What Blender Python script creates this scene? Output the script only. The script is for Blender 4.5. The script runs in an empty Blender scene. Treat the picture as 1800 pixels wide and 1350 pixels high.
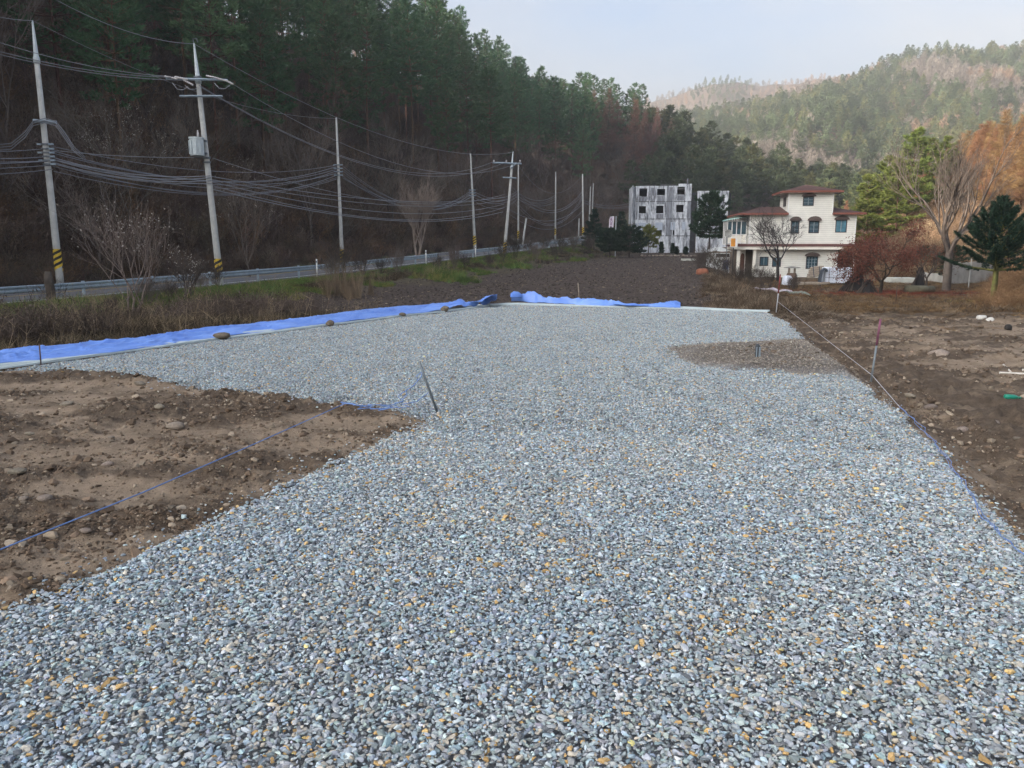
import bpy, bmesh, math, random
import numpy as np
from mathutils import Vector, Matrix, Euler

C = bpy.context.scene
COL = C.collection
R = math.radians
F_PX, PITCH, CAM_Z = 1360.0, math.atan(245.0 / 1360.0), 1.6

# ------------------------------------------------------------------ camera
cam_d = bpy.data.cameras.new('camera')
cam = bpy.data.objects.new('camera', cam_d)
COL.objects.link(cam)
cam.location = (0, 0, CAM_Z)
cam.rotation_euler = (math.pi / 2 - PITCH, 0, 0)
cam_d.sensor_width = 36.0
cam_d.lens = 36.0 * F_PX / 1800.0
cam_d.clip_start = 0.05
cam_d.clip_end = 6000
C.camera = cam

# ------------------------------------------------------------------ sky, sun, exposure
SUN_AZ = math.atan2(-0.883, -0.469)      # bearing of the sun from +Y towards +X
SUN_EL = R(18.5)
HAZE = 0.0005
w = bpy.data.worlds.new('World')
C.world = w
w.use_nodes = True
nt = w.node_tree
nt.nodes.clear()
out = nt.nodes.new('ShaderNodeOutputWorld')
bg = nt.nodes.new('ShaderNodeBackground')
sky = nt.nodes.new('ShaderNodeTexSky')
sky.sky_type = 'NISHITA'
sky.sun_disc = False
sky.sun_elevation = SUN_EL
sky.sun_rotation = SUN_AZ
sky.air_density = 1.0
sky.dust_density = 8.0
sky.ozone_density = 3.5
# thin high cloud veil, everywhere on the dome
tc = nt.nodes.new('ShaderNodeTexCoord')
mp = nt.nodes.new('ShaderNodeMapping')
mp.inputs['Scale'].default_value = (1.0, 1.0, 2.6)
mp.inputs['Rotation'].default_value = (0.3, 0.25, 0.4)
nz = nt.nodes.new('ShaderNodeTexNoise')
nz.inputs['Scale'].default_value = 1.7
nz.inputs['Detail'].default_value = 5
nz.inputs['Roughness'].default_value = 0.5
cr = nt.nodes.new('ShaderNodeValToRGB')
cr.color_ramp.elements[0].position = 0.36
cr.color_ramp.elements[0].color = (0.10, 0.10, 0.10, 1)
cr.color_ramp.elements[1].position = 0.66
cr.color_ramp.elements[1].color = (0.85, 0.85, 0.85, 1)
mx = nt.nodes.new('ShaderNodeMixRGB')
bw = nt.nodes.new('ShaderNodeRGBToBW')
vl = nt.nodes.new('ShaderNodeMixRGB'); vl.blend_type = 'MULTIPLY'; vl.inputs['Fac'].default_value = 1
vl.inputs['Color2'].default_value = (1.30, 1.33, 1.36, 1)
nt.links.new(sky.outputs['Color'], bw.inputs['Color'])
nt.links.new(bw.outputs['Val'], vl.inputs['Color1'])
nt.links.new(vl.outputs['Color'], mx.inputs['Color2'])
nt.links.new(tc.outputs['Generated'], mp.inputs['Vector'])
nt.links.new(mp.outputs['Vector'], nz.inputs['Vector'])
nt.links.new(nz.outputs['Fac'], cr.inputs['Fac'])
nt.links.new(cr.outputs['Color'], mx.inputs['Fac'])
nt.links.new(sky.outputs['Color'], mx.inputs['Color1'])
nt.links.new(mx.outputs['Color'], bg.inputs['Color'])
bg.inputs['Strength'].default_value = 0.15
nt.links.new(bg.outputs['Background'], out.inputs['Surface'])

sun_vec = Vector((math.sin(SUN_AZ) * math.cos(SUN_EL), math.cos(SUN_AZ) * math.cos(SUN_EL), math.sin(SUN_EL)))
sd = bpy.data.lights.new('sun', 'SUN')
sd.energy = 4.2
sd.angle = R(0.6)
sd.color = (1.0, 0.89, 0.75)
sun = bpy.data.objects.new('sun', sd)
COL.objects.link(sun)
sun.rotation_euler = (-sun_vec).to_track_quat('-Z', 'Y').to_euler()

C.view_settings.view_transform = 'Standard'
C.view_settings.look = 'None'
C.view_settings.exposure = 1.5
C.view_settings.gamma = 1
C.view_settings.use_curve_mapping = False
C.render.engine = 'CYCLES'
C.cycles.max_bounces = 5
C.cycles.diffuse_bounces = 2
C.cycles.glossy_bounces = 2
C.cycles.transmission_bounces = 3
C.cycles.volume_bounces = 2
C.cycles.transparent_max_bounces = 6
C.cycles.use_denoising = True

# ------------------------------------------------------------------ picture -> place
_cp, _sp = math.cos(PITCH), math.sin(PITCH)
def ray(px, py):
    u, v = (px - 900.0) / F_PX, (675.0 - py) / F_PX
    return Vector((u, _cp + v * _sp, -_sp + v * _cp))
def on_z(px, py, z=0.0):
    d = ray(px, py)
    k = (z - CAM_Z) / d.z
    return Vector((d.x * k, d.y * k, z))
def at_y(px, py, y):
    d = ray(px, py)
    k = y / d.y
    return Vector((d.x * k, y, CAM_Z + d.z * k))
def project(x, y, z):
    dz = z - CAM_Z
    f = y * _cp - dz * _sp
    return 900 + F_PX * x / f, 675 - F_PX * (y * _sp + dz * _cp) / f

# ------------------------------------------------------------------ noise
def _h(ix, iy, seed):
    n = (ix.astype(np.int64) * 374761393 + iy.astype(np.int64) * 668265263 + seed * 1442695041) & 0xffffffff
    n = ((n ^ (n >> 13)) * 1274126177) & 0xffffffff
    n = n ^ (n >> 16)
    return (n & 0xffffff) / float(0xffffff)
def vnoise(x, y, seed=0):
    x = np.asarray(x, float); y = np.asarray(y, float)
    x0, y0 = np.floor(x), np.floor(y)
    fx, fy = x - x0, y - y0
    fx = fx * fx * (3 - 2 * fx); fy = fy * fy * (3 - 2 * fy)
    a = _h(x0, y0, seed); b = _h(x0 + 1, y0, seed); c = _h(x0, y0 + 1, seed); d = _h(x0 + 1, y0 + 1, seed)
    return (a + (b - a) * fx) * (1 - fy) + (c + (d - c) * fx) * fy
def fbm(x, y, seed=0, octv=4, gain=0.5):
    s, amp, tot = 0.0, 1.0, 0.0
    for o in range(octv):
        s = s + amp * (vnoise(np.asarray(x) * 2 ** o + 17.3 * o, np.asarray(y) * 2 ** o - 9.1 * o, seed + o) - 0.5)
        tot += amp; amp *= gain
    return s / tot * 2          # about -1..1
def smooth(x, a, b):
    t = np.clip((np.asarray(x, float) - a) / (b - a), 0, 1)
    return t * t * (3 - 2 * t)

def poly_sd(x, y, poly):
    """signed distance to a polygon, positive inside"""
    x = np.asarray(x, float); y = np.asarray(y, float)
    d2 = np.full(x.shape, 1e18); ins = np.zeros(x.shape, bool)
    n = len(poly)
    for i in range(n):
        ax, ay = poly[i]; bx, by = poly[(i + 1) % n]
        ex, ey = bx - ax, by - ay
        t = np.clip(((x - ax) * ex + (y - ay) * ey) / (ex * ex + ey * ey + 1e-12), 0, 1)
        d2 = np.minimum(d2, (x - ax - t * ex) ** 2 + (y - ay - t * ey) ** 2)
        cond = ((ay > y) != (by > y)) & (x < (bx - ax) * (y - ay) / (by - ay + 1e-12) + ax)
        ins ^= cond
    return np.where(ins, 1, -1) * np.sqrt(d2)

# ------------------------------------------------------------------ mesh helpers
def tag(o, label=None, cat=None, group=None, kind=None):
    if label: o['label'] = label
    if cat: o['category'] = cat
    if group: o['group'] = group
    if kind: o['kind'] = kind
    return o
def thing(name, label, cat, loc=(0, 0, 0), rotz=0.0, group=None):
    o = bpy.data.objects.new(name, None)
    COL.objects.link(o)
    o.location = loc
    o.rotation_euler = (0, 0, rotz)
    o.empty_display_size = 0.2
    return tag(o, label, cat, group)
def copy_tree(o, parent=None):
    c = o.copy()
    COL.objects.link(c)
    if parent is not None:
        c.parent = parent
    for ch in list(o.children):
        copy_tree(ch, c)
    return c
def link_mesh(name, me, mats, parent=None, col=None):
    for m in (mats if isinstance(mats, (list, tuple)) else [mats]):
        me.materials.append(m)
    o = bpy.data.objects.new(name, me)
    (col or COL).objects.link(o)
    if parent is not None:
        o.parent = parent
    return o
def np_mesh(name, V, F, smooth_=False, mat_idx=None):
    """V (n,3); F (m,k) with one k"""
    V = np.ascontiguousarray(V, np.float32); F = np.ascontiguousarray(F, np.int32)
    m, k = F.shape
    me = bpy.data.meshes.new(name)
    me.vertices.add(len(V)); me.vertices.foreach_set('co', V.ravel())
    me.loops.add(m * k); me.loops.foreach_set('vertex_index', F.ravel())
    me.polygons.add(m)
    me.polygons.foreach_set('loop_start', np.arange(0, m * k, k, dtype=np.int32))
    if smooth_:
        me.polygons.foreach_set('use_smooth', np.ones(m, bool))
    if mat_idx is not None:
        me.polygons.foreach_set('material_index', np.ascontiguousarray(mat_idx, np.int32))
    me.update(calc_edges=True)
    me.validate()
    return me
def set_attr(me, name, typ, data, dom='POINT'):
    a = me.attributes.new(name, typ, dom)
    key = {'FLOAT': 'value', 'INT': 'value', 'FLOAT_VECTOR': 'vector', 'FLOAT_COLOR': 'color'}[typ]
    a.data.foreach_set(key, np.ascontiguousarray(data, np.int32 if typ == 'INT' else np.float32).ravel())

class MB:
    def __init__(s): s.v = []; s.f = []
    def add(s, vs, fs):
        b = len(s.v); s.v += [tuple(v) for v in vs]; s.f += [tuple(i + b for i in f) for f in fs]; return s
    def box(s, c, size, rot=None):
        hx, hy, hz = size[0] / 2, size[1] / 2, size[2] / 2
        vs = [Vector((x, y, z)) for x in (-hx, hx) for y in (-hy, hy) for z in (-hz, hz)]
        if rot is not None:
            m = Euler(rot).to_matrix(); vs = [m @ v for v in vs]
        vs = [v + Vector(c) for v in vs]
        return s.add(vs, [(0, 1, 3, 2), (4, 6, 7, 5), (0, 4, 5, 1), (2, 3, 7, 6), (0, 2, 6, 4), (1, 5, 7, 3)])
    def bb(s, x0, x1, y0, y1, z0, z1):
        return s.box(((x0 + x1) / 2, (y0 + y1) / 2, (z0 + z1) / 2), (x1 - x0, y1 - y0, z1 - z0))
    def path(s, pts, rad, n=8, cap=True):
        pts = [Vector(p) for p in pts]
        if not isinstance(rad, (list, tuple)): rad = [rad] * len(pts)
        b = len(s.v); side = None
        for i, p in enumerate(pts):
            t = (pts[min(i + 1, len(pts) - 1)] - pts[max(i - 1, 0)]).normalized()
            if side is None:
                side = t.cross(Vector((0, 0, 1)))
                if side.length < 1e-3: side = t.cross(Vector((0, 1, 0)))
            side = (side - t * side.dot(t)).normalized()
            up = side.cross(t)
            for k in range(n):
                a = 2 * math.pi * k / n
                s.v.append(tuple(p + (side * math.cos(a) + up * math.sin(a)) * rad[i]))
        for i in range(len(pts) - 1):
            for k in range(n):
                a = b + i * n + k; c = b + i * n + (k + 1) % n
                s.f.append((a, c, c + n, a + n))
        if cap:
            s.f.append(tuple(b + k for k in reversed(range(n))))
            e = b + (len(pts) - 1) * n
            s.f.append(tuple(e + k for k in range(n)))
        return s
    def tube(s, p0, p1, r0, r1=None, n=8):
        return s.path([p0, p1], [r0, r0 if r1 is None else r1], n)
    def prism(s, outline, axis, a0, a1):
        """outline of 2D points extruded along an axis: 'y' -> (x,z), 'x' -> (y,z), 'z' -> (x,y)"""
        def P(p, a):
            return {'y': (p[0], a, p[1]), 'x': (a, p[0], p[1]), 'z': (p[0], p[1], a)}[axis]
        n = len(outline)
        vs = [P(p, a0) for p in outline] + [P(p, a1) for p in outline]
        fs = [(i, (i + 1) % n, n + (i + 1) % n, n + i) for i in range(n)]
        fs += [tuple(reversed(range(n))), tuple(range(n, 2 * n))]
        return s.add(vs, fs)
    def build(s, name, mat, parent=None, smooth_=False, bevel=0.0):
        me = bpy.data.meshes.new(name)
        me.from_pydata(s.v, [], s.f)
        bm = bmesh.new(); bm.from_mesh(me)
        bmesh.ops.recalc_face_normals(bm, faces=bm.faces)
        if bevel > 0:
            bmesh.ops.bevel(bm, geom=bm.edges[:], offset=bevel, segments=1, affect='EDGES')
        bm.to_mesh(me); bm.free()
        if smooth_:
            for p in me.polygons: p.use_smooth = True
        return link_mesh(name, me, mat, parent)

# ------------------------------------------------------------------ materials
def _new(name):
    m = bpy.data.materials.new(name); m.use_nodes = True
    n = m.node_tree.nodes; b = n['Principled BSDF']
    return m, m.node_tree, n, b
def mat(name, col, rough=0.8, var=0.25, scale=6.0, bump=0.0, bscale=30.0, col2=None, spec=0.25, metal=0.0, stretch=(1, 1, 1), objrand=0.0, detail=5, transl=0.0):
    m, t, n, b = _new(name)
    L = t.links.new
    b.inputs['Roughness'].default_value = rough
    b.inputs['Specular IOR Level'].default_value = spec
    b.inputs['Metallic'].default_value = metal
    tc = n.new('ShaderNodeTexCoord'); mp = n.new('ShaderNodeMapping')
    mp.inputs['Scale'].default_value = stretch
    L(tc.outputs['Object'], mp.inputs['Vector'])
    nz = n.new('ShaderNodeTexNoise'); nz.inputs['Scale'].default_value = scale; nz.inputs['Detail'].default_value = detail
    nz.inputs['Roughness'].default_value = 0.65
    L(mp.outputs['Vector'], nz.inputs['Vector'])
    cr = n.new('ShaderNodeValToRGB')
    c2 = col2 if col2 else tuple(min(1, c * (1 + var)) for c in col)
    c1 = col if col2 else tuple(c * (1 - var) for c in col)
    cr.color_ramp.elements[0].position = 0.3; cr.color_ramp.elements[0].color = (*c1, 1)
    cr.color_ramp.elements[1].position = 0.7; cr.color_ramp.elements[1].color = (*c2, 1)
    L(nz.outputs['Fac'], cr.inputs['Fac'])
    colour = cr.outputs['Color']
    if objrand > 0:
        oi = n.new('ShaderNodeObjectInfo')
        hs = n.new('ShaderNodeHueSaturation')
        mr = n.new('ShaderNodeMapRange'); mr.inputs['To Min'].default_value = 1 - objrand; mr.inputs['To Max'].default_value = 1 + objrand
        L(oi.outputs['Random'], mr.inputs['Value']); L(mr.outputs['Result'], hs.inputs['Value'])
        mr2 = n.new('ShaderNodeMapRange'); mr2.inputs['To Min'].default_value = 0.475; mr2.inputs['To Max'].default_value = 0.52
        ml = n.new('ShaderNodeMath'); ml.operation = 'FRACT'; ml2 = n.new('ShaderNodeMath'); ml2.operation = 'MULTIPLY'; ml2.inputs[1].default_value = 7.31
        L(oi.outputs['Random'], ml2.inputs[0]); L(ml2.outputs[0], ml.inputs[0]); L(ml.outputs[0], mr2.inputs['Value']); L(mr2.outputs['Result'], hs.inputs['Hue'])
        L(colour, hs.inputs['Color']); colour = hs.outputs['Color']
    L(colour, b.inputs['Base Color'])
    if bump > 0:
        nb = n.new('ShaderNodeTexNoise'); nb.inputs['Scale'].default_value = bscale; nb.inputs['Detail'].default_value = 6
        L(mp.outputs['Vector'], nb.inputs['Vector'])
        bp = n.new('ShaderNodeBump'); bp.inputs['Strength'].default_value = bump; bp.inputs['Distance'].default_value = 0.02
        L(nb.outputs['Fac'], bp.inputs['Height']); L(bp.outputs['Normal'], b.inputs['Normal'])
    if transl > 0:
        tr = n.new('ShaderNodeBsdfTranslucent'); ms = n.new('ShaderNodeMixShader'); ms.inputs['Fac'].default_value = transl
        L(colour, tr.inputs['Color']); L(b.outputs['BSDF'], ms.inputs[1]); L(tr.outputs['BSDF'], ms.inputs[2])
        L(ms.outputs['Shader'], n['Material Output'].inputs['Surface'])
    return m
def mat_attr(name, rough=0.85, speck=0.2, scale=120.0, inst=True, attr='col', spec=0.25, bump=0.0, transl=0.0):
    """colour carried by an attribute (each stone's / tuft's own colour), with fine speckle"""
    m, t, n, b = _new(name); L = t.links.new
    b.inputs['Roughness'].default_value = rough; b.inputs['Specular IOR Level'].default_value = spec
    at = n.new('ShaderNodeAttribute'); at.attribute_name = attr
    at.attribute_type = 'INSTANCER' if inst else 'GEOMETRY'
    tc = n.new('ShaderNodeTexCoord')
    nz = n.new('ShaderNodeTexNoise'); nz.inputs['Scale'].default_value = scale; nz.inputs['Detail'].default_value = 3
    L(tc.outputs['Object'], nz.inputs['Vector'])
    mr = n.new('ShaderNodeMapRange'); mr.inputs['From Min'].default_value = 0.3; mr.inputs['From Max'].default_value = 0.7
    mr.inputs['To Min'].default_value = 1 - speck; mr.inputs['To Max'].default_value = 1 + speck
    L(nz.outputs['Fac'], mr.inputs['Value'])
    mu = n.new('ShaderNodeMixRGB'); mu.blend_type = 'MULTIPLY'; mu.inputs['Fac'].default_value = 1
    L(at.outputs['Color'], mu.inputs['Color1']); L(mr.outputs['Result'], mu.inputs['Color2'])
    L(mu.outputs['Color'], b.inputs['Base Color'])
    if bump > 0:
        bp = n.new('ShaderNodeBump'); bp.inputs['Strength'].default_value = bump; bp.inputs['Distance'].default_value = 0.004
        L(nz.outputs['Fac'], bp.inputs['Height']); L(bp.outputs['Normal'], b.inputs['Normal'])
    if transl > 0:
        tr = n.new('ShaderNodeBsdfTranslucent'); ms = n.new('ShaderNodeMixShader'); ms.inputs['Fac'].default_value = transl
        L(mu.outputs['Color'], tr.inputs['Color']); L(b.outputs['BSDF'], ms.inputs[1]); L(tr.outputs['BSDF'], ms.inputs[2])
        L(ms.outputs['Shader'], n['Material Output'].inputs['Surface'])
    return m

# ------------------------------------------------------------------ scattering of uncountable stuff
def source_collection(name, objs_meshes):
    c = bpy.data.collections.new(name)
    for i, (me, m) in enumerate(objs_meshes):
        link_mesh('%s_%02d' % (name, i), me, m, None, c)
    return c
def scatter(name, P, rot, scl, idx, colr, src, label, cat):
    me = bpy.data.meshes.new(name)
    n = len(P)
    me.vertices.add(n); me.vertices.foreach_set('co', np.ascontiguousarray(P, np.float32).ravel())
    set_attr(me, 'rot', 'FLOAT_VECTOR', rot); set_attr(me, 'scl', 'FLOAT_VECTOR', scl)
    set_attr(me, 'pick', 'INT', idx)
    set_attr(me, 'col', 'FLOAT_COLOR', np.concatenate([colr, np.ones((n, 1))], 1))
    o = bpy.data.objects.new(name, me); COL.objects.link(o)
    g = bpy.data.node_groups.new(name + '_scatter', 'GeometryNodeTree')
    g.interface.new_socket('Geometry', in_out='INPUT', socket_type='NodeSocketGeometry')
    g.interface.new_socket('Geometry', in_out='OUTPUT', socket_type='NodeSocketGeometry')
    N, L = g.nodes, g.links.new
    gi = N.new('NodeGroupInput'); go = N.new('NodeGroupOutput')
    ci = N.new('GeometryNodeCollectionInfo'); ci.inputs['Collection'].default_value = src
    ci.inputs['Separate Children'].default_value = True; ci.inputs['Reset Children'].default_value = True
    ip = N.new('GeometryNodeInstanceOnPoints'); ip.inputs['Pick Instance'].default_value = True
    def na(nm, t):
        a = N.new('GeometryNodeInputNamedAttribute'); a.data_type = t; a.inputs['Name'].default_value = nm
        return a.outputs['Attribute']
    L(gi.outputs[0], ip.inputs['Points']); L(ci.outputs['Instances'], ip.inputs['Instance'])
    L(na('pick', 'INT'), ip.inputs['Instance Index'])
    e2r = N.new('FunctionNodeEulerToRotation'); L(na('rot', 'FLOAT_VECTOR'), e2r.inputs[0])
    L(e2r.outputs[0], ip.inputs['Rotation'])
    L(na('scl', 'FLOAT_VECTOR'), ip.inputs['Scale'])
    L(ip.outputs['Instances'], go.inputs[0])
    md = o.modifiers.new('scatter', 'NODES'); md.node_group = g
    tag(o, label, cat, kind='stuff')
    return o
# ================================================================== TERRAIN
PLAT_PX = [(-900, 860), (-300, 700), (0, 648), (200, 621), (390, 596), (580, 572), (705, 556), (782, 548), (860, 537), (905, 536), (1195, 543), (1350, 549), (1385, 565),
           (1415, 597), (1510, 662), (1560, 708), (1640, 770), (1700, 848), (1800, 935), (2000, 1120), (2300, 1420)]
PLAT = [tuple(on_z(*p)[:2]) for p in PLAT_PX] + [(3.0, 0.2), (-9, 0.2)]
LSOIL_PX = [(-900, 700), (-300, 664), (60, 648), (190, 656), (420, 692), (600, 712), (700, 722), (744, 735), (715, 752), (620, 795), (520, 840), (430, 885), (340, 925), (250, 965), (170, 1010), (100, 1045), (0, 1068), (-300, 1160), (-900, 1400)]
LSOIL = [tuple(on_z(*p)[:2]) for p in LSOIL_PX]
SPILL_PX = [(1185, 612), (1240, 604), (1310, 601), (1360, 598), (1420, 596), (1470, 625), (1512, 660), (1490, 652), (1420, 655), (1350, 652), (1280, 650), (1235, 640), (1200, 628)]
SPILL = [tuple(on_z(*p)[:2]) for p in SPILL_PX]

def road_qs(x, y):
    return (x + 32.96 - 0.376 * y) * 0.936, x * 0.352 + y * 0.936
def road_xy(q, s):
    # inverse of road_qs
    a = np.array([[0.936, -0.352], [0.352, 0.936]])
    det = 0.936 * 0.936 + 0.352 * 0.352
    q2 = q - 32.96 * 0.936
    return (0.936 * q2 + 0.352 * s) / det, (-0.352 * q2 + 0.936 * s) / det
RS = [-80, 0, 25.8, 42.9, 56.8, 73.9, 100.6, 116.6, 148.7, 300, 700]
RZ = [-1.4, -1.0, -.80, -.5, -.1, .5, 1.4, 2.1, 3.6, 8, 18]
def road_z(s): return np.interp(s, RS, RZ)

AU = np.array([-1.5, -.3, .117, .171, .243, .306, .349, .401, .441, .493, .546, .570, .625, .662, .85, 1.2, 2.0])
AT = np.array([.05, .10, .150, .162, .170, .181, .191, .211, .226, .239, .240, .237, .248, .251, .26, .24, .20])
BU = np.array([-1.5, -.2, .0, .07, .137, .218, .248, .282, .325, .386, .441, .6, 1.0, 2.0])
BT = np.array([.06, .10, .14, .158, .175, .194, .2045, .203, .202, .209, .205, .20, .2, .15])

def seg_d(x, y, a, b):
    ex, ey = b[0] - a[0], b[1] - a[1]
    t = np.clip(((x - a[0]) * ex + (y - a[1]) * ey) / (ex * ex + ey * ey), 0, 1)
    return np.hypot(x - a[0] - t * ex, y - a[1] - t * ey), t

def H(x, y):
    x = np.asarray(x, float); y = np.asarray(y, float)
    q, s = road_qs(x, y)
    zr = road_z(s)
    field = np.interp(y, [-50, 0, 10, 20, 27, 60, 115, 160, 300, 800], [-.3, -.35, -.4, -.5, -.8, -.55, .15, 2.2, 9, 20])
    right = np.interp(y, [-50, 0, 10, 18, 24, 36, 48, 78, 105, 160, 300, 800], [-.15, -.15, -.2, -.32, -.5, -1.05, -1.2, -1.3, 0.2, 4, 10, 20])
    wr = smooth(x - (1.5 + .235 * y), -1, 2.5)
    base = field * (1 - wr) + right * wr
    # bank and rising ground on the right
    rb = np.clip(x - (.625 * y + .3) + 1.1 * fbm(y / 7, x / 9, 71, 3), 0, None)
    base = base + np.where(y > 12, np.minimum(rb * .55, 2.6) + .10 * np.clip(rb - 6, 0, 60), 0) * smooth(y, 24, 38) * (1 - smooth(y, 125, 190))
    base = base + (.15 * np.clip(y - 63, 0, 36) + .05 * np.clip(y - 99, 0, 60)) * smooth(x / np.maximum(y, 1), .43, .54) * (1 - smooth(y, 115, 180))
    # ditch under the bank
    base = base - .45 * np.exp(-((q - 10) / 3.5) ** 2) * (1 - smooth(y, 50, 75))
    base = base + .07 * fbm(x / 1.7, y / 1.7, 3, 3) * smooth(np.hypot(x, y), 12, 26)
    bank = smooth(-q, -6.5, -1.3)
    z = base * (1 - bank) + (zr - .02) * bank
    # hillside above the road
    t = np.clip(-q - 8.6, 0, None)
    hh = np.interp(t, [0, 1.5, 4, 12, 30, 48, 60, 75, 110, 200], [0, .9, 3.0, 8.6, 22, 34.5, 39, 39, 30, 10])
    hh = hh + smooth(t, 0, 8) * 1.8 * fbm(x / 12, y / 12, 5, 3)
    hh = hh * (1 - smooth(s, 258, 330))
    z = z + hh
    # spur beyond the field
    d, tt = seg_d(x, y, (14, 224), (104, 288))
    z = np.maximum(z, np.interp(tt, [0, .5, 1], [32, 27, 15]) * np.exp(-(d / 42) ** 2) * (1 + .06 * fbm(x / 14, y / 14, 35, 3)) - 2)
    # the far ridges
    k = np.maximum(y, 1.0)
    u = np.clip(x / k, -1.5, 2.0)
    front = smooth(y, 150, 230)
    ha = (np.interp(u, AU, AT) * 640 - 8.5) + 5 * fbm(u * 14, k * 0, 31, 3)
    pa = np.interp(k, [270, 360, 480, 640, 760, 900], [0, .17, .52, 1.0, .74, .4])
    za = 9 + (ha - 9) * pa + 24 * fbm(u * 7 + k / 900, k / 220, 41, 3) * np.clip(pa * (1 - pa) * 4, 0, 1)
    hb = (np.interp(u, BU, BT) * 1080 - 9) + 5 * fbm(u * 16, k * 0, 33, 3)
    pb = np.interp(k, [700, 850, 1080, 1250, 1500], [0, .4, 1.0, .7, .4])
    zb = 9 + (hb - 9) * pb + 22 * fbm(u * 8, k / 260, 43, 3) * np.clip(pb * (1 - pb) * 4, 0, 1)
    z = np.where(y > 150, np.maximum(z, np.maximum(za * front, zb * front)), z)
    return z

def Hs(x, y): return float(H(np.array([x]), np.array([y]))[0])

def pad_z(x, y):
    return .018 * fbm(x / 1.6, y / 1.6, 11, 3)

# the close earth: a fine sheet from the feet of the camera to 28 m out
def relief(x, y, sdp, sdl):
    """clods, crusts and ruts of bare soil"""
    c = fbm(x * 1.1, y * 1.6, 21, 3)
    fine = fbm(x * 7, y * 7, 23, 4, .62)
    rid = 1 - np.abs(fbm(x * 3.1, y * 4.4, 27, 4, .55)) * 2
    lump = np.clip(fbm(x * 13, y * 13, 29, 2), 0, 1) ** 1.5
    return c, fine, rid, lump

PRESSED = [(*on_z(a, c, -.2)[:2], sx_, sy_) for a, c, sx_, sy_ in [(1478, 605, .75, .45), (1592, 592, 1.5, .7), (1738, 634, 1.0, .5), (1790, 612, 1.2, .5), (1640, 569, 2.2, .8), (1490, 573, 1.2, .6), (1745, 585, 1.5, .5), (1690, 715, .5, .3)]]
def fine_w(x, y): return fbm(x * 1.2, y * 3.4, 25, 3)
def soil_z(x, y):
    sdp = poly_sd(x, y, PLAT); sdl = poly_sd(x, y, LSOIL)
    wob = .07 * fbm(x * 2.3, y * 2.3, 65, 3)
    pad = smooth(sdp + wob, -.55, .02)
    h0 = H(x, y)
    c, fine, rid, lump = relief(x, y, sdp, sdl)
    rough = smooth(c, -.5, .35)                       # crusted ground is smoother
    churn = np.where(x > 0, np.exp(-((-sdp - 1.1) / 1.3) ** 2), 0) * smooth(c, -1.0, -.2)
    rough = np.maximum(rough, .95 * churn)
    for (px_, py_, ax_, ay_) in PRESSED:
        rough = rough * (1 - .97 * np.exp(-(((x - px_) / ax_) ** 2 + ((y - py_) / ay_) ** 2)) * smooth(fine_w(x, y), -.5, .2))
    outz = h0 + .05 * c + (.024 + .065 * rough) * fine + .075 * rough * rid + .08 * lump * rough - .03
    lz = -.024 + .035 * c + (.016 + .032 * rough) * fine + .034 * rough * rid + .045 * lump * rough
    gz = -.045 + pad_z(x, y)
    inl = smooth(sdl - wob, -.10, -.03)
    # a ragged little lip of soil where the stones were spread up to it
    lip = .022 * np.exp(-((sdl - .16) / .10) ** 2) * (1 + fine)
    inz = gz * (1 - inl) + (lz + lip) * inl
    z = outz * (1 - pad) + inz * pad
    spl = smooth(poly_sd(x, y, SPILL) + .34 * fbm(x * 2.2, y * 2.2, 63, 3), -.12, .42)
    z = z + spl * (.055 + .03 * fine + .03 * rid)
    zone = np.clip(smooth(sdp + wob, -.04, .06) * (1 - inl) * (1 - .72 * spl), 0, 1)
    return z, zone, rough, spl

def polar_grid(az, rr):
    A, RR = np.meshgrid(az, rr, indexing='ij')
    x = RR * np.sin(A); y = RR * np.cos(A)
    na, nr = A.shape
    i = np.arange(na * nr).reshape(na, nr)
    F = np.stack([i[:-1, :-1], i[:-1, 1:], i[1:, 1:], i[1:, :-1]], -1).reshape(-1, 4)
    return x.ravel(), y.ravel(), F

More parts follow.
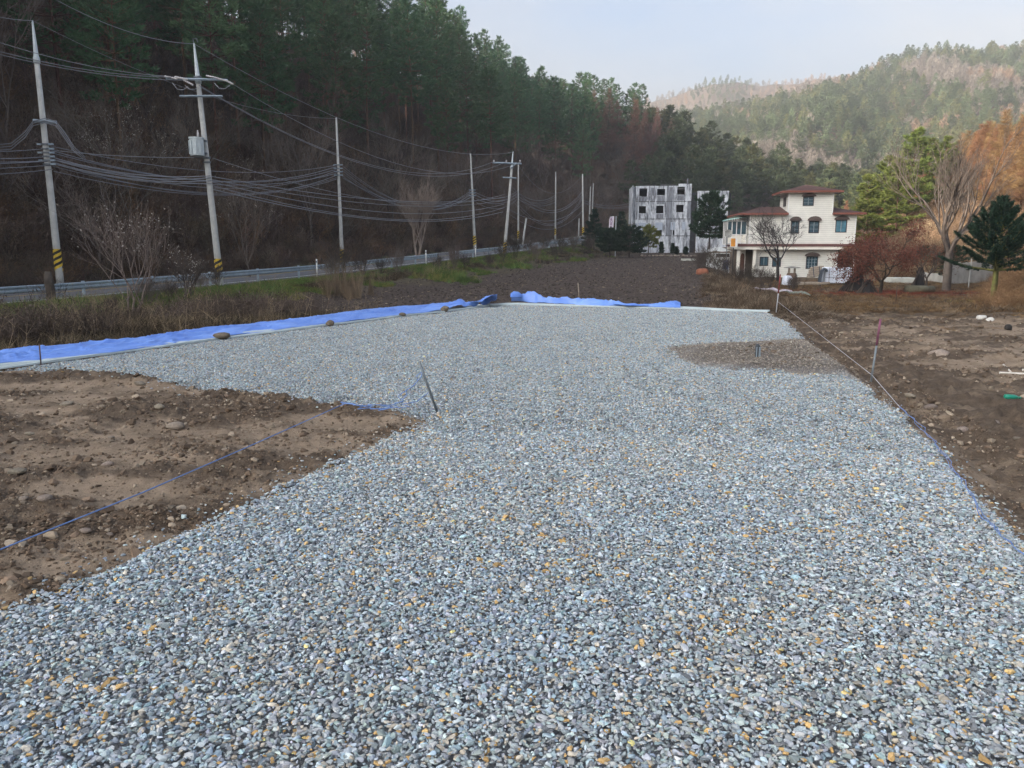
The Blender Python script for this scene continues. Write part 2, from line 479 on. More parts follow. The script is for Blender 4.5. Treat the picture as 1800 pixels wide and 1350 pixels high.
def soil_material():
    m, t, n, b = _new('bare_soil'); L = t.links.new
    b.inputs['Roughness'].default_value = .95; b.inputs['Specular IOR Level'].default_value = .15
    tc = n.new('ShaderNodeTexCoord')
    def noise(sc, det=5, ro=.6, st=None):
        z = n.new('ShaderNodeTexNoise'); z.inputs['Scale'].default_value = sc; z.inputs['Detail'].default_value = det; z.inputs['Roughness'].default_value = ro
        if st:
            mp = n.new('ShaderNodeMapping'); mp.inputs['Scale'].default_value = st; L(tc.outputs['Object'], mp.inputs['Vector']); L(mp.outputs['Vector'], z.inputs['Vector'])
        else: L(tc.outputs['Object'], z.inputs['Vector'])
        return z.outputs['Fac']
    def ramp(f, stops):
        c = n.new('ShaderNodeValToRGB'); e = c.color_ramp.elements
        for k, (p, col) in enumerate(stops):
            if k < 2: e[k].position = p; e[k].color = (*col, 1)
            else:
                q = e.new(p); q.color = (*col, 1)
        L(f, c.inputs['Fac']); return c.outputs['Color']
    # dark moist crumbs against pale dried crust (crust where the ground was pressed flat)
    a_r = n.new('ShaderNodeAttribute'); a_r.attribute_name = 'rough'
    dark = ramp(noise(9, 6, .7), [(.3, (.070, .052, .038)), (.7, (.145, .108, .077))])
    pale = ramp(noise(5, 6, .7), [(.3, (.19, .142, .098)), (.72, (.34, .262, .19))])
    patch = noise(1.3, 6, .68, (.7, 1.5, 1))
    mth = n.new('ShaderNodeMath'); mth.operation = 'MULTIPLY_ADD'; mth.inputs[1].default_value = -.30; L(a_r.outputs['Fac'], mth.inputs[0]); 
    L(patch, mth.inputs[2])
    f = ramp(mth.outputs[0], [(.24, (0, 0, 0)), (.42, (1, 1, 1))])
    mx = n.new('ShaderNodeMixRGB'); L(f, mx.inputs['Fac']); L(dark, mx.inputs['Color1']); L(pale, mx.inputs['Color2'])
    # bed under the stones
    bed = ramp(noise(40, 4), [(.35, (.18, .19, .20)), (.65, (.34, .35, .36))])
    a_z = n.new('ShaderNodeAttribute'); a_z.attribute_name = 'zone'
    m2 = n.new('ShaderNodeMixRGB'); L(a_z.outputs['Fac'], m2.inputs['Fac']); L(mx.outputs['Color'], m2.inputs['Color1']); L(bed, m2.inputs['Color2'])
    L(m2.outputs['Color'], b.inputs['Base Color'])
    bp = n.new('ShaderNodeBump'); bp.inputs['Strength'].default_value = .75; bp.inputs['Distance'].default_value = .02
    ad = n.new('ShaderNodeMath'); ad.operation = 'MULTIPLY_ADD'; ad.inputs[1].default_value = 1.6; L(noise(17, 5, .6), ad.inputs[0]); L(noise(70, 7, .7), ad.inputs[2])
    L(ad.outputs[0], bp.inputs['Height']); L(bp.outputs['Normal'], b.inputs['Normal'])
    return m

az = np.linspace(R(-60), R(62), 660)
rr = np.geomspace(1.45, 28.5, 430)
sx, sy, sF = polar_grid(az, rr)
sz, szone, srough, sspl = soil_z(sx, sy)
sr = np.hypot(sx, sy)
hz0 = H(sx, sy)
edge = np.maximum(smooth(sr, 25.5, 28.4), smooth(np.abs(np.arctan2(sx, sy)), R(57), R(59.8)))
sz = sz * (1 - edge) + (hz0 - .5) * edge
me = np_mesh('soil', np.stack([sx, sy, sz], 1), sF, True)
set_attr(me, 'zone', 'FLOAT', szone); set_attr(me, 'rough', 'FLOAT', np.clip(srough + sspl, 0, 1))
soil = link_mesh('soil', me, soil_material())
tag(soil, kind='structure')

# everything else: one sheet out to the far ridges
az = np.concatenate([np.linspace(-180, -48, 34, endpoint=False), np.linspace(-48, 50, 400, endpoint=False), np.linspace(50, 180, 34)])
rr = np.concatenate([np.geomspace(1.0, 24, 26, endpoint=False), np.geomspace(24, 330, 260, endpoint=False), np.geomspace(330, 1450, 110)])
gx, gy, gF = polar_grid(np.radians(az), rr)
gz = H(gx, gy)
gr = np.hypot(gx, gy)
gz = gz - .45 * (1 - smooth(gr, 24.3, 27.5)) * (1 - smooth(np.abs(np.arctan2(gx, gy)), R(56), R(61)))
gq, gs = road_qs(gx, gy)
u_ = gx / np.maximum(gy, 1)

def ground_material():
    m, t, n, b = _new('open_ground'); L = t.links.new
    b.inputs['Roughness'].default_value = .95; b.inputs['Specular IOR Level'].default_value = .1
    at = n.new('ShaderNodeAttribute'); at.attribute_name = 'col'
    tc = n.new('ShaderNodeTexCoord')
    nz = n.new('ShaderNodeTexNoise'); nz.inputs['Scale'].default_value = 3.5; nz.inputs['Detail'].default_value = 9; nz.inputs['Roughness'].default_value = .75
    L(tc.outputs['Object'], nz.inputs['Vector'])
    mr = n.new('ShaderNodeMapRange'); mr.inputs['From Min'].default_value = .3; mr.inputs['From Max'].default_value = .7; mr.inputs['To Min'].default_value = .45; mr.inputs['To Max'].default_value = 1.55
    L(nz.outputs['Fac'], mr.inputs['Value'])
    mu = n.new('ShaderNodeMixRGB'); mu.blend_type = 'MULTIPLY'; mu.inputs['Fac'].default_value = 1
    L(at.outputs['Color'], mu.inputs['Color1']); L(mr.outputs['Result'], mu.inputs['Color2']); L(mu.outputs['Color'], b.inputs['Base Color'])
    bp = n.new('ShaderNodeBump'); bp.inputs['Strength'].default_value = .8; bp.inputs['Distance'].default_value = .12
    L(nz.outputs['Fac'], bp.inputs['Height']); L(bp.outputs['Normal'], b.inputs['Normal'])
    return m
GM = ground_material()
def ground_cols(x, y):
    q, s = road_qs(x, y)
    n1 = fbm(x / 3, y / 3, 91, 3); n2 = fbm(x / .9, y / .9, 93, 3)
    col = np.empty(x.shape + (3,))
    field = np.array([.078, .060, .050]); garden = np.array([.125, .092, .062]); bankc = np.array([.095, .078, .05])
    green = np.array([.085, .13, .035]); litter = np.array([.070, .052, .040]); red = np.array([.17, .055, .035]); orange = np.array([.17, .105, .058])
    wr = smooth(x - (1.5 + .235 * y), -.5, 1.5)[..., None]
    col[:] = field * (1 - wr) + garden * wr
    b = smooth(-q + 2.0 * n1, -9, -5)[..., None]
    col = col * (1 - b) + bankc * b
    gg = (smooth(-q + 1.3 * n1, -4.2, -1.6) * smooth(n1 + .6 * n2, -.1, .3))[..., None] * .8
    col = col * (1 - gg) + green * gg
    hl = smooth(-q, 7.8, 9.2)[..., None]
    col = col * (1 - hl) + litter * hl
    # garden: fallen red maple leaves and ochre litter on the bank
    rl = (np.exp(-(((x - 22) / 4.8) ** 2 + ((y - 44.5) / 3.4) ** 2)) * smooth(n1 + n2, -.7, .2))[..., None]
    col = col * (1 - rl) + red * rl
    ob = (np.maximum(smooth(x - .625 * y, -2, 2) * smooth(y, 24, 34), smooth(x / np.maximum(y, 1), .42, .48) * smooth(y, 60, 68)))[..., None] * .85
    col = col * (1 - ob) + orange * ob
    far = smooth(y, 150, 200)[..., None]
    col = col * (1 - far) + np.array([.13, .095, .07]) * far
    return col
gcol = ground_cols(gx, gy)
# three pieces of the land, cut where one turns into the next
fc_q = gq[gF].mean(1); fc_y = gy[gF].mean(1); fc_x = gx[gF].mean(1)
cls = np.zeros(len(gF), int)
cls[fc_q < -8.6] = 1
cls[(fc_y > 200)] = 2
for ci, nm in enumerate(['ground', 'hillside', 'far_hills']):
    sel = gF[cls == ci]
    used, inv = np.unique(sel.ravel(), return_inverse=True)
    me = np_mesh(nm, np.stack([gx, gy, gz], 1)[used], inv.reshape(-1, 4), True)
    set_attr(me, 'col', 'FLOAT_COLOR', np.concatenate([gcol[used], np.ones((len(used), 1))], 1))
    o = link_mesh(nm, me, GM); tag(o, kind='structure')

# ------------------------------------------------------------------ road
def strip(name, q0, q1, s_list, dz, m, thick=0.0):
    V = []; F = []
    for i, s in enumerate(s_list):
        for q in (q0, q1):
            x, y = road_xy(q, s); V.append((x, y, float(road_z(s)) + dz))
    for i in range(len(s_list) - 1):
        F.append((2 * i, 2 * i + 1, 2 * i + 3, 2 * i + 2))
    if thick:
        b = len(V)
        V += [(v[0], v[1], v[2] - thick) for v in V]
        for i in range(len(s_list) - 1):
            F += [(2 * i + 1, 2 * i + 1 + b, 2 * i + 3 + b, 2 * i + 3), (2 * i, 2 * i + 2, 2 * i + 2 + b, 2 * i + b)]
    me = np_mesh(name, np.array(V), np.array(F)); o = link_mesh(name, me, m); return o
ss = np.linspace(-70, 230, 151)
M_ASPH = mat('asphalt', (.14, .14, .145), .85, .18, 1.2, .25, 90)
M_LINE = mat('road_paint', (.72, .72, .70), .7, .2, 9)
tag(strip('road', -7.6, .25, ss, .03, M_ASPH, .12), kind='structure')
tag(strip('road_line', -.42, -.26, ss, .035, M_LINE), kind='structure')
tag(strip('road_line', -7.2, -7.05, ss, .035, M_LINE), kind='structure')
M_YEL = mat('yellow_paint', (.55, .38, .06), .7, .25, 9)
tag(strip('road_line', -3.78, -3.64, ss, .035, M_YEL), kind='structure')
# ================================================================== GRAVEL
rng = np.random.default_rng(7)
def hull_mesh(name, seed, npts, ax, smooth_=False):
    r = np.random.default_rng(seed)
    p = r.normal(size=(npts, 3)); p /= np.linalg.norm(p, axis=1)[:, None]
    p *= r.uniform(.82, 1.05, (npts, 1)); p *= np.array(ax) * r.uniform(.85, 1.15, 3)
    bm = bmesh.new()
    for v in p: bm.verts.new(v)
    g = bmesh.ops.convex_hull(bm, input=bm.verts[:])
    bmesh.ops.delete(bm, geom=[v for v in bm.verts if not v.link_faces], context='VERTS')
    bmesh.ops.triangulate(bm, faces=bm.faces[:])
    me = bpy.data.meshes.new(name); bm.to_mesh(me); bm.free()
    return me
def hull_arrays(seed, npts, ax):
    me = hull_mesh('tmp', seed, npts, ax)
    V = np.array([v.co[:] for v in me.vertices]); F = np.array([p.vertices[:] for p in me.polygons])
    bpy.data.meshes.remove(me)
    return V, F
def stone_cols(n, x, y, r):
    v = r.uniform(0, 1, n)
    base = np.array([.368, .418, .438]); c = base * r.lognormal(0, .27, n)[:, None]
    c = c * (1 + r.normal(0, .035, (n, 3)))
    bl = r.uniform(0, 1, n) < .22; c[bl] *= np.array([.88, .985, 1.07])
    cl = .10 * np.clip(fbm(x / .35, y / .35, 83, 2), -.5, 1) if np.ndim(x) else 0
    t = v < .17 + cl; c[t] = np.array([.47, .43, .36]) * r.lognormal(0, .22, t.sum())[:, None]
    o = v < .050 + .40 * cl; c[o] = np.array([.54, .36, .16]) * r.lognormal(0, .22, o.sum())[:, None]
    d = v > .90; c[d] = np.array([.19, .205, .22]) * r.lognormal(0, .25, d.sum())[:, None]
    wv = (v > .15) & (v < .20); c[wv] = np.array([.50, .52, .53]) * r.uniform(.85, 1.1, wv.sum())[:, None]
    # broad patches where the lot came out bluer or browner
    if np.ndim(x):
        pt = fbm(x / 1.1, y / 1.1, 81, 3)[:, None]
        c = c * (1 + pt * np.array([-.05, 0.0, .06]))
        sp = smooth(poly_sd(x, y, SPILL) + .35 * fbm(x * 1.4, y * 1.4, 64, 3), -.45, .1)[:, None]
        c = c * (1 - sp) + sp * np.array([.25, .22, .185]) * r.lognormal(0, .3, n)[:, None]
    return np.clip(c, .03, .72)

def in_gravel(x, y):
    """distance inside the stone layer; wobbling edge"""
    wob = .07 * fbm(x * 2.3, y * 2.3, 65, 3)
    return np.minimum(poly_sd(x, y, PLAT), -poly_sd(x, y, LSOIL)) + wob

def jitter_grid(x0, x1, y0, y1, step, r, amt=.6):
    gx_, gy_ = np.meshgrid(np.arange(x0, x1, step), np.arange(y0, y1, step))
    n = gx_.size
    return gx_.ravel() + r.uniform(-amt, amt, n) * step, gy_.ravel() + r.uniform(-amt, amt, n) * step

M_STONE = mat_attr('stone', .8, .25, 55.0, True, spec=.22, bump=.25)
M_STONE_G = mat_attr('stone_far', .8, .12, 55.0, False, spec=.22)
stone_src = source_collection('stone_shapes', [(hull_mesh('stone', 100 + k, 15, (1.0, .56 + .08 * (k % 4), .36 + .10 * (k % 3))), M_STONE) for k in range(24)])
NEAR_R = 6.6
# close: every stone laid on its own
x, y = jitter_grid(-5.4, 5.4, 1.1, 7.0, .0140, rng, .75)
r_ = np.hypot(x, y); a_ = np.abs(np.arctan2(x, y))
k = (r_ < NEAR_R) & (a_ < R(55)); x, y = x[k], y[k]
sd = in_gravel(x, y)
k = (sd > 0) | ((sd > -.45) & (rng.uniform(0, 1, len(sd)) < .13 * np.exp(sd / .11))); x1, y1, sd1 = x[k], y[k], sd[k]
# farther: only the rims stone by stone, the rest in handfuls
x, y = jitter_grid(-12, 14, 4, 23, .024, rng, .75)
r_ = np.hypot(x, y); a_ = np.abs(np.arctan2(x, y))
k = (r_ >= NEAR_R) & (r_ < 24) & (a_ < R(52)); x, y = x[k], y[k]
sd = in_gravel(x, y)
spd = poly_sd(x, y, SPILL) + .34 * fbm(x * 2.2, y * 2.2, 63, 3)
rim = ((sd > 0) & (sd < .30) & (rng.uniform(0, 1, len(sd)) < .9)) | ((sd > -.5) & (sd <= 0) & (rng.uniform(0, 1, len(sd)) < .13 * np.exp(sd / .13))) | ((spd > -.30) & (sd > 0))
rim &= rng.uniform(0, 1, len(sd)) < np.where(spd > 0, np.exp(-spd / .6) * .8 + .22, 1.0)
x2, y2, sd2 = x[rim], y[rim], sd[rim]
x = np.concatenate([x1, x2]); y = np.concatenate([y1, y2]); sd = np.concatenate([sd1, sd2])
n = len(x)
sp = smooth(poly_sd(x, y, SPILL), -.1, .4)
z = pad_z(x, y) - .006 + rng.uniform(-.009, .006, n) - .035 * (1 - smooth(sd, -.02, .10)) + .062 * sp
z = np.where(sd < 0, soil_z(x, y)[0] + .004, np.maximum(z, soil_z(x, y)[0] + .007))
P = np.stack([x, y, z], 1)
rot = np.stack([rng.normal(0, .19, n), rng.normal(0, .19, n), rng.uniform(0, 6.28, n)], 1)
ln = np.clip(rng.lognormal(math.log(.0114), .32, n), .007, .030)
scl = np.stack([ln, ln * rng.uniform(.85, 1.15, n), ln * rng.uniform(.8, 1.2, n)], 1)
gravel = scatter('gravel', P, rot, scl, rng.integers(0, 24, n), stone_cols(n, x, y, rng), stone_src,
                 'loose grey crushed stone spread thick over the building plot', 'gravel')
print('single stones', n)
# handfuls
patch_meshes = []
for kk in range(9):
    r = np.random.default_rng(300 + kk)
    px_, py_ = jitter_grid(-.29, .29, -.29, .29, .0185, r, .75)
    ok = np.hypot(px_, py_) < .285 + .03 * np.sin(np.arctan2(py_, px_) * 5 + kk); px_, py_ = px_[ok], py_[ok]
    shapes = [hull_arrays(500 + j, 9, (1.0, .72, .45)) for j in range(8)]
    Vs, Fs, Cs, off = [], [], [], 0
    cols = stone_cols(len(px_), 0, 0, r)
    for j in range(len(px_)):
        V, F = shapes[j % 8]
        ln_ = float(np.clip(r.lognormal(math.log(.0130), .30), .008, .030))
        M = np.array(Euler((r.normal(0, .3), r.normal(0, .3), r.uniform(0, 6.28))).to_matrix())
        Vs.append((V * ln_) @ M.T + np.array([px_[j], py_[j], r.uniform(-.014, .008)])); Fs.append(F + off); off += len(V)
        Cs.append(np.repeat(cols[j:j + 1], len(V), 0))
    me = np_mesh('stone_patch', np.concatenate(Vs), np.concatenate(Fs))
    set_attr(me, 'col', 'FLOAT_COLOR', np.concatenate([np.concatenate(Cs), np.ones((off, 1))], 1))
    patch_meshes.append((me, M_STONE_G))
patch_src = source_collection('stone_handfuls', patch_meshes)
x, y = jitter_grid(-12, 14, 4, 23, .33, rng, .2)
r_ = np.hypot(x, y); a_ = np.abs(np.arctan2(x, y))
k = (r_ >= NEAR_R - .24) & (r_ < 24) & (a_ < R(52)); x, y = x[k], y[k]
spd = poly_sd(x, y, SPILL) + .15 * fbm(x * 2.2, y * 2.2, 63, 3)
k = (in_gravel(x, y) > .20) & (spd < -.22); x, y = x[k], y[k]
n = len(x)
z = pad_z(x, y) - .004
scatter('gravel', np.stack([x, y, z], 1), np.stack([rng.normal(0, .012, n), rng.normal(0, .012, n), rng.uniform(0, 6.28, n)], 1), np.ones((n, 3)),
        rng.integers(0, 9, n), np.ones((n, 3)), patch_src, 'loose grey crushed stone on the far part of the building plot', 'gravel')
print('handfuls', n)

# ------------------------------------------------------------------ crumbs and clods of soil, pebbles
M_CLOD = mat_attr('clod', .97, .3, 25.0, True, spec=.1, bump=.6)
clod_src = source_collection('clod_shapes', [(hull_mesh('clod', 700 + k, 16, (1.0, .8, .6)), M_CLOD) for k in range(12)])
def soil_bits(n0, region):
    rr_ = np.sqrt(rng.uniform(2.0 ** 2, 24 ** 2, n0)) ; 
    rr_ = 2.2 * (24 / 2.2) ** rng.uniform(0, 1, n0)          # denser close by
    aa = rng.uniform(R(-48), R(54), n0)
    return rr_ * np.sin(aa), rr_ * np.cos(aa)
x, y = soil_bits(600000, 0)
z, zone, rough, spl = soil_z(x, y)
k = (zone < .36) & (rng.uniform(0, 1, len(x)) < .10 + .9 * rough ** 1.5 * np.clip(.45 + 1.2 * fbm(x * 1.9, y * 1.9, 67, 3), .08, 1))
q_, s_ = road_qs(x, y)
sdp = poly_sd(x, y, PLAT)
k &= ~((sdp < -.9) & (x < 6))            # nothing beyond the blue sheet here
x, y, z, rough, spl = x[k], y[k], z[k], rough[k], spl[k]
n = len(x)
d = np.hypot(x, y)
size = np.clip(rng.lognormal(math.log(.0075), .60, n) * (.75 + d / 16), .003, .06)
c = np.array([.135, .098, .070]) * rng.lognormal(0, .28, n)[:, None]
pb = rng.uniform(0, 1, n) < .22
c[pb] = np.array([.27, .22, .165]) * rng.lognormal(0, .25, pb.sum())[:, None]
scatter('soil_clods', np.stack([x, y, z + size * .02], 1), np.stack([rng.uniform(-.5, .5, n), rng.uniform(-.5, .5, n), rng.uniform(0, 6.28, n)], 1),
        np.stack([size, size, size], 1), rng.integers(0, 12, n), np.clip(c, .02, .5), clod_src, 'dark crumbs and clods of earth with small pebbles on the bare soil', 'soil clods')
print('clods', n)

# single stones big enough to pick out, each its own thing
M_ROCK = mat('field_rock', (.20, .165, .13), .92, .3, 5, .6, 30, (.34, .29, .235), objrand=.22)
def rock_mesh(seed, ax, sub=2):
    r = np.random.default_rng(seed)
    bm = bmesh.new(); bmesh.ops.create_icosphere(bm, subdivisions=sub, radius=1)
    pl = [(Vector(r.normal(size=3)).normalized(), r.uniform(.62, .95)) for _ in range(9)]
    for v in bm.verts:
        p = v.co.copy()
        for nn, dd in pl:
            e = p.dot(nn) - dd
            if e > 0: p -= nn * e * .9
        p *= 1 + .05 * r.normal()
        v.co = Vector((p.x * ax[0], p.y * ax[1], p.z * ax[2]))
    me = bpy.data.meshes.new('rock'); bm.to_mesh(me); bm.free()
    for p in me.polygons: p.use_smooth = True
    return me
rock_meshes = [rock_mesh(40 + k, (1, .7, .45)) for k in range(6)]
def rock(px, py, wpx, label, k=0, m=None, z=None, group=None, flat=1.0, rz=None, cat='stone', name='stone'):
    p = on_z(px, py, -.0)
    for _ in range(4):
        zz = float(soil_z(np.array([p.x]), np.array([p.y]))[0][0]) if z is None else z
        p = on_z(px, py, zz)
    depth = p.y * _cp - (p.z - CAM_Z) * _sp
    sz_ = wpx * depth / F_PX / 2
    o = bpy.data.objects.new(name, rock_meshes[k % 6].copy() if m else rock_meshes[k % 6]); COL.objects.link(o)
    if m or not o.data.materials:
        o.data.materials.clear(); o.data.materials.append(m or M_ROCK)
    o.location = (p.x, p.y, p.z + sz_ * .16 * flat); o.scale = (sz_, sz_, sz_ * flat); o.rotation_euler = (rng.uniform(-.15, .15), rng.uniform(-.15, .15), rng.uniform(-.5, .5) if rz is None else rz)
    return tag(o, label, cat, group)
for k, (px, py, wp, lab) in enumerate([
    (30, 832, 34, 'flat pale stone in the bare soil at the left edge of the plot'),
    (80, 878, 30, 'tan blocky stone pair-mate nearer the blue string on the bare soil'),
    (40, 878, 20, 'small rounded stone just left of the tan blocky stone on the bare soil'),
    (308, 752, 36, 'long thin pale stone in the middle of the left bare soil patch'),
    (118, 712, 26, 'rounded brown stone below the gravel corner on the left soil patch'),
    (52, 764, 18, 'squat brown stone near the left edge above the flat pale stone'),
    (246, 676, 22, 'brown stone on the soil close under the gravel rim'),
    (196, 770, 14, 'low dark clod-like stone left of the long thin pale stone'),
    (280, 716, 22, 'broad flat brown stone behind the long thin pale stone'),
    (188, 818, 22, 'dark stone half sunk in dark crumbs on the left soil patch'),
    (395, 792, 18, 'brown stone on the soil behind the blue string'),
    (150, 935, 26, 'flat sunken stone on the pale soil below the blue string'),
    (193, 940, 14, 'small round pebble-like stone below the blue string'),
    (372, 742, 18, 'pale chip of stone on the far part of the left soil patch'),
    (1740, 748, 34, 'large dark brown stone in the soil right of the gravel'),
    (1690, 758, 26, 'flat brown stone just left of the large dark brown stone'),
    (1650, 625, 40, 'low pale flat stone lying behind the dark churned soil'),
    (1635, 718, 26, 'brown stone beside the gravel slope and the white string'),
    (1600, 697, 20, 'small brown stone near the foot of the purple-topped stake'),
    (1788, 772, 16, 'rough brown stone at the right edge below the green bottle'),
]):
    rock(px, py, wp, lab, k, group='stones lying in the bare soil')
M_PALE = mat('pale_block', (.55, .53, .49), .9, .15, 8, .3, 30)
rock(1726, 561, 20, 'white block of stone behind the black ball, the left of two', 1, M_PALE, flat=1.3, group='white blocks on the far edge of the soil')
rock(1740, 566, 18, 'white wedge of stone behind the black ball, the right of two', 2, M_PALE, flat=1.6, group='white blocks on the far edge of the soil')
M_BLACKPOT = mat('black_rubber', (.03, .027, .025), .7, .3, 8, .3, 40)
rock(1771, 580, 17, 'round black clod-like ball lying on pale soil at the right', 3, M_BLACKPOT, flat=2.0, cat='ball', name='ball')
# ================================================================== PLANTS: builders
def tris(P, D, L, W, rs, bend=0.0):
    n = len(P)
    s = np.cross(D, rs.normal(size=(n, 3))); s /= np.linalg.norm(s, axis=1)[:, None] + 1e-9
    L = np.broadcast_to(L, (n,))[:, None]; W = np.broadcast_to(W, (n,))[:, None]
    V = np.stack([P - s * W / 2, P + s * W / 2, P + D * L], 1).reshape(-1, 3)
    return V, np.arange(3 * n).reshape(n, 3)
def prisms(A, B, ra, rb):
    """three-sided tapering sticks A->B"""
    n = len(A); D = B - A; D = D / (np.linalg.norm(D, axis=1)[:, None] + 1e-9)
    ref = np.where(np.abs(D[:, 2:3]) > .9, np.array([[1., 0, 0]]), np.array([[0, 0, 1.]]))
    s = np.cross(D, ref); s /= np.linalg.norm(s, axis=1)[:, None] + 1e-9
    u = np.cross(s, D)
    V = []
    for C0, r in ((A, ra), (B, rb)):
        for k in range(3):
            a = 2 * math.pi * k / 3
            V.append(C0 + (s * math.cos(a) + u * math.sin(a)) * np.asarray(r).reshape(-1, 1))
    V = np.stack(V, 1).reshape(-1, 3)
    i = np.arange(n)[:, None] * 6
    F = np.concatenate([i + np.array([[k, (k + 1) % 3, 3 + (k + 1) % 3, 3 + k]]) for k in range(3)])
    return V, F
def unit(v): return v / (np.linalg.norm(v, axis=-1, keepdims=True) + 1e-9)
def bough_tree(seed, Ht, cb, Rmax, whorls, tuft_n, bl, bL, bW, up0, up1, curl, flat, prof='pine', lean=.04, gap=.0, trunk_r=.16, wob=.25, latk=.62):
    """conifer: (trunk+limb arrays, needle arrays)"""
    r = np.random.default_rng(seed)
    la = r.uniform(0, 6.28); lx, ly = math.cos(la) * lean * Ht, math.sin(la) * lean * Ht
    def axis(f): return np.array([lx * f * f, ly * f * f, Ht * f])
    SA, SB, RA, RB = [], [], [], []
    fs = np.linspace(0, 1, 9)
    for a, b in zip(fs[:-1], fs[1:]):
        SA.append(axis(a) - np.array([0, 0, .4 if a == 0 else 0])); SB.append(axis(b)); RA.append(trunk_r * (1 - a * .92)); RB.append(trunk_r * (1 - b * .92))
    P, D = [], []
    for i in range(whorls):
        f = (i + r.uniform(-.3, .3)) / max(whorls - 1, 1); f = min(max(f, 0), 1)
        hf = cb + (1 - cb) * f ** .92
        if prof == 'pine': pr = (1 - f) ** .62 * .95 + .10; pr *= min(1, .6 + f * 1.6)
        elif prof == 'cone': pr = (1 - f) ** .9 + .05
        elif prof == 'broad': pr = math.sin(math.pi * min(1, .30 + f * .66)) * 1.0 + .06
        else: pr = 1
        nb = int(r.integers(4, 7)); a0 = r.uniform(0, 6.28)
        for b in range(nb):
            if r.uniform() < gap: continue
            L = Rmax * pr * r.uniform(1 - 1.3 * wob, 1 + wob)
            if L < .25: L = .25
            a = a0 + b * 6.283 / nb + r.normal(0, .25)
            el = R(up0 + (up1 - up0) * f + r.normal(0, 6))
            o = np.array([math.cos(a), math.sin(a), 0]); lat = np.array([-math.sin(a), math.cos(a), 0])
            base = axis(hf)
            def pt(t): return base + o * L * t * math.cos(el) + np.array([0, 0, L * (t * math.sin(el) + curl * t * t)])
            for t0, t1 in ((0, .5), (.5, .97)):
                SA.append(pt(t0)); SB.append(pt(t1)); rb_ = trunk_r * .28 * (L / Rmax) ** .5 + .008
                RA.append(rb_ * (1 - t0 * .8)); RB.append(rb_ * (1 - t1 * .85))
            m = max(3, int(tuft_n * L / Rmax + .5))
            t = np.sqrt(r.uniform(.06, 1.0, m)); t[0] = 1.0
            lo = r.uniform(-1, 1, m) * (1.05 - t) * L * latk
            c = np.stack([pt(tt) for tt in t]) + lat * lo[:, None] + np.stack([np.zeros(m), np.zeros(m), -np.abs(lo) * .10 + r.normal(0, flat, m)], 1)
            dirs = unit(o * .9 + lat * (np.sign(lo) * .5)[:, None] + np.array([0, 0, .25]))
            for j in range(m):
                k = int(bl * r.uniform(.7, 1.3)) + 1
                dd = unit(dirs[j] * .75 + r.normal(0, .55, (k, 3)) * np.array([1, 1, .6]) + np.array([0, 0, .18]))
                P.append(c[j] + r.normal(0, .06, (k, 3)) * bL * 2); D.append(dd)
    # leader
    k = bl * 3
    P.append(axis(1.0) + np.stack([np.zeros(k), np.zeros(k), -r.uniform(0, .12, k) * Ht * .4], 1)); D.append(unit(r.normal(0, .5, (k, 3)) + np.array([0, 0, .7])))
    P = np.concatenate(P); D = np.concatenate(D); n = len(P)
    nd = tris(P, D, bL * r.uniform(.65, 1.25, n), bW * r.uniform(.7, 1.2, n), r)
    wd = prisms(np.array(SA), np.array(SB), np.array(RA), np.array(RB))
    return wd, nd
def bare_tree(seed, Ht, spread, levels, trunk_r, fork_h, nfork=4, up=.5, twig=.012, kids=(3, 5), straight=.12, stems=1, fine=1):
    r = np.random.default_rng(seed)
    A, B, RA, RB = [], [], [], []
    tips = []
    def grow(p, d, L, rad, lev):
        n = 3 if lev < 2 else 2
        q = p
        pts = [p]
        for i in range(n):
            d = unit(d + r.normal(0, straight, 3) + np.array([0, 0, .05 * up]))
            q2 = q + d * L / n
            A.append(q); B.append(q2); RA.append(rad * (1 - .45 * i / n)); RB.append(rad * (1 - .45 * (i + 1) / n)); q = q2; pts.append(q)
        if lev >= levels: tips.append((q, d)); return
        nk = int(r.integers(*kids)) + (1 if lev == 0 else 0)
        for j in range(nk):
            t = r.uniform(.35, 1.0) if j else 1.0
            i = min(int(t * n), n - 1); st = pts[i] + (pts[i + 1] - pts[i]) * (t * n - i)
            sd_ = unit(np.cross(d, r.normal(size=3)))
            sp = spread * r.uniform(.6, 1.3) * (1.0 if j else .35)
            nd_ = unit(d + sd_ * sp + np.array([0, 0, up * .25]))
            grow(st, nd_, L * r.uniform(.5, .78), max(rad * r.uniform(.42, .6), twig), lev + 1)
    for s_ in range(stems):
        d0 = unit(np.array([r.normal(0, .06 if stems == 1 else .38), r.normal(0, .06 if stems == 1 else .38), 1.0]))
        base = np.array([r.normal(0, .02 if stems == 1 else .12), r.normal(0, .02 if stems == 1 else .12), -.25])
        top = base + d0 * (fork_h * Ht + .25)
        A.append(base); B.append(top); RA.append(trunk_r * 1.12); RB.append(trunk_r * .85)
        for j in range(nfork):
            a = j * 6.283 / nfork + r.uniform(-.4, .4)
            dd = unit(np.array([math.cos(a) * spread, math.sin(a) * spread, .55 + up * .9]))
            grow(top - d0 * r.uniform(0, .25) * fork_h * Ht, dd, Ht * (1 - fork_h) * r.uniform(.36, .5), trunk_r * r.uniform(.45, .65), 1)
    A, B, RA, RB = map(np.array, (A, B, RA, RB))
    # keep the given height
    zmax = max(B[:, 2].max(), .1); kz = Ht / zmax
    A *= kz; B *= kz
    T = [(p * kz, d) for p, d in tips]
    return prisms(A, B, RA, RB), T
def mesh_of(name, arr, smooth_=False):
    return np_mesh(name, arr[0], arr[1], smooth_)

